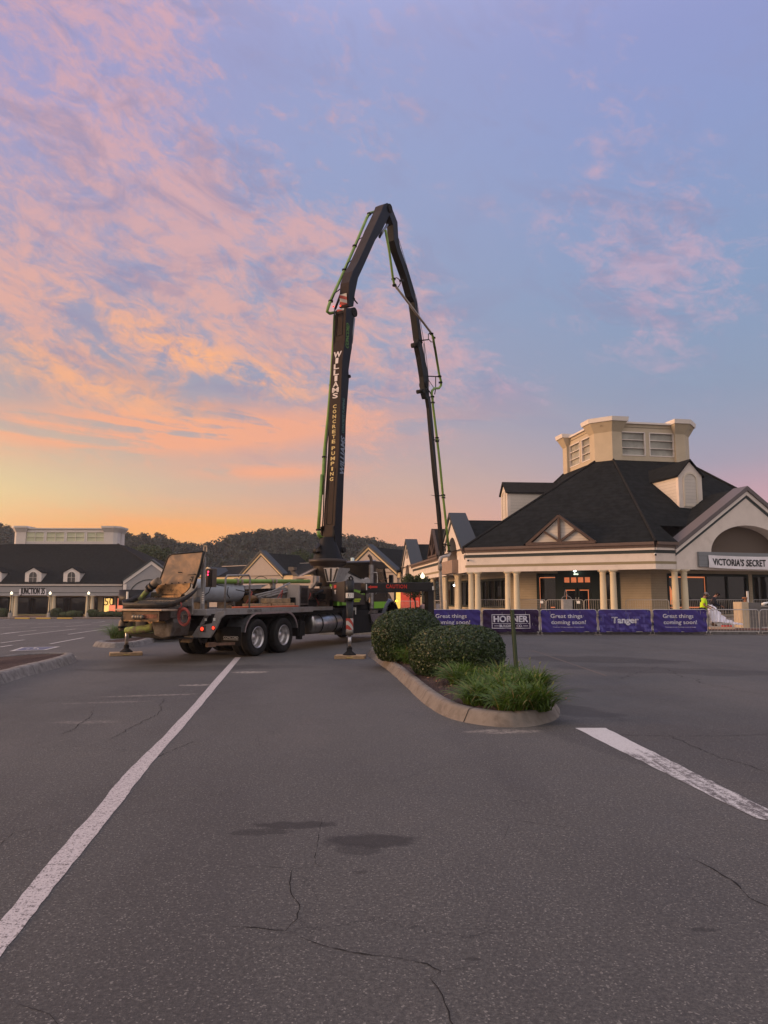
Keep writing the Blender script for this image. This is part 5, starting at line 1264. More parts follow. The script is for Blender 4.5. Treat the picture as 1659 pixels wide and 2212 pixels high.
# ---- right tail bracket with lamps
ft_ = fX(-2.95)
zl = zm(600, 2400, 3.318)
def tr(f, zf, pts): return [f.hit(*zf(*p)) for p in pts]
mb = MB(); ft_.prism(mb, tr(ft_, zl, [(535, 500), (795, 502), (880, 370), (935, 245), (985, 205), (985, 150), (870, 160), (820, 310), (640, 345)]), -.06, .0); tbk = mb.build('tail_bracket', M_tgrey, TK, bevel=.008)
mb = MB(); ft_.prism(mb, tr(ft_, zl, [(650, 335), (815, 300), (860, 185), (725, 190)]), -.12, -.05); mb.build('bracket_recess', M_under, TK)
mb = MB(); ft_.prism(mb, tr(ft_, zl, [(650, 335), (700, 325), (780, 190), (725, 190)]), -.05, -.02); mb.build('bracket_web', M_tgrey, TK)
mb = MB(); ft_.prism(mb, tr(ft_, zl, [(670, 425), (740, 425), (748, 340), (680, 345)]), 0, .012); mb.build('lamp_plate', M_tgreyd, TK)
for c_, r_ in (((699, 384), .052), ((848, 371), .042)):
    s_, z_ = ft_.hit(*zl(*c_)); mb = MB(); mb.lathe([(0, .035), (r_ * .7, .032), (r_, .015), (r_, 0)], ft_.pt(s_, z_, .012), ft_.n, 18); tl = mb.build('tail_lamp', M_redlamp, TK)
    mb = MB(); mb.lathe([(r_, .02), (r_ * 1.2, .02), (r_ * 1.25, 0)], ft_.pt(s_, z_, .010), ft_.n, 18); mb.build('lamp_ring', M_black, tl)
for c_ in ((745, 260), (858, 258)):
    s_, z_ = ft_.hit(*zl(*c_)); mb = MB(); ft_.box(mb, s_ - .025, s_ + .025, z_ - .035, z_ + .035, 0.0, .03); mb.build('socket_plate', M_whitep, TK)
# left tail bracket, mostly hidden
mb = MB(); tb(mb, -3.0, -2.9, -1.2, -.85, .65, 1.2); mb.build('tail_bracket', M_tgreyd, TK)
mb = MB(); fw_ = fX(-3.15); fw_.prism(mb, tr(fw_, zl, [(400, 560), (520, 568), (548, 500), (535, 475), (455, 480)]), -.1, .0); mb.build('wheel_chock', mat('tan_steel', (.22, .15, .09), .7, var=.2, vs=6), TK)
# ---- hopper
def LH(X, Rr, Z): return LWt(X, Rr, Z)
fhb = fX(-3.5)
mb = MB(); fhb.prism(mb, tr(fhb, z1, [(335, 740), (690, 700), (740, 660), (745, 785), (690, 795), (340, 785)]), -.45, .30); mb.build('hopper', M_tgreyd, TK, bevel=.02)
mb = MB(); fhb.prism(mb, tr(fhb, z1, [(530, 790), (735, 785), (745, 830), (710, 962), (640, 975), (560, 950), (545, 870)]), -.50, .18); mb.build('hopper_sump', M_tgreyd, TK, bevel=.03)
mb = MB(); fhb.prism(mb, tr(fhb, z1, [(350, 785), (540, 785), (545, 860), (440, 850), (400, 800)]), -.5, -.1); mb.build('valve_housing', M_lip, TK, bevel=.02)
mb = MB(); fhb.prism(mb, tr(fhb, z1, [(250, 940), (560, 935), (600, 970), (850, 985), (600, 985), (320, 965)]), -.6, .0); mb.build('lower_guard', M_under, TK)
mb = MB(); fhb.prism(mb, tr(fhb, z1, [(580, 812), (665, 812), (665, 832), (580, 832)]), .18, .24); mb.build('latch_plate', mat('ochre_plate', (.28, .18, .08), .6), TK)
mb = MB(); mb.tube([fhb.pt(*fhb.hit(*z1(620, 812)), .22), fhb.pt(*fhb.hit(*z1(622, 795)), .22)], .03, 10); mb.build('latch_knob', M_black, TK)
# rim flange and rubber splash guard, higher towards the front
def guard(z_off, t, m, name, w_=.03, hgt=.22, grow=0.0):
    mb = MB(); vs = []
    pth = [(-3.05, .84, .42), (-3.3, .92, .30), (-3.62, .93, .16), (-3.95, .88, .04), (-4.12, .72, 0), (-4.17, .3, 0), (-4.17, -.3, 0), (-4.12, -.55, .0), (-4.0, -.70, .05), (-3.6, -.80, .12), (-3.2, -.82, .25), (-3.05, -.8, .40)]
    for x_, r_, dz_ in pth:
        c_ = (x_ + 3.6, r_ - .05); L = math.hypot(*c_); ex, er = c_[0] / L, c_[1] / L
        for q, (g, z_) in enumerate(((0, 0), (.04, hgt * .5), (.045, hgt), (.045 - w_, hgt), (.04 - w_, hgt * .5), (-w_, 0))):
            vs.append(LH(x_ + ex * (g + grow), r_ + er * (g + grow), 1.37 + z_off + dz_ + z_))
    k = 6; mb.add(vs, [(i * k + q, (i + 1) * k + q, (i + 1) * k + (q + 1) % k, i * k + (q + 1) % k) for i in range(len(pth) - 1) for q in range(k)], True)
    return mb.build(name, m, TK)
guard(.02, 0, mat('worn_black_rubber', (.020, .019, .019), .5, dirt=(.10, .07, .05), dirt_amt=.45, dirt_s=6), 'splash_guard', w_=.014, hgt=.15)
mb = MB(); fr_ = fX(-4.12)
mb.add([LH(-4.28, -.70, 1.33), LH(-4.28, .80, 1.33), LH(-4.05, .98, 1.33), LH(-3.9, .98, 1.33), LH(-3.9, -.85, 1.33), LH(-4.05, -.82, 1.33)] + [LH(-4.28, -.70, 1.38), LH(-4.28, .80, 1.38), LH(-4.05, .98, 1.38), LH(-3.9, .98, 1.38), LH(-3.9, -.85, 1.38), LH(-4.05, -.82, 1.38)], [(0, 1, 2, 3, 4, 5), (6, 7, 8, 9, 10, 11)] + [(i, (i + 1) % 6, 6 + (i + 1) % 6, 6 + i) for i in range(6)])
mb.build('hopper_shelf', mat('rimmed_steel_shelf', (.33, .24, .18), .4, metal=.4, var=.25, vs=6), TK, bevel=.01)
mb = MB(); fr_.box(mb, -.5, .66, 1.10, 1.32, -.3, .08); mb.build('hopper_front', mat('stained_bronze', (.06, .035, .022), .45, metal=.5, dirt=(.02, .015, .01), dirt_amt=.5, dirt_s=5), TK)
mb = MB(); fr_.box(mb, -.45, .68, 1.07, 1.10, .08, .11);  mb.build('bumper_strip', M_lip, TK)
mb = MB(); fr_.box(mb, .12, .60, 1.15, 1.25, .081, .086); mb.build('hazard_board', mat('faded_hazard', (.16, .05, .03), .6, var=.6, vs=9), TK)
mb = MB()
for s_ in (-.12, -.02, .05, .15): mb.lathe([(0, .06), (.05, .055), (.055, 0)], fr_.pt(s_, 1.18, .09), fr_.n, 14)
mb.build('knobs', M_tsteel, TK)
mb = MB(); 
for i in range(16): r_ = -.65 + i * .095; mb.bar(LH(-4.0, r_, 1.40), LH(-3.1, r_, 1.66), .018, .03)
mb.bar(LH(-3.75, -.7, 1.46), LH(-3.75, .85, 1.46), .025, .04); mb.bar(LH(-3.4, -.7, 1.57), LH(-3.4, .85, 1.57), .025, .04)
mb.build('grate', M_tsteel, TK)
mb = MB(); mb.quad(LH(-3.98, -.6, 1.34), LH(-3.98, .75, 1.34), LH(-3.1, .8, 1.45), LH(-3.1, -.7, 1.45)); mb.build('hopper_mouth', M_black, TK)
# grey right side plate of the hopper
zh = zm(450, 2180, 4.1475)
fh = fX(-3.1)
mb = MB(); fh.prism(mb, tr(fh, zh, [(985, 1040), (1130, 985), (1205, 905), (1330, 850), (1335, 1150), (1180, 1244), (1000, 1200)]), -.04, .02); mb.build('side_plate', M_tgrey, TK, bevel=.01)
fh2 = fX(-3.05)
mb = MB(); fh2.prism(mb, tr(fh2, zh, [(1000, 1040), (1010, 1110), (1375, 850), (1365, 825), (1215, 905)]), .22, .34); mb.build('side_rail', M_tgreyd, TK, bevel=.008)
# lid: big stained plate standing open
flid = fX(-3.02)
zA = flid.hit(*zh(1310, 640)); 
def lidpt(f, s, z, o): return f.pt(s, z, o)
mb = MB(); LP = tr(flid, zh, [(765, 690), (800, 560), (880, 330), (925, 215), (960, 170), (1000, 155), (1250, 130), (1515, 112), (1500, 200), (1450, 370), (1345, 680), (1310, 638)])
flid.prism(mb, LP, -.02, .02); lid = mb.build('hopper_lid', M_copper, TK)
mb = MB()
edge_ = tr(flid, zh, [(745, 740), (800, 560), (880, 330), (925, 215), (955, 172), (1000, 155), (1515, 110)])
mb.tube([flid.pt(a, b, .015) for a, b in edge_], .022, 8); mb.build('lid_edge', M_blackh, lid)
edge_ = tr(flid, zh, [(1515, 112), (1470, 300), (1420, 470), (1340, 720)])
mb = MB(); mb.tube([flid.pt(a, b, -.0) for a, b in edge_], .035, 8); mb.build('lid_edge', M_blackh, lid)
mb = MB(); flid.prism(mb, tr(flid, zh, [(745, 745), (775, 670), (1310, 632), (1310, 700), (1250, 770), (1180, 825), (770, 815)]), .02, .07); mb.build('lid_lip', M_lip, lid)
mb = MB()
for c_ in ((890, 650), (1000, 638), (1110, 629), (1215, 622), (1115, 455), (1150, 455), (1325, 532), (1305, 578), (1380, 487)):
    s_, z_ = flid.hit(*zh(*c_)); mb.lathe([(.014, .0), (.014, .03), (0, .032)], flid.pt(s_, z_, .02), flid.n, 8)
a_, b_ = flid.hit(*zh(1255, 497)), flid.hit(*zh(1385, 488)); mb.bar(flid.pt(*a_, .03), flid.pt(*b_, .03), .012, .012)
a_, b_ = flid.hit(*zh(1350, 520)), flid.hit(*zh(1320, 612)); mb.bar(flid.pt(*a_, .03), flid.pt(*b_, .03), .010, .010)
mb.build('lid_bolts', M_black, lid)
mb = MB(); flid.prism(mb, tr(flid, zh, [(735, 850), (1170, 825), (1175, 850), (1120, 880), (730, 880)]), .05, .09); mb.build('hopper_flap', M_lip, TK)
mb = MB(); flid.prism(mb, tr(flid, zh, [(770, 815), (1180, 820), (1175, 1000), (700, 1000)]), -.06, -.02); mb.build('hopper_back', M_black, TK)
s_, z_ = flid.hit(*zh(1520, 100)); mb = MB(); flid.box(mb, s_ - .03, s_ + .0, z_ - .3, z_ + .14, -.05, .0); flid.box(mb, s_ - .03, s_ + .09, z_ + .12, z_ + .15, -.05, 0); flid.box(mb, s_ + .06, s_ + .09, z_ - .02, z_ + .12, -.05, 0); mb.build('lid_catch', M_tsteel, TK)
# post, control box, LEDs
fp = fX(-2.8)
a_ = fp.hit(*zh(1497, 200)); b_ = fp.hit(*zh(1497, 1150))
mb = MB(); fp.box(mb, a_[0] - .045, a_[0] + .045, 1.15, a_[1], -.09, 0); mb.build('post', M_tgrey, TK, bevel=.008)
mb = MB(); fp.box(mb, a_[0] - .14, a_[0] - .045, fp.hit(*zh(1490, 490))[1], fp.hit(*zh(1490, 445))[1], -.05, -.02); mb.build('hinge', M_tgrey, TK)
cb0, cb1 = fp.hit(*zh(1540, 700)), fp.hit(*zh(1650, 400))
fb = fX(-2.45)
P4 = [fb.hit(*zh(x, y)) for x, y in ((1540, 700), (1660, 390))]
mb = MB(); fb.box(mb, P4[0][0], P4[1][0], P4[0][1], P4[1][1], -.2, 0); mb.build('control_box', mat('brown_grey_box', (.10, .075, .06), .6, var=.2, vs=6), TK, bevel=.01)
mb = MB(); s0, z0 = fb.hit(*zh(1595, 690)); s1, z1_3 = fb.hit(*zh(1655, 470)); fb.box(mb, s0 - .01, P4[1][0], P4[0][1] + .03, P4[1][1] - .04, 0, .02); mb.build('display_panel', M_black, TK)
M_led = mat('red_led_digit', (.5, .0, .02), .4, emit=(1, .04, .12), es=4)
for c_ in ((1597, 445), (1590, 492)):
    s_, z_ = fb.hit(*zh(*c_)); mb = MB(); fb.box(mb, s_ - .02, s_ + .02, z_ - .02, z_ + .02, .02, .025); mb.build('led_digit', M_led, TK)
P5 = [fp.hit(*zh(x, y)) for x, y in ((1395, 865), (1475, 712))]
mb = MB(); fp.box(mb, P5[0][0], P5[1][0], P5[0][1], P5[1][1], -.06, .01); mb.build('bracket_plate', M_tgrey, TK, bevel=.006)
mb = MB(); a_ = fp.hit(*zh(1497, 970)); 
for i in range(6): fp.box(mb, a_[0] - .03, a_[0] + .03, a_[1] + i * .055, a_[1] + i * .055 + .025, 0, .006)
mb.build('depth_marks', M_whitep, TK)
# hose reel with red air hose
frl = fX(-3.78); s_, z_ = frl.hit(*z1(820, 775)); mb = MB()
for k in range(5):
    r_ = .165 + .020 * (k % 3); cc_ = [frl.pt(s_ + (r_ + .006 * math.sin(3 * a + k)) * math.cos(a) * .92 + (k - 3) * .004, z_ + (r_ + .01 * math.cos(2 * a + k)) * math.sin(a) * 1.08 - .01 * (k % 2), .05 + .018 * k) for a in [2 * math.pi * i / 28 for i in range(29)]]
    mb.tube(cc_, .0095, 6)
cc_ = [frl.pt(*frl.hit(*z1(*p)), .1) for p in [(790, 640), (800, 670), (775, 700), (755, 760)]]; mb.tube(cc_, .012, 6)
mb.build('air_hose', M_redhose, TK)
mb = MB(); frl.box(mb, s_ - .05, s_ + .12, z_ + .05, z_ + .075, .0, .14); frl.box(mb, s_ - .012, s_ + .012, z_ - .07, z_ + .07, .0, .14); mb.build('hose_hanger', M_tgreyd, TK)
# ---- concrete delivery pipe at the tail
fg = fX(-3.85)
def pix(f, zf, pts, o=0.0): return [f.pt(*f.hit(*zf(*p)), o) for p in pts]
mb = MB(); mb.tube(pix(fX(-3.3), z1, [(560, 435), (520, 455), (480, 500)]), .10, 14); mb.build('delivery_elbow', mat('worn_elbow', (.20, .15, .11), .6, var=.3, vs=6), TK)
mb = MB(); mb.tube(pix(fX(-3.3), z1, [(475, 500), (435, 550), (350, 650), (280, 745)]), .075, 14); mb.tube(pix(fX(-3.3), z1, [(280, 745), (240, 795)]), .085, 14); mb.build('delivery_pipe', M_greend, TK)
mb = MB(); mb.tube(pix(fX(-3.3), z1, [(240, 795), (212, 830), (206, 870), (212, 905)]), [.085, .09, .09, .08], 14); mb.build('delivery_elbow', MATS['worn_elbow'], TK)
mb = MB(); mb.tube(pix(fX(-3.5), z1, [(250, 905), (340, 900), (430, 892), (500, 878), (545, 850)]), [.085, .10, .105, .11, .12], 16); mb.build('delivery_pipe', M_greend, TK)
mb = MB()
for c_, x_ in (((470, 505), -3.3), ((500, 480), -3.3), ((238, 800), -3.3), ((210, 872), -3.3)):
    s_, z_ = fX(x_).hit(*z1(*c_)); mb.lathe([(.08, -.03), (.115, -.03), (.115, .03), (.08, .03)], fX(x_).pt(s_, z_), (Vector(pix(fX(x_), z1, [(475, 500)])[0]) - Vector(pix(fX(x_), z1, [(280, 745)])[0])) if c_[1] < 820 else (0, 0, 1), 14)
mb.build('pipe_clamps', M_under, TK)
# ---- rear left outrigger
Lp = Vector((-7.50, 21.0, 0)); fl_ = fX(-1.9)
P6 = [fl_.hit(*zh(x, y)) for x, y in ((145, 1000), (560, 742))]
mb = MB(); cxl = (P6[0][0] + P6[1][0]) / 2
pc_ = fl_.pt(cxl - .05, P6[0][1], -.1)
mb.lathe([(.0, P6[1][1] - .02), (.43, P6[1][1] - .02), (.45, P6[1][1]), (.45, P6[0][1]), (0, P6[0][1])], (pc_.x, pc_.y, 0), n=28); mb.build('outrigger_drum', mat('drum_black', (.014, .012, .014), .5, dirt=(.03, .025, .02), dirt_amt=.3), TK)
mb = MB(); s_, z_ = fl_.hit(*zh(403, 850)); fl_.box(mb, s_ - .025, s_ + .025, z_ - .12, z_ + .13, .36, .40); mb.build('drum_handle', M_whitep, TK)
mb = MB(); mb.bar((Lp.x, Lp.y, 1.35), (Lp.x, Lp.y, .80), .24, .24); mb.bar(pc_ + Vector((0, 0, .2)), LWt(4.6, -.9, 1.8), .3, .35); mb.bar((Lp.x, Lp.y, 1.2), (pc_.x, pc_.y, 1.5), .3, .3); mb.build('outrigger_arm', mat('sooty_olive', (.06, .045, .02), .6, dirt=(.02, .015, .01), dirt_amt=.5, dirt_s=5), TK)
def outrigger_foot(p, ztop, root=TK):
    mb = MB(); mb.tube([(p.x, p.y, ztop), (p.x, p.y, .28)], .052, 14); mb.build('jack_rod', M_rim, root)
    mb = MB(); mb.lathe([(.07, .30), (.08, .24), (.075, .20), (.17, .12), (.19, .09), (0, .09)], (p.x, p.y, 0), n=20); mb.build('jack_foot', M_under, root)
outrigger_foot(Lp, .82)
def timber_pad(p, L_, W_, rz, label, h=.09):
    t_ = thing('outrigger_pad', label, 'pad', (p.x, p.y, 0), rz, group='timber pads under the truck outriggers')
    for i in range(3):
        mb = MB(); mb.box(-L_ / 2 + .01 * (i % 2), L_ / 2 - .012 * ((i + 1) % 2), -W_ / 2 + W_ * i / 3 + .004, -W_ / 2 + W_ * (i + 1) / 3 - .004, 0.0, h); mb.build('board', M_wood, t_, bevel=.008)
    mb = MB(); mb.tube([(-.08, -W_ / 2 - .005, h * .6), (-.05, -W_ / 2 - .02, h * .4), (.05, -W_ / 2 - .02, h * .4), (.08, -W_ / 2 - .005, h * .6)], .008, 6); mb.build('rope_handle', mat('yellow_rope', (.5, .38, .1), .7), t_)
timber_pad(Lp, .90, .55, R(22), 'pale timber pad on the asphalt under the left rear outrigger')
Rp = Vector((-0.955, 19.95, 0))
timber_pad(Rp + Vector((.03, 0, 0)), .84, .52, R(-3), 'brown timber pad with rope handle under the near outrigger leg beside the island')
# ---- near right outrigger: leg, arm
fc = Fr((Rp.x, Rp.y - .0), (Rp.x + 1, Rp.y))
def lz(y): return fc.hit(*zk(950, y))[1]
zt0, zt1, zt2, zt3, zt4, zt5 = lz(300), lz(600), lz(925), lz(1115), lz(1200), .30
def vbox(mb, p, w_, za, zb, rot=20):
    c_, s__ = math.cos(R(rot)), math.sin(R(rot)); q = [(-1, -1), (1, -1), (1, 1), (-1, 1)]
    P_ = [(p.x + (c_ * a - s__ * b) * w_ / 2, p.y + (s__ * a + c_ * b) * w_ / 2) for a, b in q]
    mb.hexa([(x, y, za) for x, y in P_] + [(x, y, zb) for x, y in P_])
mb = MB(); mb.tube([(Rp.x, Rp.y, zt1), (Rp.x, Rp.y, zt0)], .118, 24); mb.tube([(Rp.x, Rp.y, zt1 - .03), (Rp.x, Rp.y, zt1)], .135, 24); leg = mb.build('outrigger_leg', mat('chipped_black', (.012, .012, .012), .4, dirt=(.20, .17, .14), dirt_amt=.12, dirt_s=22), TK)
mb = MB(); mb.tube([(Rp.x, Rp.y, zt4), (Rp.x, Rp.y, zt1 - .03)], .098, 24); mb.build('inner_tube', MATS['chipped_black'], leg)
mb = MB(); mb.tube([(Rp.x, Rp.y, zt3), (Rp.x, Rp.y, zt2)], .101, 24, caps=False); mb.build('hazard_band', M_haz, leg)
mb = MB(); mb.tube([(Rp.x, Rp.y, zt4 - .005), (Rp.x, Rp.y, zt3)], .103, 24); mb.build('collar', M_tsteel, leg)
mb = MB(); mb.tube([(Rp.x + .0, Rp.y, zt0 - .01), (Rp.x - .02, Rp.y, zt0 + .08), (Rp.x + .03, Rp.y, zt0 + .12), (Rp.x + .08, Rp.y, zt0 + .06), (Rp.x + .07, Rp.y, zt0 - .01)], .025, 8); mb.lathe([(.09, zt0), (.09, zt0 + .03), (0, zt0 + .03)], (Rp.x, Rp.y, 0), n=16); mb.build('lifting_eye', M_under, leg)
N_ = 10; vs = []; zs0, zs1 = lz(595), lz(505)
for i in range(N_ + 1):
    a = R(205 + (338 - 205) * i / N_); vs += [(Rp.x + .1205 * math.cos(a), Rp.y + .1205 * math.sin(a), zs0 + .01), (Rp.x + .1205 * math.cos(a), Rp.y + .1205 * math.sin(a), zs1)]
mb = MB(); mb.add(vs, [(2 * i, 2 * i + 2, 2 * i + 3, 2 * i + 1) for i in range(N_)]); mb.build('warning_sticker', M_whitep, leg)
zc_ = (zs0 + zs1) / 2
def stk(x, z, o=0):
    a = R(270) + x / .122; return (Rp.x + .1222 * math.cos(a), Rp.y + .1222 * math.sin(a), zc_ + z)
mb = MB()
for P_ in ([(-.075, .03), (-.01, .035), (-.01, .045), (-.075, .042)], [(-.04, .04), (-.025, .04), (-.02, -.01), (-.04, -.01)], [(-.04, -.01), (-.03, -.01), (-.055, -.055), (-.065, -.05)], [(-.03, -.01), (-.02, -.01), (-.005, -.05), (-.015, -.055)], [(-.036, .045), (-.024, .045), (-.024, .058), (-.036, .058)],
           [(.02, .03), (.09, .03), (.09, .045), (.02, .045)], [(.02, 0), (.09, 0), (.09, .015), (.02, .015)], [(.02, -.035), (.09, -.035), (.09, -.02), (.02, -.02)]):
    mb.add([stk(*p) for p in P_], [(0, 1, 2, 3)])
mb.build('sticker_print', M_black, leg)
outrigger_foot(Rp, zt4)
mb = MB(); armE = LWt(4.7, .85)
mb.bar((Rp.x - .03, Rp.y + .10, 1.83), (armE.x, armE.y, 1.86), .26, .60); arm = mb.build('outrigger_arm', mat('brown_black_arm', (.035, .026, .02), .5, dirt=(.09, .06, .045), dirt_amt=.45, dirt_s=4), TK, bevel=.01)
da = Vector((armE.x - Rp.x, armE.y - Rp.y, 0)).normalized(); fa_ = Fr((armE.x, armE.y), (Rp.x, Rp.y)).shift(.14)
LA = (armE - Rp).length
for zf, col_ in (([(772, 375), (812, 372), (812, 425), (772, 428)], M_redpaint), ([(780, 460), (808, 455), (806, 475), (800, 476), (800, 522), (788, 524), (787, 478), (780, 478)], M_whitep), ([(708, 400), (732, 395), (732, 582), (708, 585)], M_whitep)):
    mb = MB(); P_ = tr(fa_, zk, zf); fa_.prism(mb, P_, 0, .006); mb.build('arm_marking', col_, TK)
# ---- front right outrigger beam with CAUTION lettering
Fp0, Fp1 = Vector((-.66, 24.75, 0)), Vector((1.74, 26.45, 0)); ff_ = Fr(Fp0, Fp1); LF = (Fp1 - Fp0).length
zx2 = zm(1450, 2200, 4.1475)
tl_ = ff_.hit(*zx2(50, 550)); tr_ = ff_.hit(*zx2(1175, 535)); bl_ = ff_.hit(*zx2(50, 690)); br_ = ff_.hit(*zx2(1190, 672))
mb = MB(); ff_.prism(mb, [bl_, br_, tr_, tl_], -.30, 0); beam = mb.build('outrigger_beam', M_arm, TK, bevel=.012)
mb = MB(); ff_.prism(mb, [(bl_[0], bl_[1] - .06), (br_[0] + .02, br_[1] - .03), (br_[0] + .02, br_[1]), bl_], -.34, .04); mb.build('beam_flange', M_arm, beam)
cx1, cz1 = ff_.hit(*zx2(562, 605)); lw1 = ff_.hit(*zx2(735, 605))[0] - ff_.hit(*zx2(390, 605))[0]
lettering('CAUTION', 1, lambda x, y, o: ff_.pt(cx1 + x, cz1 + y, .008), M_redpaint, TK, fitw=lw1, fith=.135, bold=.035, spacing=1.15, name='beam_lettering')
mb = MB(); ff_.prism(mb, tr(ff_, zx2, [(88, 617), (140, 585), (140, 600), (245, 596), (245, 630), (140, 630), (140, 645)]), 0, .008); mb.build('arrow_marking', M_redpaint, TK)
mb = MB(); ff_.prism(mb, tr(ff_, zx2, [(58, 565), (73, 565), (73, 665), (60, 665)]), 0, .008); mb.build('white_stripe', M_whitep, TK)
mb = MB(); ff_.prism(mb, tr(ff_, zx2, [(1155, 603), (1180, 603), (1182, 665), (1157, 665)]), 0, .008); mb.build('end_sticker', M_whitep, TK)
lgp = ff_.pt(ff_.hit(*zx2(1150, 800))[0], 0, -.15)
mb = MB(); vbox(mb, lgp, .26, .75, 1.95, 30); fl2 = mb.build('outrigger_leg', M_arm, TK, bevel=.01)
mb = MB(); vbox(mb, lgp, .20, .5, .76, 30); mb.build('hazard_band', M_haz, fl2)
outrigger_foot(lgp, .55)
timber_pad(lgp, .8, .5, R(10), 'timber pad under the lettered front outrigger, behind the round bush')
# ---- fuel tank
mb = MB(); mb.lathe([(0, -.02), (.24, -.01), (.31, .02), (.335, .06), (.335, 1.98), (.31, 2.04), (0, 2.06)], LWt(2.55, .93, .79), (hX, hY, 0), 36); mb.build('fuel_tank', M_chrome, TK)
mb = MB()
for x_ in (3.05, 4.05): mb.lathe([(.345, 0), (.345, .07)], LWt(x_, .93, .79), (hX, hY, 0), 36)
cc_ = [LWt(2.56 + .0, .93 + .21 * math.cos(a), .82 + .21 * math.sin(a)) for a in [2 * math.pi * i / 24 for i in range(25)]]; mb.tube(cc_, .012, 6)
mb.build('tank_straps', M_under, TK)
mb = MB(); tb(mb, 1.55, 2.0, .95, 1.2, .45, .9); tb(mb, 1.6, 1.75, 1.1, 1.25, .35, .95); mb.build('air_tank_bracket', M_under, TK)
# ---- cooler box with louvres
mb = MB(); tb(mb, 1.68, 2.28, .75, 1.16, 1.42, 2.06); mb.build('cooler', M_tgreyd, TK, bevel=.01)
mb = MB(); tb(mb, 1.60, 1.675, .74, 1.18, 1.38, 2.09); mb.build('cooler_end', M_pipe_g, TK)
mb = MB()
for i in range(12): z_ = 1.50 + i * .042; tb(mb, 1.80, 2.2, 1.16, 1.18, z_, z_ + .018)
mb.build('louvres', M_black, TK)
# ---- tank, pipes and gear on deck
mb = MB(); mb.lathe([(0, -.02), (.22, -.01), (.31, .04), (.33, .10), (.33, 2.0), (.31, 2.07), (.2, 2.13), (0, 2.15)], LWt(-2.35, .12, 1.86), (hX, hY, 0), 36); mb.build('water_tank', M_tank, TK)
mb = MB()
for x_ in (-2.0, -.8): tb(mb, x_, x_ + .1, -.15, .40, 1.32, 1.56)
mb.build('tank_saddle', M_tgreyd, TK)
fgp = fS(.42); a_, b_ = fgp.hit(*z1(1060, 432)), fgp.hit(*z2(490, 385))
mb = MB(); mb.tube([fgp.pt(a_[0] + .15, a_[1] - .02), fgp.pt(b_[0], b_[1])], .068, 16); mb.build('delivery_pipe', M_green, TK)
mb = MB()
for c_ in (z1(1290, 440), z1(1330, 445), z1(1620, 440), z1(1655, 440)):
    s_, z_ = fgp.hit(*c_); mb.lathe([(.07, -.035), (.10, -.035), (.105, 0), (.10, .035), (.07, .035)], fgp.pt(s_, z_), (hX, hY, 0), 16)
mb.build('pipe_clamps', mat('pale_clamp', (.26, .21, .17), .6, var=.2, vs=8), TK)
mb = MB(); s_, z_ = fgp.hit(*z1(1640, 440)); tb(mb, s_ - .08, s_ + .1, .38, .46, 1.35, z_ - .05); mb.build('pipe_support', M_tgrey, TK)
mb = MB(); fgq = fS(.75)
for p, q, r_ in ((z2(60, 515), z2(405, 425), .035), (z2(130, 515), z2(400, 445), .04), (z2(40, 500), z2(300, 440), .025), (z2(180, 470), z2(330, 400), .03)):
    mb.tube([fgq.pt(*fgq.hit(*p)), fgq.pt(*fgq.hit(*q))], r_, 10)
mb.build('hydraulic_cylinders', M_tgrey, TK)
mb = MB(); fgq.prism(mb, tr(fgq, z2, [(100, 520), (400, 450), (400, 570), (230, 575), (100, 570)]), -.12, -.05); mb.build('folded_brace', M_tgrey, TK)
mb = MB(); fgr = fS(.1); fgr.prism(mb, tr(fgr, z1, [(1300, 515), (1300, 480), (1520, 470), (1440, 510)]), -.5, .3); mb.build('cover_plate', M_pale, TK)
mb = MB(); tb(mb, -.1, 1.2, -.7, .35, 1.35, 1.8); tb(mb, .9, 2.4, -.8, .5, 1.33, 1.95); mb.build('pump_block', M_under, TK)
mb = MB(); s_, z_ = fgq.hit(*z1(1350, 580)); mb.tube([LWt(-.2, .45, 1.62), LWt(.25, .45, 1.62)], .12, 14); mb.build('filter_canister', mat('ochre_canister', (.22, .12, .05), .5, var=.2, vs=6), TK)
mb = MB()
for pts in ([z1(1070, 445), z1(1120, 475), z1(1180, 485)], [z1(1050, 490), z1(1030, 545), z1(990, 575)], [z1(1215, 495), z1(1205, 560), z1(1230, 600)], [z1(1200, 665), z1(1240, 655), z1(1270, 680)], [z1(1290, 520), z1(1400, 540), z1(1470, 520)]):
    mb.tube([fS(.85).pt(*fS(.85).hit(*p)) for p in pts], .014, 6)
for i in range(9):
    x_ = .2 + .22 * i; mb.tube([LWt(x_, .5, 1.5), LWt(x_ + .15, .6, 1.75 + .05 * (i % 3)), LWt(x_ + .3, .55, 1.5)], .016, 6)
for i, pts in enumerate(([(385, 620), (420, 590), (480, 560), (495, 575)], [(520, 600), (540, 530), (580, 510), (610, 560), (590, 620), (540, 640)], [(455, 480), (460, 560), (458, 690)], [(380, 475), (470, 470), (540, 480)], [(600, 640), (640, 650), (650, 690)])):
    mb.tube([fS(1.0).pt(*fS(1.0).hit(*zk(*p))) for p in pts], .014, 6)
mb.build('hoses', M_blackh, TK)
mb = MB(); tb(mb, 2.4, 4.5, -.6, .90, 1.36, 1.98); mb.build('machinery_housing', mat('oily_tan_steel', (.13, .085, .06), .6, var=.35, vs=5, dirt=(.02, .015, .012), dirt_amt=.45, dirt_s=4), TK)
mb = MB(); tb(mb, 2.55, 3.1, .9, 1.0, 1.5, 1.6); tb(mb, 3.2, 3.7, .9, 1.02, 1.62, 1.8); mb.tube([LWt(2.9, 1.0, 1.75), LWt(3.5, 1.0, 1.9)], .06, 10); mb.tube([LWt(3.3, .98, 2.05), LWt(3.3, .98, 2.18)], .10, 12); tb(mb, 2.3, 2.9, .96, 1.12, 1.38, 1.5); mb.build('valve_block', M_under, TK)
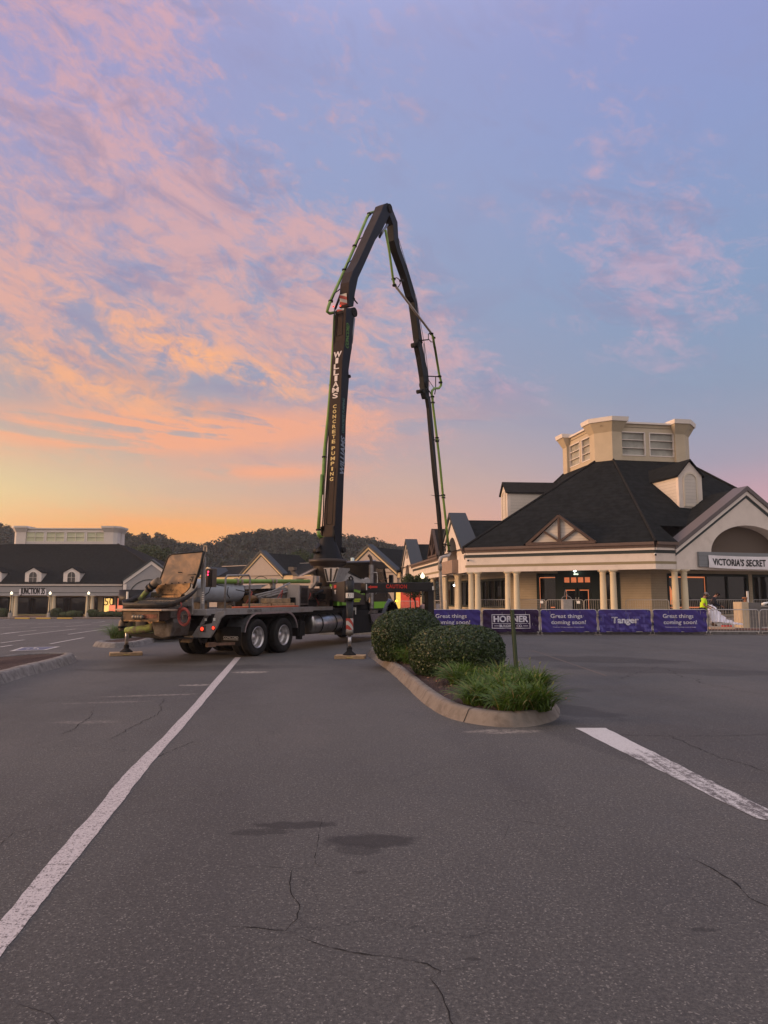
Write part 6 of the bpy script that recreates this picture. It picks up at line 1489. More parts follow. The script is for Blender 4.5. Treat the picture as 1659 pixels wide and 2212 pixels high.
for i, (x0, x1, z0, z1b, r0, r1) in enumerate(((-1.05, .1, 1.375, 1.49, .9, 1.12), (.15, 1.45, 1.375, 1.50, .9, 1.14), (-.1, 1.25, 1.505, 1.64, .88, 1.1))):
    mb = MB(); tb(mb, x0, x1, r0, r1, z0, z1b); o = mb.build('wood_beam', M_wood, None, bevel=.01)
    tag(o, ['short timber beam lying on the truck deck rail, nearest the railing', 'longer timber beam lying on the truck deck rail towards the cooler', 'timber beam stacked on top of the two others on the truck deck'][i], 'timber', 'timber beams lying on the truck deck')
mb = MB(); cc_ = [LWt(-1.9 + .25 * i, 1.18 + .008 * math.sin(i * 1.7), 1.395) for i in range(15)]; mb.tube(cc_, .026, 8); tag(mb.build('hose', M_orange), 'orange hose lying along the grey deck edge of the truck', 'hose')
# handrail hoop
mb = MB(); c_ = [(-2.27, 1.37), (-2.27, 2.18), (-2.20, 2.26), (-1.20, 2.30), (-1.13, 2.22), (-1.13, 1.37)]
mb.tube([LWt(x_, 1.2, z_) for x_, z_ in c_], .026, 10); mb.build('handrail', M_tgrey, TK)
# amber side marker
fam = fS(1.2); s_, z_ = fam.hit(*zk(330, 762)); mb = MB(); fam.prism(mb, [(s_ - .09, z_ - .02), (s_ - .06, z_ - .035), (s_ + .06, z_ - .035), (s_ + .09, z_ - .02), (s_ + .09, z_ + .02), (s_ + .06, z_ + .035), (s_ - .06, z_ + .035), (s_ - .09, z_ + .02)], .0, .03); mb.build('marker_lamp', M_amber_l, TK)
# ---- pedestal
PX = 5.7
fr5 = fX(5.0)
mb = MB(); P_ = tr(fr5, zk, [(600, 90), (855, 85), (780, 325), (650, 325)]); fr5.prism(mb, P_, -.9, 0); mb.build('pedestal', M_pale, TK)
mb = MB()
for q in ([(612, 105), (640, 105), (685, 310), (655, 312)], [(707, 98), (737, 98), (728, 312), (700, 312)], [(812, 98), (840, 98), (775, 300), (750, 312)]): fr5.prism(mb, tr(fr5, zk, q), 0, .01)
mb.build('slots', M_black, TK)
fw1 = Fr(LWt(5.1, .35), LWt(6.9, 1.45))
mb = MB(); fw1.prism(mb, tr(fw1, zk, [(855, 85), (1000, 130), (1250, 272), (1310, 278), (1330, 250), (1350, 250), (1375, 290), (1378, 342), (780, 328)]), -.2, 0); mb.build('pedestal_wing', M_pale, TK, bevel=.01)
mb = MB()
for dy in (0, 28): fw1.prism(mb, tr(fw1, zk, [(915, 100 + dy), (935, 100 + dy), (1235, 262 + dy * .3), (1215, 266 + dy * .3)]), 0, .02)
mb.build('wing_ribs', M_under, TK)
fw2 = Fr(LWt(3.2, -.9), LWt(5.1, -.3))
mb = MB(); fw2.prism(mb, tr(fw2, zk, [(190, 232), (470, 90), (600, 95), (600, 240), (440, 232), (440, 180)]), -.15, 0); mb.build('pedestal_wing', M_tgreyd, TK)
mb = MB(); fw2.prism(mb, tr(fw2, zk, [(190, 228), (470, 88), (560, 92), (560, 112), (450, 118), (240, 225)]), 0, .08); mb.build('wing_flange', mat('pink_grey_steel', (.34, .27, .23), .5), TK)
fw3 = fX(3.9)
mb = MB(); fw3.prism(mb, tr(fw3, zk, [(85, 235), (430, 220), (420, 340), (380, 335), (310, 265), (160, 268), (140, 285), (85, 285)]), -.5, 0); mb.build('rear_crossbeam', mat('sunlit_cream_steel', (.40, .30, .24), .5, var=.1, vs=4), TK, bevel=.01)  # orange light on the crossbeam is put into its colour
mb = MB(); fw3.prism(mb, tr(fw3, zk, [(40, 130), (85, 130), (175, 225), (90, 230)]), -.1, 0); fw3.prism(mb, tr(fw3, zk, [(25, 130), (25, 75), (120, 75), (120, 125), (80, 140)]), -.15, .05); mb.build('work_lamp', M_tgreyd, TK)
mb = MB(); fw3.prism(mb, tr(fw3, zk, [(430, 225), (475, 225), (475, 310), (440, 370), (380, 440), (380, 380), (420, 340)]), -.2, -.02); mb.build('frame_knee', M_tgrey, TK)
pc5 = LWt(PX, 0)
mb = MB(); mb.lathe([(.60, 2.86), (.66, 2.88), (.66, 2.96), (.72, 2.97), (.72, 3.10), (.60, 3.12), (0, 3.12)], (pc5.x, pc5.y, 0), n=40); mb.lathe([(.45, 2.1), (.55, 2.86)], (pc5.x, pc5.y, 0), n=30); mb.build('slewing_ring', mat('dark_brown_ring', (.04, .028, .022), .45), TK)
# ---- green and black side panel behind the leg, and body
fs1 = fS(1.22)
def swoosh_mat():
    m = bpy.data.materials.new('black_panel_with_green_spray'); m.use_nodes = True; t = m.node_tree; t.nodes.clear(); k = NT(t)
    P = k.node('ShaderNodeTexCoord').outputs['Object']; x, y, z = k.sep(P)
    al = k.add(k.mul(x, hX), k.mul(y, hY))
    n = k.noise(P, 3.0, 4, .6)
    a_ = fs1.hit(*zk(1030, 430)); b_ = fs1.hit(*zk(1280, 520))
    ox = Vector(LWt(3, 0)); s_off = (ox - fs1.p).dot(fs1.u)
    s0, s1 = a_[0] - s_off, b_[0] - s_off; slope = (b_[1] - a_[1]) / (s1 - s0)
    d = k.add(k.sub(z, k.add(a_[1], k.mul(k.sub(al, s0), slope))), k.mul(k.sub(n, .5), .12))
    f = k.mul(k.ramp(d, -.075, -.02), k.ramp(d, .055, .02))
    c2 = fs1.hit(*zk(1040, 690)); d2 = k.add(k.sub(z, c2[1]), k.add(k.mul(k.sub(al, s0), .38), k.mul(k.sub(n, .5), .1)))
    f = k.m('MAXIMUM', f, k.mul(k.ramp(d2, .12, .03), .8))
    c = k.mix(f, (.011, .011, .011), (.17, .40, .03))
    b = k.node('ShaderNodeBsdfPrincipled', {'Base Color': c, 'Roughness': .35}); k.node('ShaderNodeOutputMaterial', {'Surface': b.outputs[0]}); return m
M_sw = swoosh_mat()
mb = MB(); P_ = tr(fs1, zk, [(905, 715), (1285, 700), (1285, 345), (1000, 340), (905, 340)]); fs1.prism(mb, P_, -.5, 0); mb.build('side_panel', M_sw, TK, bevel=.01)
mb = MB(); fs1.prism(mb, tr(fs1, zk, [(1085, 603), (1215, 597), (1213, 622), (1085, 628)]), 0, .006); fs1.prism(mb, tr(fs1, zk, [(1105, 632), (1195, 630), (1195, 655), (1105, 655)]), 0, .006); mb.build('yellow_sticker', mat('yellow_green_sticker', (.35, .48, .02), .5), TK)
mb = MB(); fs1.prism(mb, tr(fs1, zk, [(820, 650), (855, 645), (857, 715), (818, 720)]), 0.002, .01); mb.build('green_patch', M_limep, TK)
mb = MB(); s_, z_ = fs1.hit(*zk(1265, 360)); fs1.box(mb, s_ - .03, s_ + .03, z_ - .05, z_ + .05, 0, .03); s_, z_ = fs1.hit(*zk(1240, 500)); mb.lathe([(0, .03), (.05, .02), (.06, 0)], fs1.pt(s_, z_, 0), fs1.n, 12); s_, z_ = fs1.hit(*zk(1135, 790)); fs1.box(mb, s_ - .02, s_ + .02, z_ - .16, z_ + .1, -.2, .0); mb.build('fittings', M_whitep, TK)
mb = MB(); s_, z_ = fs1.hit(*zk(1330, 560)); fs1.prism(mb, tr(fs1, zk, [(1290, 645), (1290, 515), (1365, 515), (1350, 570)]), .02, .05); mb.build('gusset', M_tgreyd, TK)
# lower battery box / polished steps
fs2 = fS(1.28)
mb = MB(); fs2.prism(mb, tr(fs2, zk, [(1375, 860), (1590, 840), (1600, 900), (1450, 1040), (1400, 960)]), -.5, 0); mb.build('step_box', M_chrome, TK)
mb = MB(); fs2.prism(mb, tr(fs2, zk, [(1365, 850), (1400, 795), (1520, 790), (1520, 840)]), -.4, -.05)
for i in range(9):
    y_ = 870 + i * 17; fs2.prism(mb, tr(fs2, zk, [(1385, y_ + 3), (1590 - i * 15, y_ - 3), (1590 - i * 15, y_), (1385, y_ + 6)]), 0, .012)
mb.build('step_ribs', M_tgreyd, TK)
mb = MB(); tb(mb, 4.6, 7.3, .9, 1.2, .35, 1.2); mb.build('side_skirt', M_under, TK)
# ---- exhaust stack
mb = MB(); c_ = LWt(7.0, 1.22)
prof = []
for i in range(34): z_ = 1.25 + i * .05; prof += [(.085, z_), (.098, z_ + .012), (.098, z_ + .025), (.085, z_ + .037)]
mb.lathe(prof, (c_.x, c_.y, 0), n=18); mb.build('exhaust_shield', mat('ribbed_dull_chrome', (.30, .27, .25), .35, metal=.8, dirt=(.08, .05, .04), dirt_amt=.4, dirt_s=6), TK)
mb = MB(); mb.tube([(c_.x, c_.y, 1.3), (c_.x, c_.y, 2.95), (c_.x, c_.y, 3.12), (c_.x - .03, c_.y + .0, 3.24), (c_.x - .10, c_.y + .05, 3.31)], .062, 14, caps=False); mb.tube([(c_.x, c_.y, 1.3), (c_.x - .05, c_.y, 1.05), (c_.x - .3, c_.y, .85)], .06, 12); mb.build('exhaust_pipe', mat('burnt_steel_pipe', (.07, .045, .035), .4, metal=.5), TK)
# ---- cab
mb = MB()
X0, X1 = 7.15, 8.75; zc0, zc1, zc2 = 1.15, 2.15, 3.0
for sg in (-1, 1):
    r0, r1 = (1.08, 1.15) if sg > 0 else (-1.15, -1.08)
    tb(mb, X0, X1 + .05, r0, r1, zc0, zc1); tb(mb, X0, X0 + .45, r0, r1, zc1, zc2); tb(mb, X0 + .45, X1 - .2, r0, r1, zc2 - .16, zc2)
    S0.prism(mb, [(X1 - .02, zc1), (X1 + .08, zc1), (X1 - .32, zc2), (X1 - .42, zc2)], r0, r1)
tb(mb, X0, X0 + .06, -1.08, 1.08, zc0, zc2); tb(mb, X0 + .06, X1, -1.08, 1.08, zc0, zc0 + .06)
for r_ in (-.03, .03): pass
cab = mb.build('cab', M_tblack, TK, bevel=.02)
mb = MB(); S0.prism(mb, [(X0 - .02, zc2 - .02), (X1 - .25, zc2 - .02), (X1 - .3, zc2 + .06), (X1 - .6, zc2 + .12), (X0 + .1, zc2 + .12), (X0 - .02, zc2 + .06)], -1.17, 1.17); mb.build('cab_roof', M_tblack, cab, bevel=.03)
mb = MB(); S0.prism(mb, [(X1 - .35, zc2 - .02), (X1 + .05, zc2 - .14), (X1 + .05, zc2 - .11), (X1 - .35, zc2 + .03)], -1.15, 1.15); mb.build('sun_visor', M_tblack, cab)
mb = MB(); S0.prism(mb, [(X1 + .02, zc1), (X1 + .05, zc1), (X1 - .35, zc2), (X1 - .38, zc2)], -1.08, 1.08); mb.build('windscreen', glass_mat('cab_glass', (.02, .02, .02), .02, .75), cab)
for r_ in (1.11, -1.12):
    mb = MB(); S0.prism(mb, [(X0 + .45, zc1), (X1 - .02, zc1), (X1 - .36, zc2 - .16), (X0 + .45, zc2 - .16)], r_, r_ + .012); mb.build('side_window', MATS.get('cg') or bpy.data.materials['cab_glass'], cab)
mb = MB(); tb(mb, X0 + .25, X1, 1.15, 1.156, zc0 + .1, zc0 + .36); mb.build('door_stripe', M_limep, cab)
mb = MB(); tb(mb, 7.35, 7.75, .3, .8, 1.3, 2.2); tb(mb, 7.35, 7.5, .35, .75, 2.2, 2.55); mb.build('seat', M_under, cab)
for i, r_ in enumerate((-.8, -.3, .3, .8)):
    mb = MB(); mb.sphere(LWt(X1 - .45, r_, zc2 + .13), .045, 10, 6); mb.build('roof_marker', M_amber_l if 0 else M_tgreyd, cab)
mb = MB(); c_ = LWt(7.5, .15, 3.11); mb.lathe([(.09, 0), (.09, .03), (.07, .04), (.075, .15), (0, .16)], (c_.x, c_.y, c_.z), n=14); mb.build('beacon', mat('pale_beacon', (.6, .7, .65), .2), cab)
mb = MB(); c_ = LWt(7.9, .5, 3.13); mb.tube([c_, c_ + Vector((.45, .1, .03))], .045, 10); mb.build('air_horn', M_chrome, cab)
mb = MB(); S0.prism(mb, [(8.75, .95), (10.45, .9), (10.5, 1.6), (10.2, 1.85), (8.8, 2.12)], -.62, .62); mb.build('bonnet', M_navy, TK, bevel=.05)
# wings over the front wheels
for sg in (1, -1):
    mb = MB(); vs = []; N_ = 16
    for i in range(N_ + 1):
        a = math.pi * (1.02 - 1.04 * i / N_); e = .70 + .12 * math.sin(max(0, a))
        for (r_, k_) in ((.55, 1.0), (.9, 1.03), (1.12, 1.0), (1.24, .93), (1.26, .86)):
            vs.append(LWt(9.0 + .86 * e / .72 * math.cos(a) * k_, sg * r_, .62 + .98 * e / .80 * max(0, math.sin(a)) * k_ + (0 if math.sin(a) > 0 else -.1)))
    mb.add(vs, [(i * 5 + q, (i + 1) * 5 + q, (i + 1) * 5 + q + 1, i * 5 + q + 1) for i in range(N_) for q in range(4)], True)
    wg = mb.build('wing', M_navy, TK); sd_ = wg.modifiers.new('thick', 'SOLIDIFY'); sd_.thickness = .03
fam2 = fS(1.16); s_, z_ = fam2.hit(*zx2(545, 845)); mb = MB(); mb.sphere(fam2.pt(s_, z_, .06), .05, 12, 8, (1.2, 1, .8)); mb.build('turn_lamp', M_amber_l, TK)
mb = MB(); mm = fX(8.3); a_, b_ = mm.hit(*zx2(440, 545)), mm.hit(*zx2(505, 412)); mm.box(mb, a_[0], b_[0], a_[1] - .1, b_[1], -.09, .05); mb.build('mirror', M_tblack, TK, bevel=.03)
mb = MB(); mb.tube([LWt(8.5, 1.15, 2.4), mm.pt(a_[0] + .05, b_[1] - .08), mm.pt(a_[0] + .05, a_[1] - .05), LWt(8.5, 1.15, 1.7)], .015, 6); mb.build('mirror_arm', M_chrome, TK)
mb = MB(); mb.tube([LWt(7.28, 1.2, 2.65), LWt(7.45, 1.25, 2.65), LWt(7.5, 1.25, 2.55), LWt(7.5, 1.25, 1.9), LWt(7.45, 1.2, 1.8)], .016, 8); mb.build('grab_handle', M_whitep, cab)
# ---- BOOM (planar, slewed forward over the cab)
BP = Vector((-2.14, 27.07, 0)); bd = Vector((.49, .872, 0)).normalized()
fB = Fr(BP, BP + bd)
def bplane(o): return fB.shift(o)
Rt = bplane(.26)
def sec(name, back, front, w0, w1, zf_b=None, m=M_boomb, right_o=.26, side_m=None):
    f = bplane(right_o)
    bk = [f.hit(*p) for p in back]; fr2_ = [f.hit(*p) for p in front]
    poly = bk + fr2_[::-1]
    mb = MB(); f.prism(mb, poly, -w0, 0)
    return mb.build(name, m, TK, bevel=.012), bk, fr2_
s1o, bk1, fr1 = sec('boom_section', [zv(345, 640), zv(355, 500), zv(365, 300), zv(383, 0), zu(398, 1150), zu(412, 700), zu(432, 230), zt(497, 1600), zt(505, 1400), zt(510, 1250)],
                    [zv(425, 640), zv(428, 500), zv(436, 300), zv(446, 0), zu(455, 1300), zu(466, 850), zu(498, 420), zu(493, 340), zu(515, 180), zt(572, 1690), zt(578, 1500), zt(592, 1370), zt(600, 1250)], .52, .52)
# turret foot
ft1 = bplane(.26)
mb = MB(); ft1.prism(mb, tr(ft1, zv, [(330, 905), (465, 905), (420, 800), (425, 760), (430, 700), (425, 500), (345, 520), (345, 700), (335, 800)]), -.07, .0); mb.build('turret_cheek', mat('boom_dark_blue', (.006, .007, .011), .5, spec=.3), TK, bevel=.01)
ft2 = bplane(-.36)
mb = MB(); ft2.prism(mb, [(a, b) for a, b in tr(ft1, zv, [(330, 905), (465, 905), (420, 800), (425, 760), (430, 700), (425, 500), (345, 520), (345, 700), (335, 800)])], -.0, .07); mb.build('turret_cheek', M_boomb, TK, bevel=.01)
frb = Fr(fB.pt(-.12, 0, -.40), fB.pt(-.12, 0, .26))      # rear plate of the turret, facing backwards
q_ = [ft1.hit(*zv(345, y))[1] for y in (905, 770, 700)]
mb = MB(); sA = ft1.hit(*zv(345, 730))[0]
gtr = Fr(fB.pt(sA - .05, 0, -.36), fB.pt(sA - .05, 0, .30))
mb.hexa([gtr.pt(.02, q_[1], 0), gtr.pt(.62, q_[1], 0), gtr.pt(.62, q_[1], -.03), gtr.pt(.02, q_[1], -.03), gtr.pt(.02, q_[2] + .06, 0), gtr.pt(.62, q_[2] + .1, 0), gtr.pt(.62, q_[2] + .1, -.03), gtr.pt(.02, q_[2] + .06, -.03)]); mb.build('turret_plate', M_boomb, TK)
pcz = LWt(PX, 0)
mb = MB(); mb.lathe([(.55, 3.12), (.50, 3.3), (.34, 3.7), (.28, 3.95)], (pcz.x, pcz.y, 0), n=30); mb.build('turret', MATS['boom_dark_blue'], TK)
# dark blue right flank of the boom as its own skin, with the long recessed panels
def flank(name, poly_b, poly_f, o, m, inset=.02):
    f = bplane(o); P_ = [(a + (c - a) * .02, b) for (a, b), (c, _) in zip(poly_b, poly_b)]
    mb = MB(); f.prism(mb, poly_b + poly_f[::-1], 0.002, .012); return mb.build(name, m, TK)
flank('boom_flank', bk1, fr1, .26, MATS['boom_dark_blue'])
s2o, bk2, fr2b = sec('boom_section', [zt(535, 1230), zt(538, 1080), zt(545, 960), zt(585, 840), zt(645, 735), zt(905, 165), zt(925, 105), zt(965, 88)],
                     [zt(588, 1235), zt(605, 1090), zt(640, 920), zt(700, 790), zt(830, 500), zt(900, 400), zt(1015, 170), zt(1005, 115)], .44, .4, right_o=.22)
flank('boom_flank', bk2, fr2b, .22, MATS['boom_dark_blue'])
s3o, bk3, fr3 = sec('boom_section', [zt(965, 150), zt(1030, 330), zt(1042, 500), zt(1075, 620), zt(1175, 900), zt(1235, 1120), zt(1265, 1180), zt(1295, 1400), zt(1320, 1600)],
                    [zt(1020, 145), zt(1080, 300), zt(1090, 480), zt(1110, 580), zt(1225, 920), zt(1293, 1180), zt(1310, 1300), zt(1332, 1450), zt(1360, 1640)], .34, .3, m=mat('near_black_boom', (.003, .003, .004), .5), right_o=.17)
s3b, _, _ = sec('boom_section', [zu(1210, 0), zu(1205, 80), zu(1230, 200), zu(1262, 400), zu(1275, 560), zu(1292, 625)], [zu(1245, 0), zu(1250, 80), zu(1280, 230), zu(1308, 350), zu(1318, 560), zu(1325, 625)], .26, .26, m=MATS['near_black_boom'], right_o=.13)
s4, _, _ = sec('boom_section', [zu(1300, 600), zu(1320, 720), zu(1335, 900), zv(1380, 0), zv(1415, 300), zv(1450, 700), zv(1462, 830)], [zu(1330, 600), zu(1345, 720), zu(1362, 900), zv(1405, 0), zv(1440, 400), zv(1468, 700), zv(1480, 830)], .17, .17, m=MATS['near_black_boom'], right_o=.10)
# joints
mb = MB()
for (zf, c_, r_, w_) in ((zt, (585, 1300), .20, .30), (zt, (985, 150), .20, .28), (zu, (1215, 70), .12, .2), (zu, (1300, 480), .16, .18), (zu, (1265, 545), .10, .18), (zv, (425, 765), .12, .34), (zu, (490, 400), .07, .3)):
    f = bplane(0); s_, z_ = bplane(.2).hit(*zf(*c_)); mb.tube([f.pt(s_, z_, -w_), f.pt(s_, z_, w_)], r_, 18)
mb.build('boom_pins', M_under, TK)
# rams alongside
mb = MB()
def ram(zf, p, q, r_, o=.18, f2=None):
    mb.tube([bplane(o).pt(*bplane(o).hit(*zf(*p))), bplane(o).pt(*bplane(o).hit(*zf(*q)))], r_, 10)
ram(zt, (600, 1360), (570, 1640), .05, .1); ram(zt, (880, 460), (965, 330), .06, .1); ram(zu, (1262, 60), (1290, 400), .025, .1); ram(zu, (1240, 300), (1255, 560), .04, .0)
mb.build('boom_rams', mat('ram_steel', (.22, .23, .26), .3, metal=.6), TK)
mb = MB()
ram(zt, (390, 1260), (450, 1100), .05, -.3); ram(zt, (585, 1140), (635, 1200), .03, .2); ram(zt, (580, 1140), (600, 1150), .05, .2); ram(zt, (900, 420), (880, 470), .05, .15)
ram(zu, (1195, 240), (1220, 345), .02, .1); ram(zu, (1195, 240), (1215, 190), .02, .1)
ram(zv, (350, 560), (355, 690), .03, .3)
ram(zu, (1310, 430), (1370, 520), .015, .2); ram(zu, (1300, 520), (1340, 580), .03, .2)
ram(zv, (1340, 205), (1385, 215), .012, .12); ram(zv, (1375, 495), (1445, 497), .012, .12)
mb.build('boom_links', M_under, TK)
# conduit hoses on the boom
mb = MB(); r8 = random.Random(5)
pl = [zt(385, 1260), zt(372, 1400), zt(370, 1600), zu(342, 200), zu(325, 600), zu(300, 850), zu(275, 1100), zu(262, 1350), zv(245, 100), zv(238, 400), zv(225, 560)]
P_ = [bplane(-.28).pt(*bplane(-.28).hit(*p)) for p in pl]; mb.tube([p + Vector((r8.uniform(-.01, .01), 0, 0)) for p in P_], .028, 6)
pl = [zt(800, 240), zt(720, 400), zt(640, 600), zt(590, 700), zt(480, 900), zt(450, 1050)]; P_ = [bplane(-.24).pt(*bplane(-.24).hit(*p)) for p in pl]; mb.tube(P_, .022, 6)
pl = [zu(1340, 1000), zv(1415, 200), zv(1440, 400), zv(1450, 600), zv(1462, 800)]; P_ = [bplane(.14).pt(*bplane(.14).hit(*p)) for p in pl]; mb.tube([p + Vector((r8.uniform(-.01, .02), 0, 0)) for p in P_], .016, 6)
pl = [zt(1090, 480), zt(1290, 1150), zt(1340, 1450), zt(1375, 1640), zu(1290, 200), zu(1320, 500)]; P_ = [bplane(.2).pt(*bplane(.2).hit(*p)) for p in pl]; mb.tube(P_, .013, 6)
for dx_ in (0, 12, 24):
    pl = [zv(1450 + dx_, 700), zv(1470 + dx_, 730), zv(1485, 760 + dx_), zv(1455, 790 + dx_), zv(1460 + dx_, 840)]; P_ = [bplane(.2).pt(*bplane(.2).hit(*p)) for p in pl]; mb.tube(P_, .014, 6)
for i in range(6):
    pl = [zv(205, 690 + 6 * i), zv(160, 720 + 8 * i), zv(135 + 5 * i, 790), zv(180, 810 - 5 * i), zv(260, 800 - 6 * i), zv(290, 780 - 5 * i)]; P_ = [bplane(-.3 + .05 * i).pt(*bplane(-.3 + .05 * i).hit(*p)) for p in pl]; mb.tube(P_, .022, 6)
mb.build('boom_hoses', M_blackh, TK)
# lettering on the back face of section one (faces rearwards), letter by letter down the boom
fk = bplane(0)
def backpt(v, t):                                   # point on the back face at photo height v; t = -1..1 across
    # boundary line in the boom plane, right side edge
    best = None
    for i in range(len(BK) - 1):
        if (BK[i][2] - v) * (BK[i + 1][2] - v) <= 0:
            q = (v - BK[i][2]) / (BK[i + 1][2] - BK[i][2] + 1e-9); best = (BK[i][0] + (BK[i + 1][0] - BK[i][0]) * q, BK[i][1] + (BK[i + 1][1] - BK[i][1]) * q); break
    if best is None: best = (BK[0][0], BK[0][1])
    return best
BKpx = [zv(345, 640), zv(355, 500), zv(365, 300), zv(383, 0), zu(398, 1150), zu(412, 700), zu(432, 230), zt(497, 1600), zt(505, 1400), zt(510, 1250)]
BK = [(a, b, p[1]) for (a, b), p in zip(bk1, BKpx)]
def letter_on_back(ch, vtop, vbot, wd, m, cen=0.0):
    """vtop/vbot: photo heights of the letter"""
    a = backpt(vtop, 0); b = backpt(vbot, 0)
    up = Vector((a[0] - b[0], a[1] - b[1])); L = up.length; up /= L; nrm = Vector((-up.y, up.x))
    if nrm.x > 0: nrm = -nrm
    cs_ = Vector(((a[0] + b[0]) / 2, (a[1] + b[1]) / 2))
    def to3(x, y, o):
        q = cs_ + up * y + nrm * .008; return fB.pt(q.x, q.y, cen + x)
    return lettering(ch, 1, to3, m, TK, fitw=wd, fith=L, bold=.03, name='boom_letter')
def zuv(y): return zu(0, y)[1]
M_wl = mat('pink_white_lettering', (.68, .60, .58), .5)
for ch, a, b in (('W', 135, 192), ('I', 200, 255), ('L', 262, 313), ('L', 322, 375), ('I', 382, 437), ('A', 445, 495), ('M', 503, 553), ('S', 560, 612)):
    letter_on_back(ch, zuv(a), zuv(b), {'W': .36, 'M': .30, 'I': .12}.get(ch, .24), M_wl)
for ch, a, b in (('C', 678, 714), ('O', 730, 766), ('N', 782, 818), ('C', 833, 868), ('R', 885, 920), ('E', 937, 972), ('T', 988, 1023), ('E', 1038, 1074), ('P', 1106, 1142), ('U', 1158, 1194), ('M', 1212, 1248), ('P', 1264, 1300), ('I', 1318, 1354), ('N', 1370, 1404), ('G', 1424, 1460)):
    letter_on_back(ch, zuv(a), zuv(b), {'M': .19, 'I': .065}.get(ch, .155), M_cream)
# lettering up the flank
def flank_text(body, zf, p0, p1, hgt, m, shear=.2):
    f = bplane(.275); a = Vector(f.hit(*zf(*p0))); b = Vector(f.hit(*zf(*p1))); u_ = (b - a); L = u_.length; u_ /= L; n_ = Vector((-u_.y, u_.x)); c_ = (a + b) / 2
    def to3(x, y, o): q = c_ + u_ * x + n_ * y; return f.pt(q.x, q.y, .004)
    lettering(body, 1, to3, m, TK, fitw=L, fith=hgt, bold=.02, name='flank_lettering', shear=shear)
flank_text('WILLIAMS', zu, (427, 1395), (440, 1010), .30, mat('blue_white_lettering', (.20, .24, .31), .5))
flank_text('CONCRETE PUMPING', zu, (438, 975), (446, 620), .16, mat('teal_lettering', (.06, .15, .14), .5))
flank_text('CONCORD', zt, (518, 1690), (530, 1420), .22, mat('dull_lime_lettering', (.10, .22, .03), .5))
# recessed panels on the back face and hazard plate
def back_quad(v0, v1, x0, x1, m, name, out=.006, rounded=False):
    a, b = backpt(v0, 0), backpt(v1, 0); up = Vector((a[0] - b[0], a[1] - b[1])).normalized(); nrm = Vector((-up.y, up.x)); nrm = -nrm if nrm.x > 0 else nrm
    mb = MB(); P_ = [fB.pt(b[0] + nrm.x * out, b[1] + nrm.y * out, x0), fB.pt(b[0] + nrm.x * out, b[1] + nrm.y * out, x1), fB.pt(a[0] + nrm.x * out, a[1] + nrm.y * out, x1), fB.pt(a[0] + nrm.x * out, a[1] + nrm.y * out, x0)]
    cc_ = P_ + [P_[0]]; mb.tube(cc_, .012, 5); return mb.build(name, m, TK)
back_quad(zuv(1335), zv(0, 500)[1], -.12, .14, M_under, 'panel_seam'); back_quad(zt(0, 1300)[1], zt(0, 1540)[1], -.15, .12, M_under, 'panel_seam')
hp = fX(0)
fhz = bplane(.0)
def quad_on_back2(zf, ptsL, ptsR, m, name):
    f = bplane(-.20); f2 = bplane(.20); mb = MB()
    a, b = f2.hit(*zf(*ptsL)), f2.hit(*zf(*ptsR))
    mb.add([f2.pt(a[0] - .03, a[1], -.38), f2.pt(a[0] - .03, a[1], -.04), f2.pt(b[0] - .03, b[1], -.04), f2.pt(b[0] - .03, b[1], -.38)], [(0, 1, 2, 3)])
    return mb.build(name, m, TK)
quad_on_back2(zt, (535, 1205), (528, 1085), M_haz, 'hazard_plate')
quad_on_back2(zt, (500, 1285), (500, 1250), M_haz, 'hazard_plate')
mb = MB()
for x_ in (420, 460, 500):
    s_, z_ = bplane(.0).hit(*zt(x_, 1222)); p = bplane(.1 - (500 - x_) * .004).pt(s_, z_); mb.sphere(p, .035, 8, 6)
mb.build('boom_tail_lamp', M_redlamp, TK)
# delivery pipe along the boom
def pipe(name, zpts, o, r_, m, n=14):
    f = bplane(o); mb = MB(); mb.tube([f.pt(*f.hit(*p)) for p in zpts], r_, n); return mb.build(name, m, TK)
pipe('boom_pipe', [zv(188, 555), zv(202, 350), zv(225, 0), zu(228, 1600), zu(252, 1150), zu(290, 800), zu(322, 400), zu(345, 0), zt(385, 1330)], -.42, .068, M_green)
pipe('boom_pipe', [zv(186, 575), zv(195, 620), zv(230, 650), zv(290, 640), zv(320, 665), zv(335, 700)], -.2, .07, M_green)
pipe('boom_pipe', [zt(380, 1300), zt(330, 1310), zt(300, 1290), zt(310, 1250), zt(330, 1190), zt(470, 880), zt(610, 560), zt(740, 250), zt(775, 200), zt(825, 185)], -.38, .062, M_green)
pipe('boom_pipe', [zt(945, 385), zt(990, 640), zt(1028, 920), zt(1040, 975), zt(1058, 1010)], .32, .056, M_green)
pipe('boom_pipe', [zt(1058, 1010), zt(1250, 1260), zt(1450, 1525)], .36, .058, M_pipe_g)
pipe('boom_pipe', [zt(1450, 1525), zt(1472, 1570), zt(1490, 1690), zu(1375, 90), zu(1420, 370), zu(1440, 450), zu(1440, 490), zu(1418, 518), zu(1372, 520), zu(1348, 545), zu(1345, 580), zu(1352, 620), zu(1358, 700), zu(1395, 1000), zu(1430, 1300), zu(1458, 1600), zv(1470, 300), zv(1495, 530), zv(1520, 770)], .34, .060, M_green)
pipe('boom_pipe', [zv(1522, 775), zv(1530, 800), zv(1515, 825), zv(1470, 832), zv(1435, 845), zv(1424, 875), zv(1426, 905)], .34, .075, M_pipe_g)
f = bplane(.34); e0, e1 = f.pt(*f.hit(*zv(1428, 900))), f.pt(*f.hit(*zv(1446, 1390)))
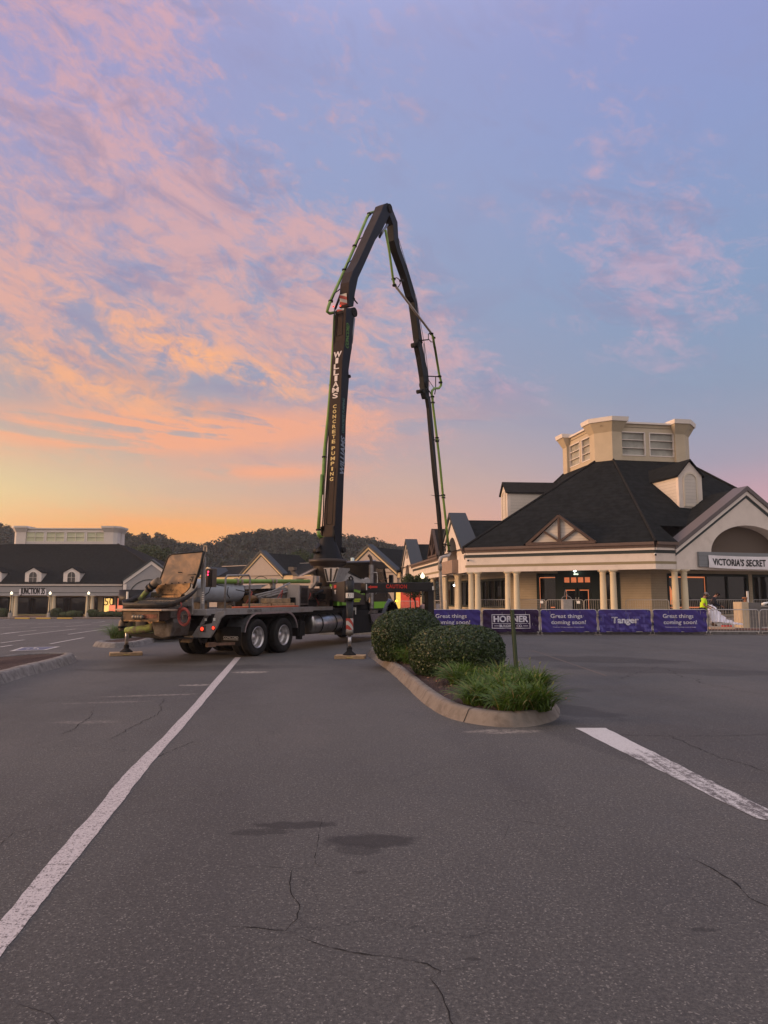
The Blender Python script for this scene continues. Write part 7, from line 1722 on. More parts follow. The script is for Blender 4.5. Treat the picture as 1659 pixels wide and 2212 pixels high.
e2 = e0 + (e1 - e0) * ((e0.z - .45) / (e0.z - e1.z)); mb = MB(); mb.tube([e0, e0.lerp(e1, .5), e1, e2], [.075, .078, .078, .082], 14); mb.tube([e0 + Vector((0, 0, -.35)), e0 + Vector((0, 0, -.05))], .10, 14); mb.build('end_hose', M_hose, TK)
mb = MB()
def clamp(zf, c_, o, r_=.10, d=None):
    f = bplane(o); s_, z_ = f.hit(*zf(*c_)); p = f.pt(s_, z_); ax = Vector(d) if d else Vector((0, 0, 1)); mb.lathe([(r_ * .6, -.03), (r_, -.03), (r_, .03), (r_ * .6, .03)], p, ax, 14)
for zf, c_, o in ((zv, (188, 560), -.42), (zu, (320, 490), -.42), (zu, (250, 1220), -.42), (zt, (340, 1175), -.38), (zt, (490, 830), -.38), (zt, (605, 565), -.38), (zt, (765, 210), -.38), (zt, (1035, 930), .32), (zt, (1045, 1000), .34), (zt, (1455, 1535), .36), (zt, (1478, 1580), .34), (zu, (1425, 398), .34), (zu, (1435, 460), .34), (zu, (1352, 605), .34), (zu, (1356, 665), .34), (zu, (1398, 1025), .34), (zu, (1400, 1060), .34), (zv, (1462, 205), .34), (zv, (1465, 232), .34), (zv, (1518, 720), .34), (zv, (1522, 778), .34), (zv, (1428, 890), .34)): clamp(zf, c_, o)
mb.build('pipe_clamps', M_under, TK)
mb = MB()
def brk(zf, pts, o, r_=.022):
    f = bplane(o); mb.tube([f.pt(*f.hit(*zf(*p))) for p in pts], r_, 7)
brk(zt, [(350, 1170), (380, 1090), (445, 1040)], -.3); brk(zt, [(500, 830), (530, 750), (595, 710)], -.3); brk(zt, [(620, 560), (650, 490), (710, 460)], -.3); brk(zt, [(760, 230), (790, 200), (830, 200)], -.3)
brk(zt, [(1030, 925), (1070, 915), (1105, 940), (1110, 980), (1085, 1020), (1065, 1040)], .28); brk(zt, [(1140, 945), (1105, 950)], .28, .05)
brk(zt, [(1445, 1515), (1420, 1540), (1420, 1590), (1450, 1625), (1490, 1628)], .28); brk(zt, [(1340, 1608), (1420, 1600)], .28, .03)
brk(zu, [(1310, 395), (1430, 400)], .26, .03); brk(zu, [(1385, 400), (1385, 520), (1375, 580)], .3, .025); brk(zu, [(1365, 1045), (1420, 1045)], .26, .03); brk(zv, [(1400, 212), (1480, 212)], .26, .03); brk(zv, [(1450, 700), (1520, 720)], .26, .03)
mb.build('pipe_brackets', M_under, TK)

# small clutter packed round the pump: fittings, hoses, brackets
rc = random.Random(21)
for i in range(16):
    x, r_ = rc.uniform(-.6, 4.6), rc.uniform(-.2, 1.0); a, b, c = rc.uniform(.04, .16), rc.uniform(.04, .12), rc.uniform(.05, .28)
    mb = MB(); tb(mb, x, x + a * 2, r_ - b, r_ + b, 1.34, 1.42 + c); mb.build('pump_fitting', rc.choice([M_under, M_tgreyd, M_tsteel, M_under, M_tgrey]), TK, bevel=.008)
for i in range(22):
    x, r_ = rc.uniform(-.8, 4.6), rc.uniform(.2, 1.06); P_ = [LWt(x, r_, 1.36)]
    for k in range(4): x += rc.uniform(-.05, .30); P_.append(LWt(x, min(1.1, r_ + rc.uniform(-.12, .12)), 1.4 + rc.uniform(.02, .5 if k < 3 else .1)))
    mb = MB(); mb.tube(catmull(P_, 5, False), rc.choice([.012, .016, .022]), 6); mb.build('hose', rc.choice([M_blackh, M_blackh, M_blackh, M_tsteel, M_redhose]) if i % 9 else M_redhose, TK)
for i in range(10):
    x = rc.uniform(1.7, 4.8); P_ = [LWt(x, .95, 1.2), LWt(x + rc.uniform(.05, .3), 1.12, rc.uniform(.9, 1.1)), LWt(x + rc.uniform(.2, .6), .95, 1.18)]
    mb = MB(); mb.tube(catmull(P_, 6, False), .014, 6); mb.build('hose', M_blackh, TK)
# ================================================================ BARRIERS, BANNERS, WORKERS, SITE THINGS
M_galv = mat('galvanised_steel', (0.42, 0.40, 0.385), 0.4, metal=0.75, var=.1, vs=5)
FY = 32.51
slab_ = MB(); slab_.box(-3, 60, FY + .42, 60, -.3, .17); tag(slab_.build('pavement', M_concrete), kind='structure')
mb = MB(); mb.box(4, 40, FY + .36, FY + .52, -.3, .185); tag(mb.build('kerb', M_kerb_g), kind='structure')
mb = MB(); mb.box(13.6, 22, FY + .8, FY + 2.4, .1, .20); tag(mb.build('planting_bed', mulch_mat('brick_rubble', (.16, .06, .04), (.22, .10, .07))), kind='structure')
def barricade(w_, h=1.10, nb=17, label='', loc=(0, 0, 0), rz=0, group='steel crowd barriers along the kerb', dense=1):
    t_ = thing('crowd_barrier', label, 'crowd barrier', loc, rz, group)
    mb = MB(); r = .12; P_ = [(r * 0, 0, .14)] + [(0, 0, h - r)]
    P_ += [(r - r * math.cos(a), 0, h - r + r * math.sin(a)) for a in [R(x) for x in (30, 60, 90)]]
    P_ += [(w_ - r + r * math.sin(a), 0, h - r + r * math.cos(a)) for a in [R(x) for x in (0, 30, 60, 90)]] + [(w_, 0, .14)]
    mb.tube(P_ + [(0, 0, .14)], .019, 8); mb.build('frame', M_galv, t_)
    mb = MB()
    n_ = nb * dense
    for i in range(1, n_): x = w_ * i / n_; mb.tube([(x, 0, .15), (x, 0, h - .015)], .0075, 5, caps=False)
    if dense > 1:
        for z_ in np.arange(.3, h, .16): mb.tube([(0, 0, z_), (w_, 0, z_)], .004, 4, caps=False)
    o = mb.build('bars', M_galv, t_)
    for x in (.06, w_ - .06):
        mb = MB(); mb.bar((x, -.22, .012), (x, .22, .012), .04, .02); mb.tube([(x, 0, .01), (x, 0, .16)], .017, 8); mb.build('foot', M_galv, t_)
    return t_
def fold(x, z, w_, seed):
    a = .020 * math.sin(x * 5 + seed * 2 + z * 3) + .008 * math.sin(x * 13 + z * 9 + seed) + .009 * math.sin((x + z) * 23 + seed * 3)
    d = min(x, w_ - x) ; a += .03 * math.exp(-d * 4) * math.sin(z * 17 + seed + x * 6)
    a += .014 * math.exp(-((z - .2 - .35 * abs(x - w_ / 2) / w_) * 9) ** 2)
    return a * 1.3
def banner(w_, x0, m, seed, label, name='fence_banner'):
    t_ = thing(name, label, 'banner', (x0, FY, 0))
    zb, zt_, r = .13, 1.135, .16
    n_, k_ = 48, 16; vs = []
    for j in range(k_ + 1):
        for i in range(n_ + 1):
            x = .03 + (w_ - .06) * i / n_
            d = min(x, w_ - x); top = zt_ - r + math.sqrt(max(0, r * r - max(0, r - d) ** 2))
            top -= .012 * math.sin(math.pi * x / w_); bt = zb + .012 * math.sin(x * 4 + seed)
            z = bt + (top - bt) * j / k_; vs.append((x, -.035 - fold(x, z, w_, seed), z))
    mb = MB(); mb.add(vs, [(j * (n_ + 1) + i, j * (n_ + 1) + i + 1, (j + 1) * (n_ + 1) + i + 1, (j + 1) * (n_ + 1) + i) for j in range(k_) for i in range(n_)], True)
    mb.build('banner_sheet', m, t_)
    def to3(x, z, off=.006): return (x, -.035 - fold(x, z, w_, seed) - .022, z)
    return t_, to3
def flat_on(to3, polys, m, t_, name):
    mb = MB()
    for P_ in polys: mb.add([to3(*p) for p in P_], [tuple(range(len(P_)))])
    return mb.build(name, m, t_)
def rectpoly(x0, x1, z0, z1_, n=8):
    out = []
    for i in range(n):
        a, b = x0 + (x1 - x0) * i / n, x0 + (x1 - x0) * (i + 1) / n; out.append([(a, z0), (b, z0), (b, z1_), (a, z1_)])
    return out
M_purp = mat('violet_mesh_fabric', (0.050, 0.034, 0.195), 0.75, var=.08, vs=3)
M_dpurp = mat('dark_aubergine_fabric', (0.028, 0.012, 0.055), 0.75, var=.08, vs=3)
M_motif = mat('pale_violet_print', (0.16, 0.14, 0.46), 0.75)
M_wprint = mat('white_print', (0.62, 0.60, 0.68), 0.7)
UB = [918, 1041, 1167, 1292, 1410, 1531, 1643.5, 1766]
XB = [atz(u, 1371.5)[0] for u in UB]
labs = ['violet banner with white slogan, partly hidden behind the front round bush', 'dark aubergine banner with a boxed white builder name', 'violet banner with white slogan between the aubergine banner and the patterned one', 'violet banner with pale line pattern and one white name', 'violet banner with white slogan right of the patterned banner, below the yellow shirted worker']
for i in range(7):
    w_ = XB[i + 1] - XB[i] - .05
    lb = ['steel crowd barrier carrying the banner half hidden by the bush', 'steel crowd barrier carrying the dark aubergine banner', 'steel crowd barrier carrying the middle slogan banner', 'steel crowd barrier carrying the patterned banner', 'steel crowd barrier carrying the rightmost banner', 'bare steel crowd barrier just right of the last banner', 'bare steel crowd barrier cut off by the right edge of the photo'][i]
    barricade(w_, 1.13, 17, lb, (XB[i] + .02, FY, 0), 0, dense=1)
    if i < 5:
        t_, to3 = banner(w_, XB[i] + .02, M_dpurp if i == 1 else M_purp, i + 1, labs[i])
        wf = w_
        if i in (0, 2, 4):
            lettering('Great things', 1, lambda x, y, o: to3(.18 * wf + x, .82 + y), M_wprint, t_, fitw=wf * .56, fith=.235, align='LEFT', bold=.012, name='slogan')
            lettering('coming soon!', 1, lambda x, y, o: to3(.19 * wf + x, .545 + y), M_wprint, t_, fitw=wf * .61, fith=.235, align='LEFT', bold=.012, name='slogan')
            lettering('Thank you for your patience as we remodel', 1, lambda x, y, o: to3(.21 * wf + x, .345 + y), M_wprint, t_, fitw=wf * .555, fith=.055, align='LEFT', bold=.006, name='small_print')
        elif i == 1:
            x0, x1, z0, z1_ = wf * .165, wf * .835, .29, .92; th = .025
            P_ = rectpoly(x0, x1, z0, z0 + th) + rectpoly(x0, x1, z1_ - th, z1_) + rectpoly(x0, x1, .50, .50 + th * .8) + [[(x0, z0), (x0 + th, z0), (x0 + th, z1_), (x0, z1_)], [(x1 - th, z0), (x1, z0), (x1, z1_), (x1 - th, z1_)]]
            P_ += rectpoly(x0 + .10, x0 + .32, .395, .415, 2) + rectpoly(x1 - .32, x1 - .10, .395, .415, 2)
            flat_on(to3, P_, M_wprint, t_, 'frame_print')
            lettering('HORNER', 1, lambda x, y, o: to3(wf / 2 + x, .715 + y), M_wprint, t_, fitw=wf * .60, fith=.28, bold=.04, name='builder_name')
            lettering('BUILDING CO.', 1, lambda x, y, o: to3(wf / 2 + x, .405 + y), M_wprint, t_, fitw=wf * .40, fith=.11, bold=.02, name='builder_name')
        else:
            P_ = []; rr = random.Random(4)
            for (cx_, cz_, sx_, sz_) in ((.20, .90, 1, 1), (.62, .95, 1, 1), (1.35, 1.0, 1, 1), (2.05, .90, 1, 1), (.15, .42, 1, 1), (.55, .40, 1, 1), (1.0, .30, 1, 1), (1.55, .36, 1, 1), (2.1, .45, 1, 1), (2.25, .25, 1, 1), (1.75, .80, 1, 1), (.85, .62, 1, 1)):
                for k in range(3):
                    d = .035 * k
                    for a, b, c, e in ((cx_ - .18, cx_ + .16, cz_ - d, cz_ - d + .014), (cx_ - .04 + d, cx_ - .026 + d, cz_ - .34, cz_ - d - .0)):
                        a, b = max(.05, a), min(wf - .05, b); c, e = max(.15, c), min(1.08, e)
                        if b > a and e > c: P_ += rectpoly(a, b, c, e, 3)
            flat_on(to3, P_, M_motif, t_, 'line_pattern')
            lettering('Tanger', 1, lambda x, y, o: to3(wf * .50 + x, .62 + y), M_wprint, t_, fitw=wf * .50, fith=.36, bold=.035, name='name_print')
# barriers on the porch behind the columns
gb = 'steel crowd barriers on the porch behind the columns'
fbk = fAB.shift(-.75); zz = 'steel crowd barrier on the porch '
for a, b, lab, dn in ((zq(128, 450), zq(183, 450), zz + 'turned aside at the left between two columns', 1), (zq(188, 450), zq(600, 450), zz + 'before the dark west windows', 1), (zq(622, 450), zq(917, 450), zz + 'with dense mesh before the siding wall', 2), (zq(930, 450), zq(1336, 450), zz + 'before the entrance doors', 1), (zq(1348, 450), zq(1700, 450), zz + 'right of the entrance doors behind a column pair', 1), (z6(578, 500), z6(905, 500), zz + 'before the siding corner, with a paper tag', 1)):
    s0, s1 = fbk.hit(*a)[0], fbk.hit(*b)[0]; p = fbk.pt(s0, FZ)
    barricade(s1 - s0, 1.1, max(4, int((s1 - s0) * 7.5)), lab, p, math.atan2(fbk.u.y, fbk.u.x), gb, dense=dn)
fbc = fBC.shift(-.8)
for a, b, lab in ((z6(925, 500), z6(1250, 500), zz + 'behind the yellow shirted worker'), (z6(1262, 500), z6(1478, 500), zz + 'left of the masonry pier'), (z6(1545, 500), z6(1800, 500), zz + 'above the grey block wall at far right')):
    s0, s1 = fbc.hit(*a)[0], fbc.hit(*b)[0]; barricade(s1 - s0, 1.1, int((s1 - s0) * 7.5), lab, fbc.pt(s0, FZ), math.atan2(fbc.u.y, fbc.u.x), gb)
pa, pb = aty(*zx2(632, 850), 57), aty(*zx2(925, 850), 54); barricade((pb - pa).length, 1.1, 18, 'distant steel crowd barrier in front of the red panel', (pa.x, pa.y, .32), math.atan2(pb.y - pa.y, pb.x - pa.x), 'distant crowd barriers')
pa, pb = aty(*zx2(1190, 850), 50), aty(*zx2(1392, 850), 49); barricade((pb - pa).length, 1.1, 8, 'distant steel crowd barrier behind the grey end hose', (pa.x, pa.y, .38), math.atan2(pb.y - pa.y, pb.x - pa.x), 'distant crowd barriers')
# paper tags on barriers
for c_ in (zq(878, 435), zq(1283, 437)):
    s_, z_ = fbk.hit(*c_); mb = MB(); f2 = fbk.shift(.03); f2.box(mb, s_ - .10, s_ + .10, z_ - .10, z_ + .07, 0, .004); o = mb.build('paper_tag', M_white); tag(o, 'white paper tag on the barrier ' + ('left of' if c_[0] < 1200 * .999 and c_ == zq(878, 435) else 'right before') + ' the entrance doors', 'paper tag')
# steps, masonry pier, block wall
st_ = thing('entrance_steps', 'grey concrete steps up to the porch beside the masonry pier', 'steps', (17, 37, 0), world=True)
for i in range(3):
    mb = MB(); mb.box(14.6, 17.6, 37.6 + i * .45, 40.5, .1, .10 + .12 * (i + 1)); mb.build('step', M_concrete, st_)
def box_at(zf, x0, x1, y0_, y1_, Y, dep):
    a, b = aty(*zf(x0, y1_), Y), aty(*zf(x1, y0_), Y); return a.x, b.x, Y, Y + dep, a.z, b.z
X_ = box_at(zr, 1270, 1345, 425, 835, 36.0, .9)
pr = thing('masonry_pier', 'cream and grey masonry pier behind the bare barrier with a white stake on top', 'pier', (X_[0], 36, 0), world=True)
mb = MB(); mb.box(X_[0], X_[1] + .02, 36.0, 36.9, .12, X_[5]); mb.build('shaft', M_cream_block, pr, bevel=.01)
mb = MB(); mb.box(X_[1] + .024, X_[1] + .66, 36.05, 36.85, .12, X_[5] - .03); mb.build('shaft', M_cmu, pr, bevel=.01)
X2 = box_at(zr, 1435, 1900, 500, 835, 37.2, .25)
bw = thing('block_wall', 'low grey concrete block wall at the right edge behind the barriers', 'wall', (X2[0], 37.2, 0), world=True)
mb = MB(); mb.box(X2[0] - .5, X2[1], 37.2, 37.45, .1, X2[5]); mb.build('blockwork', M_cmu, bw); mb = MB(); mb.box(X2[0] - .5, X2[1], 37.15, 37.5, X2[5], X2[5] + .06); mb.build('coping', M_concrete, bw)
a, b = aty(*zr(1345, 430), 36.3), aty(*zr(1345, 255), 36.3); mb = MB(); mb.box(a.x - .045, a.x + .045, 36.27, 36.33, a.z - .02, b.z); tag(mb.build('stake', M_whitep, None), 'white wooden stake upright on the masonry pier', 'stake')
a = aty(*zr(1300, 420), 36.3); t_ = thing('power_drill', 'small orange brown tool standing on the masonry pier', 'tool', (a.x, 36.3, X_[5]))
mb = MB(); mb.box(-.06, .06, -.05, .05, 0, .07); mb.box(-.03, .03, -.03, .03, .07, .18); mb.tube([(-.12, 0, .2), (.10, 0, .2)], .045, 10); mb.build('body', mat('rusty_orange_tool', (.30, .12, .05), .5), t_)
a = aty(*zr(1600, 460), 37.3); t_ = thing('hose_nozzle', 'pale spray nozzle lying on top of the grey block wall', 'nozzle', (a.x, 37.3, X2[5] + .06)); mb = MB(); mb.tube([(-.12, 0, .06), (.0, 0, .10), (.22, 0, .16)], [.06, .07, .04], 10); mb.tube([(-.02, 0, .09), (-.03, 0, 0)], .035, 8); mb.build('body', M_white, t_)
# concrete lamp base with lifting straps
X3 = box_at(zq, 1107, 1210, 408, 520, 36.5, .5)
cbx = thing('concrete_base', 'pale concrete base block standing before the entrance doors, straps looped on top', 'concrete base', ((X3[0] + X3[1]) / 2, 36.6, .17))
wq = (X3[1] - X3[0]) / 2; mb = MB(); mb.box(-wq, wq, -wq, wq, 0, X3[5] - .17); mb.build('block', M_concrete, cbx, bevel=.03)
sp = thing('lifting_strap', 'grey lifting straps looped on the concrete base block', 'strap', ((X3[0] + X3[1]) / 2, 36.6, X3[5]))
mb = MB()
mb.tube([(wq * math.cos(a), 0, .17 * math.sin(a)) for a in [math.pi * i / 12 for i in range(13)]], .02, 6); mb.tube([(-.12, 0, .1), (-.08, 0, .35), (-.05, 0, .50), (.0, 0, .30), (.10, 0, .12)], .016, 6); mb.build('webbing', mat('grey_webbing', (.22, .2, .19), .8), sp)
# white sheet hanging from the workers' hands, board, red canisters
g = [(720, 460), (800, 480), (858, 530)]
top = [aty(*zr(*p), 34.9) for p in [(715, 465), (790, 470), (860, 535), (935, 625), (1020, 690), (1150, 745), (1270, 760)]]
bot = [aty(*zr(*p), 34.2) for p in [(755, 745), (800, 745), (860, 742), (950, 745), (1040, 755), (1140, 775), (1250, 785)]]
vs = []; k_ = 12; n_ = 36
for j in range(k_ + 1):
    for i in range(n_ + 1):
        t = i / n_ * (len(top) - 1); q = min(int(t), len(top) - 2); f = t - q
        a = top[q].lerp(top[q + 1], f); b = bot[q].lerp(bot[q + 1], f); p = a.lerp(b, j / k_)
        p.y += .10 * math.sin(i * 1.1 + j * .3) * (1 - f * .2); p.z = max(.19 + .01 * j / k_, p.z + .015 * math.sin(i * 1.7 + j)); vs.append(p)
mb = MB(); mb.add(vs, [(j * (n_ + 1) + i, j * (n_ + 1) + i + 1, (j + 1) * (n_ + 1) + i + 1, (j + 1) * (n_ + 1) + i) for j in range(k_) for i in range(n_)], True)
o = mb.build('plastic_sheet', mat('milky_plastic_sheet', (.62, .58, .62), .35, var=.08, vs=4)); sd_ = o.modifiers.new('thick', 'SOLIDIFY'); sd_.thickness = .006; tag(o, 'white plastic sheet held up by the worker in yellow and trailing on the ground', 'plastic sheet')
a, b = aty(*zr(735, 805), 33.9), aty(*zr(1130, 818), 33.9); mb = MB(); mb.box(a.x, b.x, 33.85, 34.05, .20, .30); tag(mb.build('timber_board', mat('warm_board', (.62, .45, .33), .6)), 'long pale board lying on the bed behind the bare barrier', 'board')
for i, x in enumerate((965, 1015, 1055)):
    a = aty(*zr(x, 800), 34.15); t_ = thing('red_canister', ['small red canister behind the bare barrier, nearest the workers', 'small red canister in the middle of the three behind the bare barrier', 'small red canister behind the bare barrier, nearest the masonry pier'][i], 'canister', (a.x, 34.15, .2), group='red canisters behind the barrier')
    mb = MB(); mb.box(-.10, .10, -.07, .07, 0, .17); mb.build('body', M_redpaint, t_, bevel=.02); mb = MB(); mb.tube([(-.05, 0, .17), (-.05, 0, .21), (.04, 0, .21), (.04, 0, .17)], .012, 6); mb.build('handle', M_black, t_)
# ---- orange cone seen on the porch
# ================================================================ PEOPLE
def skinned(name, joints, edges, m, parent, sub=2, root=0):
    me = bpy.data.meshes.new(name); bm = bmesh.new(); sk = bm.verts.layers.skin.verify(); vv = []
    for i, (p, r_) in enumerate(joints):
        v = bm.verts.new(p); rr = r_ if isinstance(r_, tuple) else (r_, r_); v[sk].radius = rr; v[sk].use_root = (i == root); vv.append(v)
    for a, b in edges: bm.edges.new((vv[a], vv[b]))
    bm.to_mesh(me); bm.free(); me.materials.append(m)
    o = bpy.data.objects.new(name, me); COL.objects.link(o); o.parent = parent
    s_ = o.modifiers.new('skin', 'SKIN'); s_.use_smooth_shade = True
    ss = o.modifiers.new('sub', 'SUBSURF'); ss.levels = sub; ss.render_levels = sub
    return o
M_skin = mat('tanned_skin', (.30, .15, .095), .55)
def person(label, loc, rz, shirt, trousers, cap, J, hair=(.015, .01, .008), shirt_long=False, boots=True):
    """J: joint dict in local metres, facing +X"""
    t_ = thing('person', label, 'person', loc, rz)
    names = ['pelvis', 'waist', 'chest', 'neck', 'head', 'crown', 'shL', 'elL', 'wrL', 'shR', 'elR', 'wrR', 'hiL', 'knL', 'anL', 'toL', 'hiR', 'knR', 'anR', 'toR']
    rad = dict(pelvis=(.13, .16), waist=(.11, .14), chest=(.12, .17), neck=.055, head=.085, crown=.075, shL=.065, elL=.045, wrL=.032, shR=.065, elR=.045, wrR=.032, hiL=.09, knL=.06, anL=.042, toL=.035, hiR=.09, knR=.06, anR=.042, toR=.035)
    idx = {n: i for i, n in enumerate(names)}
    js = [(J[n], rad[n]) for n in names]
    ed = [('pelvis', 'waist'), ('waist', 'chest'), ('chest', 'neck'), ('neck', 'head'), ('head', 'crown'), ('chest', 'shL'), ('shL', 'elL'), ('elL', 'wrL'), ('chest', 'shR'), ('shR', 'elR'), ('elR', 'wrR'), ('pelvis', 'hiL'), ('hiL', 'knL'), ('knL', 'anL'), ('anL', 'toL'), ('pelvis', 'hiR'), ('hiR', 'knR'), ('knR', 'anR'), ('anR', 'toR')]
    E2 = [(idx[a], idx[b]) for a, b in ed]
    # hands: palm, four fingers and thumb on each wrist
    for sd in ('L', 'R'):
        w_ = Vector(J['wr' + sd]); d = (w_ - Vector(J['el' + sd])).normalized(); side = d.cross(Vector((0, 0, 1))); side = side.normalized() if side.length > .1 else Vector((0, 1, 0))
        pm = w_ + d * .06; k0 = len(js); js.append((tuple(pm), .030)); E2.append((idx['wr' + sd], k0))
        for q, (o_, L) in enumerate(((-.03, .07), (-.01, .08), (.01, .075), (.03, .06))):
            a = pm + d * .045 + side * o_; b = a + d * L * .5 - Vector((0, 0, .012)); c_ = b + d * L * .35 - Vector((0, 0, .025))
            for p, r_ in ((a, .010), (b, .009), (c_, .007)): js.append((tuple(p), r_))
            k = len(js) - 3; E2 += [(k0, k), (k, k + 1), (k + 1, k + 2)]
        a = pm - side * .035 + d * .0; b = a - side * .02 + d * .035
        js += [(tuple(a), .011), (tuple(b), .009)]; k = len(js) - 2; E2 += [(k0, k), (k, k + 1)]
    body = skinned('body', js, E2, M_skin, t_, 1)
    up = lambda n, k=1.0: (J[n], tuple(x * k for x in (rad[n] if isinstance(rad[n], tuple) else (rad[n],) * 2)))
    def lerp(a, b, f): return tuple(Vector(J[a]).lerp(Vector(J[b]), f))
    sh = [up('pelvis', 1.14), up('waist', 1.22), up('chest', 1.16), (lerp('chest', 'neck', .62), (.08, .08)), up('shL', 1.35), (lerp('shL', 'elL', .8), (.07, .07)), up('shR', 1.35), (lerp('shR', 'elR', .8), (.07, .07))]
    se = [(0, 1), (1, 2), (2, 3), (2, 4), (4, 5), (2, 6), (6, 7)]
    if shirt_long:
        sh += [up('elL', 1.4), (lerp('elL', 'wrL', .92), (.045, .045)), up('elR', 1.4), (lerp('elR', 'wrR', .92), (.045, .045))]; se += [(5, 8), (8, 9), (7, 10), (10, 11)]
    skinned('shirt', sh, se, shirt, t_, 1, 1)
    tr_ = [up('pelvis', 1.10), up('hiL', 1.18), up('knL', 1.32), (lerp('knL', 'anL', .92), (.062, .062)), up('hiR', 1.18), up('knR', 1.32), (lerp('knR', 'anR', .92), (.062, .062))]
    skinned('trousers', tr_, [(0, 1), (1, 2), (2, 3), (0, 4), (4, 5), (5, 6)], trousers, t_, 1)
    for sd in ('L', 'R'):
        a, b = Vector(J['an' + sd]), Vector(J['to' + sd]); mb = MB(); mb.tube([a + Vector((-.03, 0, .06)), a + Vector((-.02, 0, -.03)), a.lerp(b, .5) + Vector((0, 0, -.015)), b + Vector((.02, 0, 0))], [.055, .055, .05, .035], 10); mb.build('boot', mat('work_boot', (.06, .035, .02), .7), t_)
    h = Vector(J['head']); cr = Vector(J['crown']); ax = (cr - h).normalized(); fwd = Vector((1, 0, 0)); fwd = (fwd - ax * fwd.dot(ax)).normalized(); sdv = ax.cross(fwd)
    hc = h.lerp(cr, .45)
    mb = MB(); mb.tube([hc + fwd * .085 - ax * .005, hc + fwd * .115 - ax * .03, hc + fwd * .09 - ax * .04], [.010, .016, .012], 8); mb.build('nose', M_skin, body)
    for s_ in (-1, 1):
        mb = MB(); c_ = hc + sdv * s_ * .085 - ax * .01; mb.sphere(tuple(c_), .022, 8, 6, (.8, .5, 1.2)); mb.build('ear', M_skin, body)
        mb = MB(); c_ = hc + sdv * s_ * .033 + fwd * .082 + ax * .012; mb.sphere(tuple(c_), .011, 8, 6); mb.build('eye', M_black, body)
    mb = MB(); c_ = hc + fwd * .084 - ax * .062; mb.tube([c_ - sdv * .022, c_ + fwd * .004, c_ + sdv * .022], .006, 6); mb.build('mouth', mat('lip_tone', (.16, .05, .04), .6), body)
    mb = MB(); mb.sphere(tuple(hc - fwd * .018 + ax * .0), .098, 14, 10, (.95, .92, 1.0)); hr = mb.build('hair', mat('dark_hair', hair, .8), body)
    if cap:
        mb = MB(); vs = []
        prof = [(.102, .02), (.106, .045), (.098, .08), (.07, .108), (.0, .12)]
        mb.lathe(prof, tuple(hc - ax * .0), tuple(ax), 16)
        a = hc + ax * .03 + fwd * .09
        mb.add([a - sdv * .07, a + sdv * .07, a + sdv * .05 + fwd * .08 - ax * .015, a - sdv * .05 + fwd * .08 - ax * .015, a - sdv * .07 + ax * .012, a + sdv * .07 + ax * .012, a + sdv * .05 + fwd * .08 - ax * .005, a - sdv * .05 + fwd * .08 - ax * .005], [(0, 1, 2, 3), (4, 5, 6, 7), (0, 1, 5, 4), (1, 2, 6, 5), (2, 3, 7, 6), (3, 0, 4, 7)])
        mb.build('cap', cap, body)
    return t_
J1 = dict(pelvis=(0, 0, .93), waist=(.02, 0, 1.10), chest=(.05, 0, 1.33), neck=(.09, 0, 1.50), head=(.14, 0, 1.58), crown=(.18, 0, 1.68), shL=(.05, .20, 1.40), elL=(.12, .26, 1.13), wrL=(.36, .18, 1.02), shR=(.05, -.20, 1.40), elR=(.10, -.27, 1.12), wrR=(.32, -.12, .98),
          hiL=(0, .10, .88), knL=(.03, .12, .48), anL=(-.02, .12, .09), toL=(.15, .13, .05), hiR=(0, -.10, .88), knR=(.05, -.12, .48), anR=(.0, -.13, .09), toR=(.17, -.14, .05))
M_neon = mat('neon_yellow_shirt', (.55, .82, .02), .7, var=.06, vs=5); M_jean = mat('dark_work_trousers', (.03, .035, .05), .8); M_capg = mat('grey_cap', (.16, .14, .15), .8); M_capb = mat('black_cap', (.01, .01, .012), .8); M_navyj = mat('navy_jacket', (.010, .011, .020), .75)
p = aty(*zr(628, 300), 34.4)
person('worker in a neon yellow shirt and grey cap looking down at the white sheet', (p.x, p.y, .19), R(-35), M_neon, M_jean, M_capg, J1)
J2 = dict(J1); J2.update(chest=(.10, 0, 1.32), neck=(.17, 0, 1.47), head=(.25, 0, 1.53), crown=(.31, 0, 1.62), shL=(.10, .2, 1.38), shR=(.10, -.2, 1.38), wrL=(.40, .1, 1.0), wrR=(.42, -.05, .98))
p = aty(*zr(770, 300), 35.6)
person('worker in a dark navy jacket and black cap, head bowed, behind the sheet', (p.x + .0, p.y, .27), R(-20), M_navyj, M_jean, M_capb, J2, shirt_long=True)
J3 = dict(pelvis=(-.1, 0, 1.05), waist=(.05, 0, 1.18), chest=(.30, 0, 1.22), neck=(.46, 0, 1.14), head=(.54, 0, 1.08), crown=(.62, 0, 1.0), shL=(.33, .2, 1.18), elL=(.40, .26, .90), wrL=(.48, .2, .66), shR=(.33, -.2, 1.18), elR=(.42, -.26, .9), wrR=(.50, -.15, .66),
          hiL=(-.1, .1, 1.0), knL=(.0, .12, .55), anL=(-.08, .12, .09), toL=(.09, .13, .05), hiR=(-.1, -.1, 1.0), knR=(.02, -.12, .55), anR=(-.05, -.13, .09), toR=(.12, -.14, .05))
J3 = {k: (a, b, c + .13) if c > .3 else (a, b, c) for k, (a, b, c) in J3.items()}
p = aty(*zx2(1045, 900), 30.6)
person('worker in a dusty pink shirt bent over behind the bush, next to the outrigger leg', (p.x - .12, p.y, 0), R(-60), mat('dusty_pink_shirt', (.26, .17, .16), .8, var=.1, vs=4), M_jean, M_capg, J3)
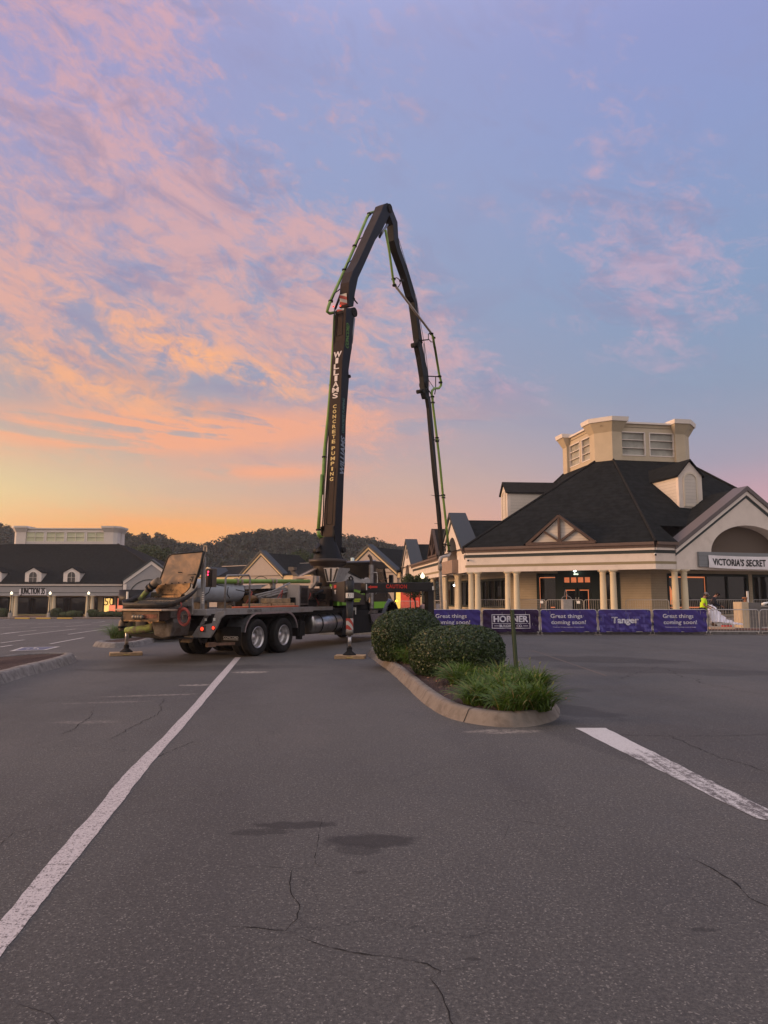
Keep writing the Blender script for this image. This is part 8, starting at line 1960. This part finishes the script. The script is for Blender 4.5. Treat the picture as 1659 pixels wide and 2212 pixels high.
# ================================================================ PLANTS
def leaf_mat(name, a, b, c=None, rough=.55, trans=.25, spec=.35):
    m = bpy.data.materials.new(name); m.use_nodes = True; t = m.node_tree; t.nodes.clear(); k = NT(t)
    g = k.node('ShaderNodeNewGeometry'); rnd = g.outputs['Random Per Island']
    col = k.mix(rnd, a, b)
    if c: col = k.mix(k.ramp(rnd, .90, .97), col, c)
    b_ = k.node('ShaderNodeBsdfPrincipled', {'Base Color': col, 'Roughness': rough, 'Specular IOR Level': spec})
    if trans > 0:
        tr_ = k.node('ShaderNodeBsdfTranslucent', {'Color': col}); mx = k.node('ShaderNodeMixShader', {0: trans, 1: b_.outputs[0], 2: tr_.outputs[0]}); out = mx.outputs[0]
    else: out = b_.outputs[0]
    k.node('ShaderNodeOutputMaterial', {'Surface': out}); return m
def leaves(cen, nrm, L, Wd, rs, jit=.6, tipfold=0.0):
    """diamond shaped leaves as quads; cen, nrm: (n,3)"""
    n = len(cen); nn = nrm + rs.normal(0, jit, (n, 3)); nn /= np.linalg.norm(nn, axis=1, keepdims=True)
    r_ = rs.normal(0, 1, (n, 3)); t = np.cross(nn, r_); t /= np.linalg.norm(t, axis=1, keepdims=True); b = np.cross(nn, t)
    l = (L * rs.uniform(.6, 1.3, (n, 1))) / 2; w_ = (Wd * rs.uniform(.7, 1.3, (n, 1))) / 2
    v = np.stack([cen - t * l, cen - b * w_ + nn * w_ * .3, cen + t * l, cen + b * w_ + nn * w_ * .3], axis=1).reshape(-1, 3)
    q = np.arange(4 * n).reshape(-1, 4); return v, q
def sph_dirs(n, rs, upper=None):
    d = rs.normal(0, 1, (n, 3)); d /= np.linalg.norm(d, axis=1, keepdims=True)
    return d
def bump_field(d, rs, k=14, amp=.05):
    c = sph_dirs(k, rs); a = rs.uniform(-1, 1, k); w_ = rs.uniform(3, 9, k)
    return 1 + amp * sum(a[i] * np.exp(w_[i] * (d @ c[i] - 1)) for i in range(k))
def clipped_bush(name, label, loc, rx, ry, zc, hz, n, leaf, m, seed, group=None, pw=2.6, shell=.16, zmin=.02, cat='bush', amp=.10):
    rs = np.random.RandomState(seed)
    d = sph_dirs(n, rs)
    e = (np.abs(d[:, 0]) ** pw + np.abs(d[:, 1]) ** pw + np.abs(d[:, 2]) ** pw) ** (-1 / pw)
    br = np.random.RandomState(seed + 1); f = bump_field(d, br, 22, amp)
    rad = (e * f)[:, None] * (1 - np.abs(rs.normal(0, 1, (n, 1))) * shell * .5)
    tw = rs.uniform(0, 1, (n, 1)) < .05; rad = np.where(tw, rad * rs.uniform(1.0, 1.05, (n, 1)), rad)
    p = d * rad * np.array([[rx, ry, hz]]); p[:, 2] += zc
    keep = p[:, 2] > zmin; p, d2 = p[keep], d[keep]
    v, q = leaves(p, d2, leaf, leaf * .55, rs, .75)
    # inner mass of woody growth so that the bush is not see-through
    mb = MB(); N_, K_ = 28, 16
    dd = np.array([[math.sin(math.pi * i / K_) * math.cos(2 * math.pi * k / N_), math.sin(math.pi * i / K_) * math.sin(2 * math.pi * k / N_), math.cos(math.pi * i / K_)] for i in range(K_ + 1) for k in range(N_)])
    e2 = (np.abs(dd[:, 0]) ** pw + np.abs(dd[:, 1]) ** pw + np.abs(dd[:, 2]) ** pw) ** (-1 / pw); f2 = bump_field(dd, np.random.RandomState(seed + 1), 22, amp)
    pv = dd * (e2 * f2 * (1 - shell * .75))[:, None] * np.array([[rx, ry, hz]]); pv[:, 2] = np.maximum(pv[:, 2] + zc, zmin)
    base = len(v); v = np.vstack([v, pv]); q2 = np.array([(base + i * N_ + k, base + (i + 1) * N_ + k, base + (i + 1) * N_ + (k + 1) % N_, base + i * N_ + (k + 1) % N_) for i in range(K_) for k in range(N_)])
    q = np.vstack([q, q2])
    t_ = thing(name, label, cat, loc, 0, group)
    np_mesh('foliage', v, q, m, t_)
    return t_
M_box = leaf_mat('boxwood_leaf', (.012, .026, .003), (.034, .066, .008), (.065, .095, .02), rough=.35, trans=.12, spec=.5)
M_box2 = leaf_mat('far_shrub_leaf', (.018, .030, .008), (.045, .065, .014), rough=.6, trans=.1)
b1 = atz(882, 1436, .12); b2 = atz(997, 1470, .12)
clipped_bush('round_bush', 'rear clipped round bush on the island, next to the timber outrigger pad', (b1[0], b1[1] + .85, .14), .90, .90, .54, .72, 30000, .052, M_box, 3, 'clipped round bushes on the kerbed island', pw=2.15, shell=.22)
clipped_bush('round_bush', 'front clipped round bush on the island, behind the day lilies', (b2[0] + .0, b2[1] + .80, .14), .97, .92, .45, .62, 38000, .045, M_box, 9, 'clipped round bushes on the kerbed island', pw=2.3, shell=.22)
def grass_clump(name, label, loc, n, L, spread, seed, m, group=None, lean=.9, width=.012, cat='plant', rx=.12, flowers=0, m_fl=None, zs=1.0):
    rs = np.random.RandomState(seed); V_, Q_ = [], []; seg = 6; k0 = 0
    for i in range(n):
        a = rs.uniform(0, 2 * math.pi); r0 = rx * math.sqrt(rs.uniform()); a0 = rs.uniform(0, 2 * math.pi); bx, by = r0 * math.cos(a0), r0 * math.sin(a0)
        ll = L * rs.uniform(.55, 1.15); el_ = R(rs.uniform(48, 88)); droop = rs.uniform(.9, 2.3) * lean; wd = width * rs.uniform(.6, 1.2)
        x, y, z = bx, by, 0; px_, py_ = -math.sin(a), math.cos(a)
        for s_ in range(seg + 1):
            f = s_ / seg; w_ = wd * (1 - f ** 2.2) * (.7 + .6 * f) + .0006
            V_ += [(x - px_ * w_, y - py_ * w_, z + w_ * .4), (x + px_ * w_, y + py_ * w_, z - w_ * .2)]
            e = el_ - droop * f ** 1.5; st_ = ll / seg
            x += math.cos(a) * math.cos(e) * st_ * spread; y += math.sin(a) * math.cos(e) * st_ * spread; z = max(.01, z + math.sin(e) * st_ * zs)
        for s_ in range(seg): k = k0 + 2 * s_; Q_.append((k, k + 1, k + 3, k + 2))
        k0 += 2 * (seg + 1)
    t_ = thing(name, label, cat, loc, 0, group); np_mesh('foliage', np.array(V_), np.array(Q_), m, t_)
    for i in range(flowers):
        a = rs.uniform(0, 6.28); r_ = rs.uniform(.05, spread * L * .5); h = L * rs.uniform(.75, 1.05); mb = MB(); mb.tube([(0, 0, .02), (r_ * math.cos(a) * .6, r_ * math.sin(a) * .6, h * .7), (r_ * math.cos(a), r_ * math.sin(a), h)], .0035, 5); st_ = mb.build('flower_stem', M_stem, t_)
        mb = MB(); c_ = (r_ * math.cos(a), r_ * math.sin(a), h)
        mb.tube([c_, (c_[0] + .006, c_[1], c_[2] + .035)], [.006, .002], 6); mb.tube([(c_[0] - .01, c_[1], c_[2] - .01), (c_[0] - .016, c_[1], c_[2] + .02)], [.005, .002], 6); mb.build('bud', m_fl or M_bud, st_)
    return t_
M_stem = mat('flower_stem_green', (.10, .16, .03), .6); M_bud = mat('yellow_green_bud', (.26, .27, .07), .6)
M_lily = leaf_mat('day_lily_blade', (.040, .082, .010), (.13, .215, .030), (.30, .22, .09), rough=.5, trans=.35)
M_lily2 = leaf_mat('ornamental_grass_blade', (.06, .11, .025), (.15, .22, .06), (.28, .24, .12), rough=.5, trans=.35)
lil = [(955, 1452, .46, 330, 'day lily clump left in front of the front round bush'), (1000, 1478, .44, 300, 'day lily clump arching low over the mulch at the island\'s left side'), (1035, 1518, .38, 300, 'day lily clump at the bend of the kerb, lowest on the left of the group'), (1085, 1505, .42, 320, 'day lily clump in the middle of the island tip'),
       (1110, 1532, .38, 320, 'day lily clump nearest the kerb joint at the island tip'), (1155, 1530, .42, 330, 'day lily clump at the rounded right end of the island'), (1150, 1490, .44, 320, 'day lily clump behind the right end clump, beside the sign post'), (1095, 1475, .42, 280, 'day lily clump just left of the green sign post foot'), (893, 1433, .50, 200, 'tall day lily tuft between the two round bushes'), (1045, 1485, .36, 240, 'small day lily clump directly below the front round bush')]
for i, (u, v, L, n, lab) in enumerate(lil):
    x, y = atz(u, v, .16); grass_clump('day_lily', lab, (x, y, .14), int(n * 2.1), L * 1.12, 1.25, 20 + i, M_lily, 'day lily clumps planted on the kerbed island', lean=1.0, width=.0085, rx=.22, flowers=(3 if i in (5, 6) else 1))
x, y = atz(948, 1436, .16)
of = thing('orange_flower', 'single open orange yellow lily flower before the front round bush', 'flower', (x + .05, y - .15, .14))
mb = MB(); mb.tube([(0, 0, 0), (0, 0, .40)], .004, 5); mb.build('stem', M_stem, of)
mb = MB()
for i in range(6):
    a = i * math.pi / 3; mb.add([(0, 0, .40), (.03 * math.cos(a - .4), .03 * math.sin(a - .4), .425), (.065 * math.cos(a), .065 * math.sin(a), .43), (.03 * math.cos(a + .4), .03 * math.sin(a + .4), .425)], [(0, 1, 2, 3)])
mb.build('petals', mat('orange_petal', (.75, .32, .02), .6), of)
# fallen leaves and dry blades on the bed
rs = np.random.RandomState(2); cen = []
for i in range(2600):
    f = rs.uniform(); cx_ = 1.9 - 1.6 * f; cy_ = 11.0 + 10 * f; cen.append((cx_ + rs.normal(0, .38), cy_ + rs.normal(0, .6), .165 + rs.uniform(0, .02)))
v, q = leaves(np.array(cen), np.tile([[0, 0, 1.]], (len(cen), 1)), .05, .02, rs, .35); o = np_mesh('leaf_litter', v, q, leaf_mat('dry_litter', (.12, .05, .03), (.26, .13, .08), (.35, .25, .15), trans=0)); tag(o, kind='stuff')
# green steel sign post without a sign
x, y = atz(1118, 1478, .15); sp_ = thing('sign_post', 'leaning green steel channel post with no sign, among the day lilies', 'post', (x, y, .1))
tz = aty(1105, 1317, y).z; tx = aty(1106, 1317, y).x - x
mb = MB(); n_ = 3
for (a, b) in ((-.035, -.022), (-.012, .012), (.022, .035)):
    pass
prof = [(-.038, 0), (-.024, 0), (-.016, .028), (.016, .028), (.024, 0), (.038, 0), (.038, -.004), (.021, -.004), (.013, .024), (-.013, .024), (-.021, -.004), (-.038, -.004)]
vs = [(p, -q_, 0) for p, q_ in prof] + [(p + tx, -q_, tz - .1) for p, q_ in prof]; k = len(prof)
mb.add(vs, [tuple(range(k)), tuple(range(2 * k - 1, k - 1, -1))] + [(i, (i + 1) % k, k + (i + 1) % k, k + i) for i in range(k)]); mb.build('channel', mat('green_steel_post', (.045, .065, .035), .5, dirt=(.12, .08, .05), dirt_amt=.25, dirt_s=8), sp_)
mb = MB(); mb.tube([(tx - .03, -.01, tz - .14), (tx - .045, -.01, tz + .10)], .006, 5); mb.build('wire', M_tsteel, sp_)
# left grass island: grass clump and brown shrub
gx = atg(*z3(1100, 1215)); grass_clump('ornamental_grass', 'bright green grass clump on the left island before the outrigger jack', (gx[0], gx[1] + .5, gx[2] + .14), 800, .75, 1.25, 60, M_lily2, lean=1.1, width=.008, rx=.38, cat='grass')
grass_clump('ornamental_grass', 'second darker grass clump on the left island under the truck tail', (gx[0] + 1.5, gx[1] + 1.0, gx[2] + .14), 420, .55, 1.3, 61, M_lily, lean=1.2, width=.007, rx=.35, cat='grass')
M_barb = leaf_mat('barberry_leaf', (.055, .028, .018), (.11, .055, .032), (.13, .10, .05), trans=.15)
clipped_bush('barberry_bush', 'brown purple bush on the left island behind the grass', (gx[0] + .35, gx[1] + 1.9, gx[2] + .12), .72, .7, .55, .62, 9000, .05, M_barb, 12, amp=.12, pw=2.1)
clipped_bush('barberry_bush', 'brown purple bush on the left island hidden behind the delivery pipes', (gx[0] + 1.9, gx[1] + 2.4, gx[2] + .12), .8, .7, .55, .62, 8000, .05, M_barb, 13, amp=.12, pw=2.1)
# shrubs before the far left building
for i, (px, w_, h, n) in enumerate(((25, .75, 1.25, 1), (532, .75, 1.3, 1), (605, .95, .85, 0), (680, 1.0, .95, 0), (745, .6, .95, 1), (887, .75, 1.2, 1), (970, .9, .8, 0), (1055, .95, .9, 0), (1130, .8, .9, 0))):
    p = aty(*z3(px, 950), 107.0)
    clipped_bush('clipped_shrub', ['shrub with flat sides at the far left edge of the photo', 'upright boxy shrub right of the middle lamp', 'low wide shrub, second from the middle lamp', 'larger dome shaped shrub between the two lamps', 'small narrow shrub left of the right hand lamp', 'boxy shrub just right of the right hand lamp', 'low shrub under the siding strip', 'low dome shrub below the glowing sale window', 'low shrub nearest the truck drum'][i], (p.x, 107.0, ZG + .15), w_, w_, h * .5, h * .52, 700, .16, M_box2, 70 + i, 'clipped shrubs before the far left building', pw=5 if n else 2.3, shell=.1)
# trees ------------------------------------------------------------------
def crown_leaves(rs, clumps, leaf, per, m=None):
    V_, N_ = [], []
    for (c, r_) in clumps:
        d = sph_dirs(per, rs); rad = r_ * (1 - .55 * rs.uniform(0, 1, (per, 1)) ** 2.2)
        V_.append(np.array(c) + d * rad); N_.append(d)
    return leaves(np.vstack(V_), np.vstack(N_), leaf, leaf * .7, rs, .8)
def tree(name, label, loc, h, cr, seed, m, leaf=.35, per=160, ncl=26, trunk_h=None, group=None, squash=.8, mt=None):
    rs = np.random.RandomState(seed); t_ = thing(name, label, 'tree', loc, 0, group)
    th = trunk_h or h * .35; cz = th + (h - th) * .5; cl = []
    for i in range(ncl):
        d = sph_dirs(1, rs)[0] * rs.uniform(.25, 1.0) ** .6; cl.append(((d[0] * cr * .8, d[1] * cr * .8, cz + d[2] * (h - th) * .42), cr * rs.uniform(.22, .42) * squash))
    v, q = crown_leaves(rs, cl, leaf, per); np_mesh('crown', v, q, m, t_)
    mb = MB(); mb.tube([(0, 0, -.3), (.02 * h, 0, th * .6), (0, .01 * h, th), (0, 0, cz)], [h * .022, h * .018, h * .014, h * .006], 8)
    for i in range(6):
        c = cl[i][0]; mb.tube([(0, 0, th * rs.uniform(.7, 1.0)), (c[0] * .5, c[1] * .5, (th + c[2]) * .5), c], [h * .010, h * .007, h * .003], 6)
    mb.build('trunk', mt or M_bark, t_); return t_
M_bark = mat('bark', (.06, .045, .035), .9, var=.3, vs=5)
M_tree = leaf_mat('mid_green_leaf', (.022, .036, .012), (.055, .080, .024), rough=.6, trans=.2)
M_forest = leaf_mat('forest_leaf', (.014, .026, .018), (.024, .040, .026), (.028, .034, .024), rough=.7, trans=.12)
for i, (u, v_top, Y, h, cr, lab) in enumerate(((308, 1177, 150, 9.5, 5.0, 'tall dark tree above the ridge right of the far left building'), (335, 1178, 140, 9.0, 4.6, 'broad green tree left of the hopper lid, before the wooded hill'), (352, 1192, 135, 7.5, 3.6, 'lower green tree closest to the hopper lid'), (292, 1182, 158, 9.0, 4.5, 'dark tree half hidden behind the hip of the far left roof'), (640, 1197, 130, 6.5, 5.0, 'low green tree just left of the raised boom foot'), (668, 1200, 128, 6.3, 4.0, 'second low green tree touching the boom foot'))):
    p = aty(u, v_top, Y); tree('tree', lab, (p.x, Y, p.z - h), h, cr, 100 + i, M_tree, leaf=.42, per=230, ncl=34, group='trees beyond the shops')
p = aty(*zx2(865, 745), 52.0); tree('small_tree', 'small dark leafed tree between the lamp posts under the black beam', (p.x, 52.0, .2), 3.3, 1.35, 140, M_tree, leaf=.13, per=190, ncl=22, trunk_h=1.5)
# wooded hill far behind: terrain and forest
hp_ = [(-700, 38), (-500, 36), (-300, 35), (-179, 33), (-165, 28.5), (-150, 26), (-120.7, 29.5), (-107.7, 28.8), (-92.6, 26.2), (-83.9, 23.6), (-76, 26), (-71.1, 28.8), (-58.2, 31.4), (-40.9, 32.1), (-27.9, 29.5), (-10.7, 28.8), (0, 26), (8.7, 23.8), (25, 20), (60, 16), (150, 14), (400, 12)]
def ridge(x):
    for i in range(len(hp_) - 1):
        if hp_[i][0] <= x <= hp_[i + 1][0]: f = (x - hp_[i][0]) / (hp_[i + 1][0] - hp_[i][0]); f = f * f * (3 - 2 * f); return hp_[i][1] * (1 - f) + hp_[i + 1][1] * f
    return hp_[0][1] if x < hp_[0][0] else hp_[-1][1]
TREEH = 7.0
def hillz(x, y):
    t = smooth((y - 215) / (330 - 215)); b_ = 1.0 if y < 330 else 1 - .15 * (y - 330) / 100
    return -2.5 + (ridge(x * 330 / max(y, 200)) - TREEH + 2.5) * t * b_
xs, ys = np.arange(-520, 301, 12.0), np.arange(205, 440, 9.0)
V = np.array([(x, y, hillz(x, y)) for y in ys for x in xs]); nx = len(xs); Q = np.array([(j * nx + i, j * nx + i + 1, (j + 1) * nx + i + 1, (j + 1) * nx + i) for j in range(len(ys) - 1) for i in range(nx - 1)])
tag(np_mesh('hills', V, Q, mat('hill_soil', (.02, .022, .014), .95), smooth=True), kind='structure')
rs = np.random.RandomState(11); V_, N_ = [], []
proto = []
for k in range(7):
    r2 = np.random.RandomState(300 + k); P_, D_ = [], []
    for c in range(9):
        d = sph_dirs(1, r2)[0] * r2.uniform(.3, 1) ; cc = np.array([d[0] * 3.4, d[1] * 3.4, 5.6 + d[2] * 2.6]); r_ = r2.uniform(1.2, 2.3)
        dd = sph_dirs(46, r2); P_.append(cc + dd * r_ * (1 - .4 * r2.uniform(0, 1, (46, 1)) ** 2)); D_.append(dd)
    proto.append((np.vstack(P_), np.vstack(D_)))
cnt = 0
for y in list(np.arange(216, 300, 5.4)) + list(np.arange(300, 345, 4.2)):
    w_ = y * .62
    for x in np.arange(-w_, .28 * y + 20, 5.4):
        if x > .10 * y + 25 and y < 300: continue
        xx, yy = x + rs.uniform(-2.6, 2.6), y + rs.uniform(-2.3, 2.3)
        s_ = rs.uniform(.72, 1.08); a = rs.uniform(0, 6.28); P_, D_ = proto[rs.randint(7)]
        ca, sa_ = math.cos(a), math.sin(a); M_ = np.array([[ca, -sa_, 0], [sa_, ca, 0], [0, 0, 1]])
        sz = s_ * rs.uniform(.85, 1.15); p = (P_ @ M_.T) * np.array([s_, s_, sz]); V_.append(p + np.array([xx, yy, hillz(xx, yy)])); N_.append(D_ @ M_.T); cnt += 1
v, q = leaves(np.vstack(V_), np.vstack(N_), 1.0, .8, rs, .3)
tag(np_mesh('forest', v, q, M_forest), kind='stuff')
print('forest trees', cnt, 'quads', len(q))
# air between the camera and the hills
hz = MB(); hz.box(-560, 560, -170, 760, -3.8, 46); 
hm = bpy.data.materials.new('air'); hm.use_nodes = True; t = hm.node_tree; t.nodes.clear(); k = NT(t)
pv = k.node('ShaderNodeVolumePrincipled', {'Color': (.80, .76, .80, 1), 'Density': .00032, 'Anisotropy': .2})
k.node('ShaderNodeOutputMaterial', {'Volume': pv.outputs[0]})
HAZE = hz.build('haze', hm); tag(HAZE, kind='stuff')
SPLIT = {'hip_cap', 'pipe_clamps', 'tank_saddle', 'fittings', 'wheel_nuts', 'hand_holes', 'pipe_brackets', 'boom_pins', 'boom_rams', 'boom_links', 'knobs', 'tank_straps', 'hydraulic_cylinders', 'slots', 'display_poster', 'louvres', 'depth_marks', 'lid_bolts', 'axles', 'painted_reflection', 'yellow_sticker', 'hoses', 'inner_wall', 'mirror_arm', 'hopper_flap'}
for o in list(bpy.data.objects):
    if o.type == 'MESH' and o.name.split('.')[0] in SPLIT and not o.modifiers and not o.children: split_loose(o)
ren = {'hip_cap': 'hip_cap', 'pipe_clamps': 'pipe_clamp', 'fittings': 'fitting', 'wheel_nuts': 'wheel_nut', 'hand_holes': 'hand_hole', 'pipe_brackets': 'pipe_bracket', 'boom_pins': 'boom_pin', 'boom_rams': 'boom_ram', 'boom_links': 'boom_link', 'knobs': 'knob', 'tank_straps': 'tank_strap', 'hydraulic_cylinders': 'hydraulic_cylinder', 'slots': 'slot', 'louvres': 'louvre', 'depth_marks': 'depth_mark', 'lid_bolts': 'lid_bolt', 'axles': 'axle', 'hoses': 'hose'}
for o in list(bpy.data.objects):
    b = o.name.split('.')[0]
    if b in ren: o.name = ren[b]
for o in list(bpy.data.objects):
    if '_world' in o: del o['_world']
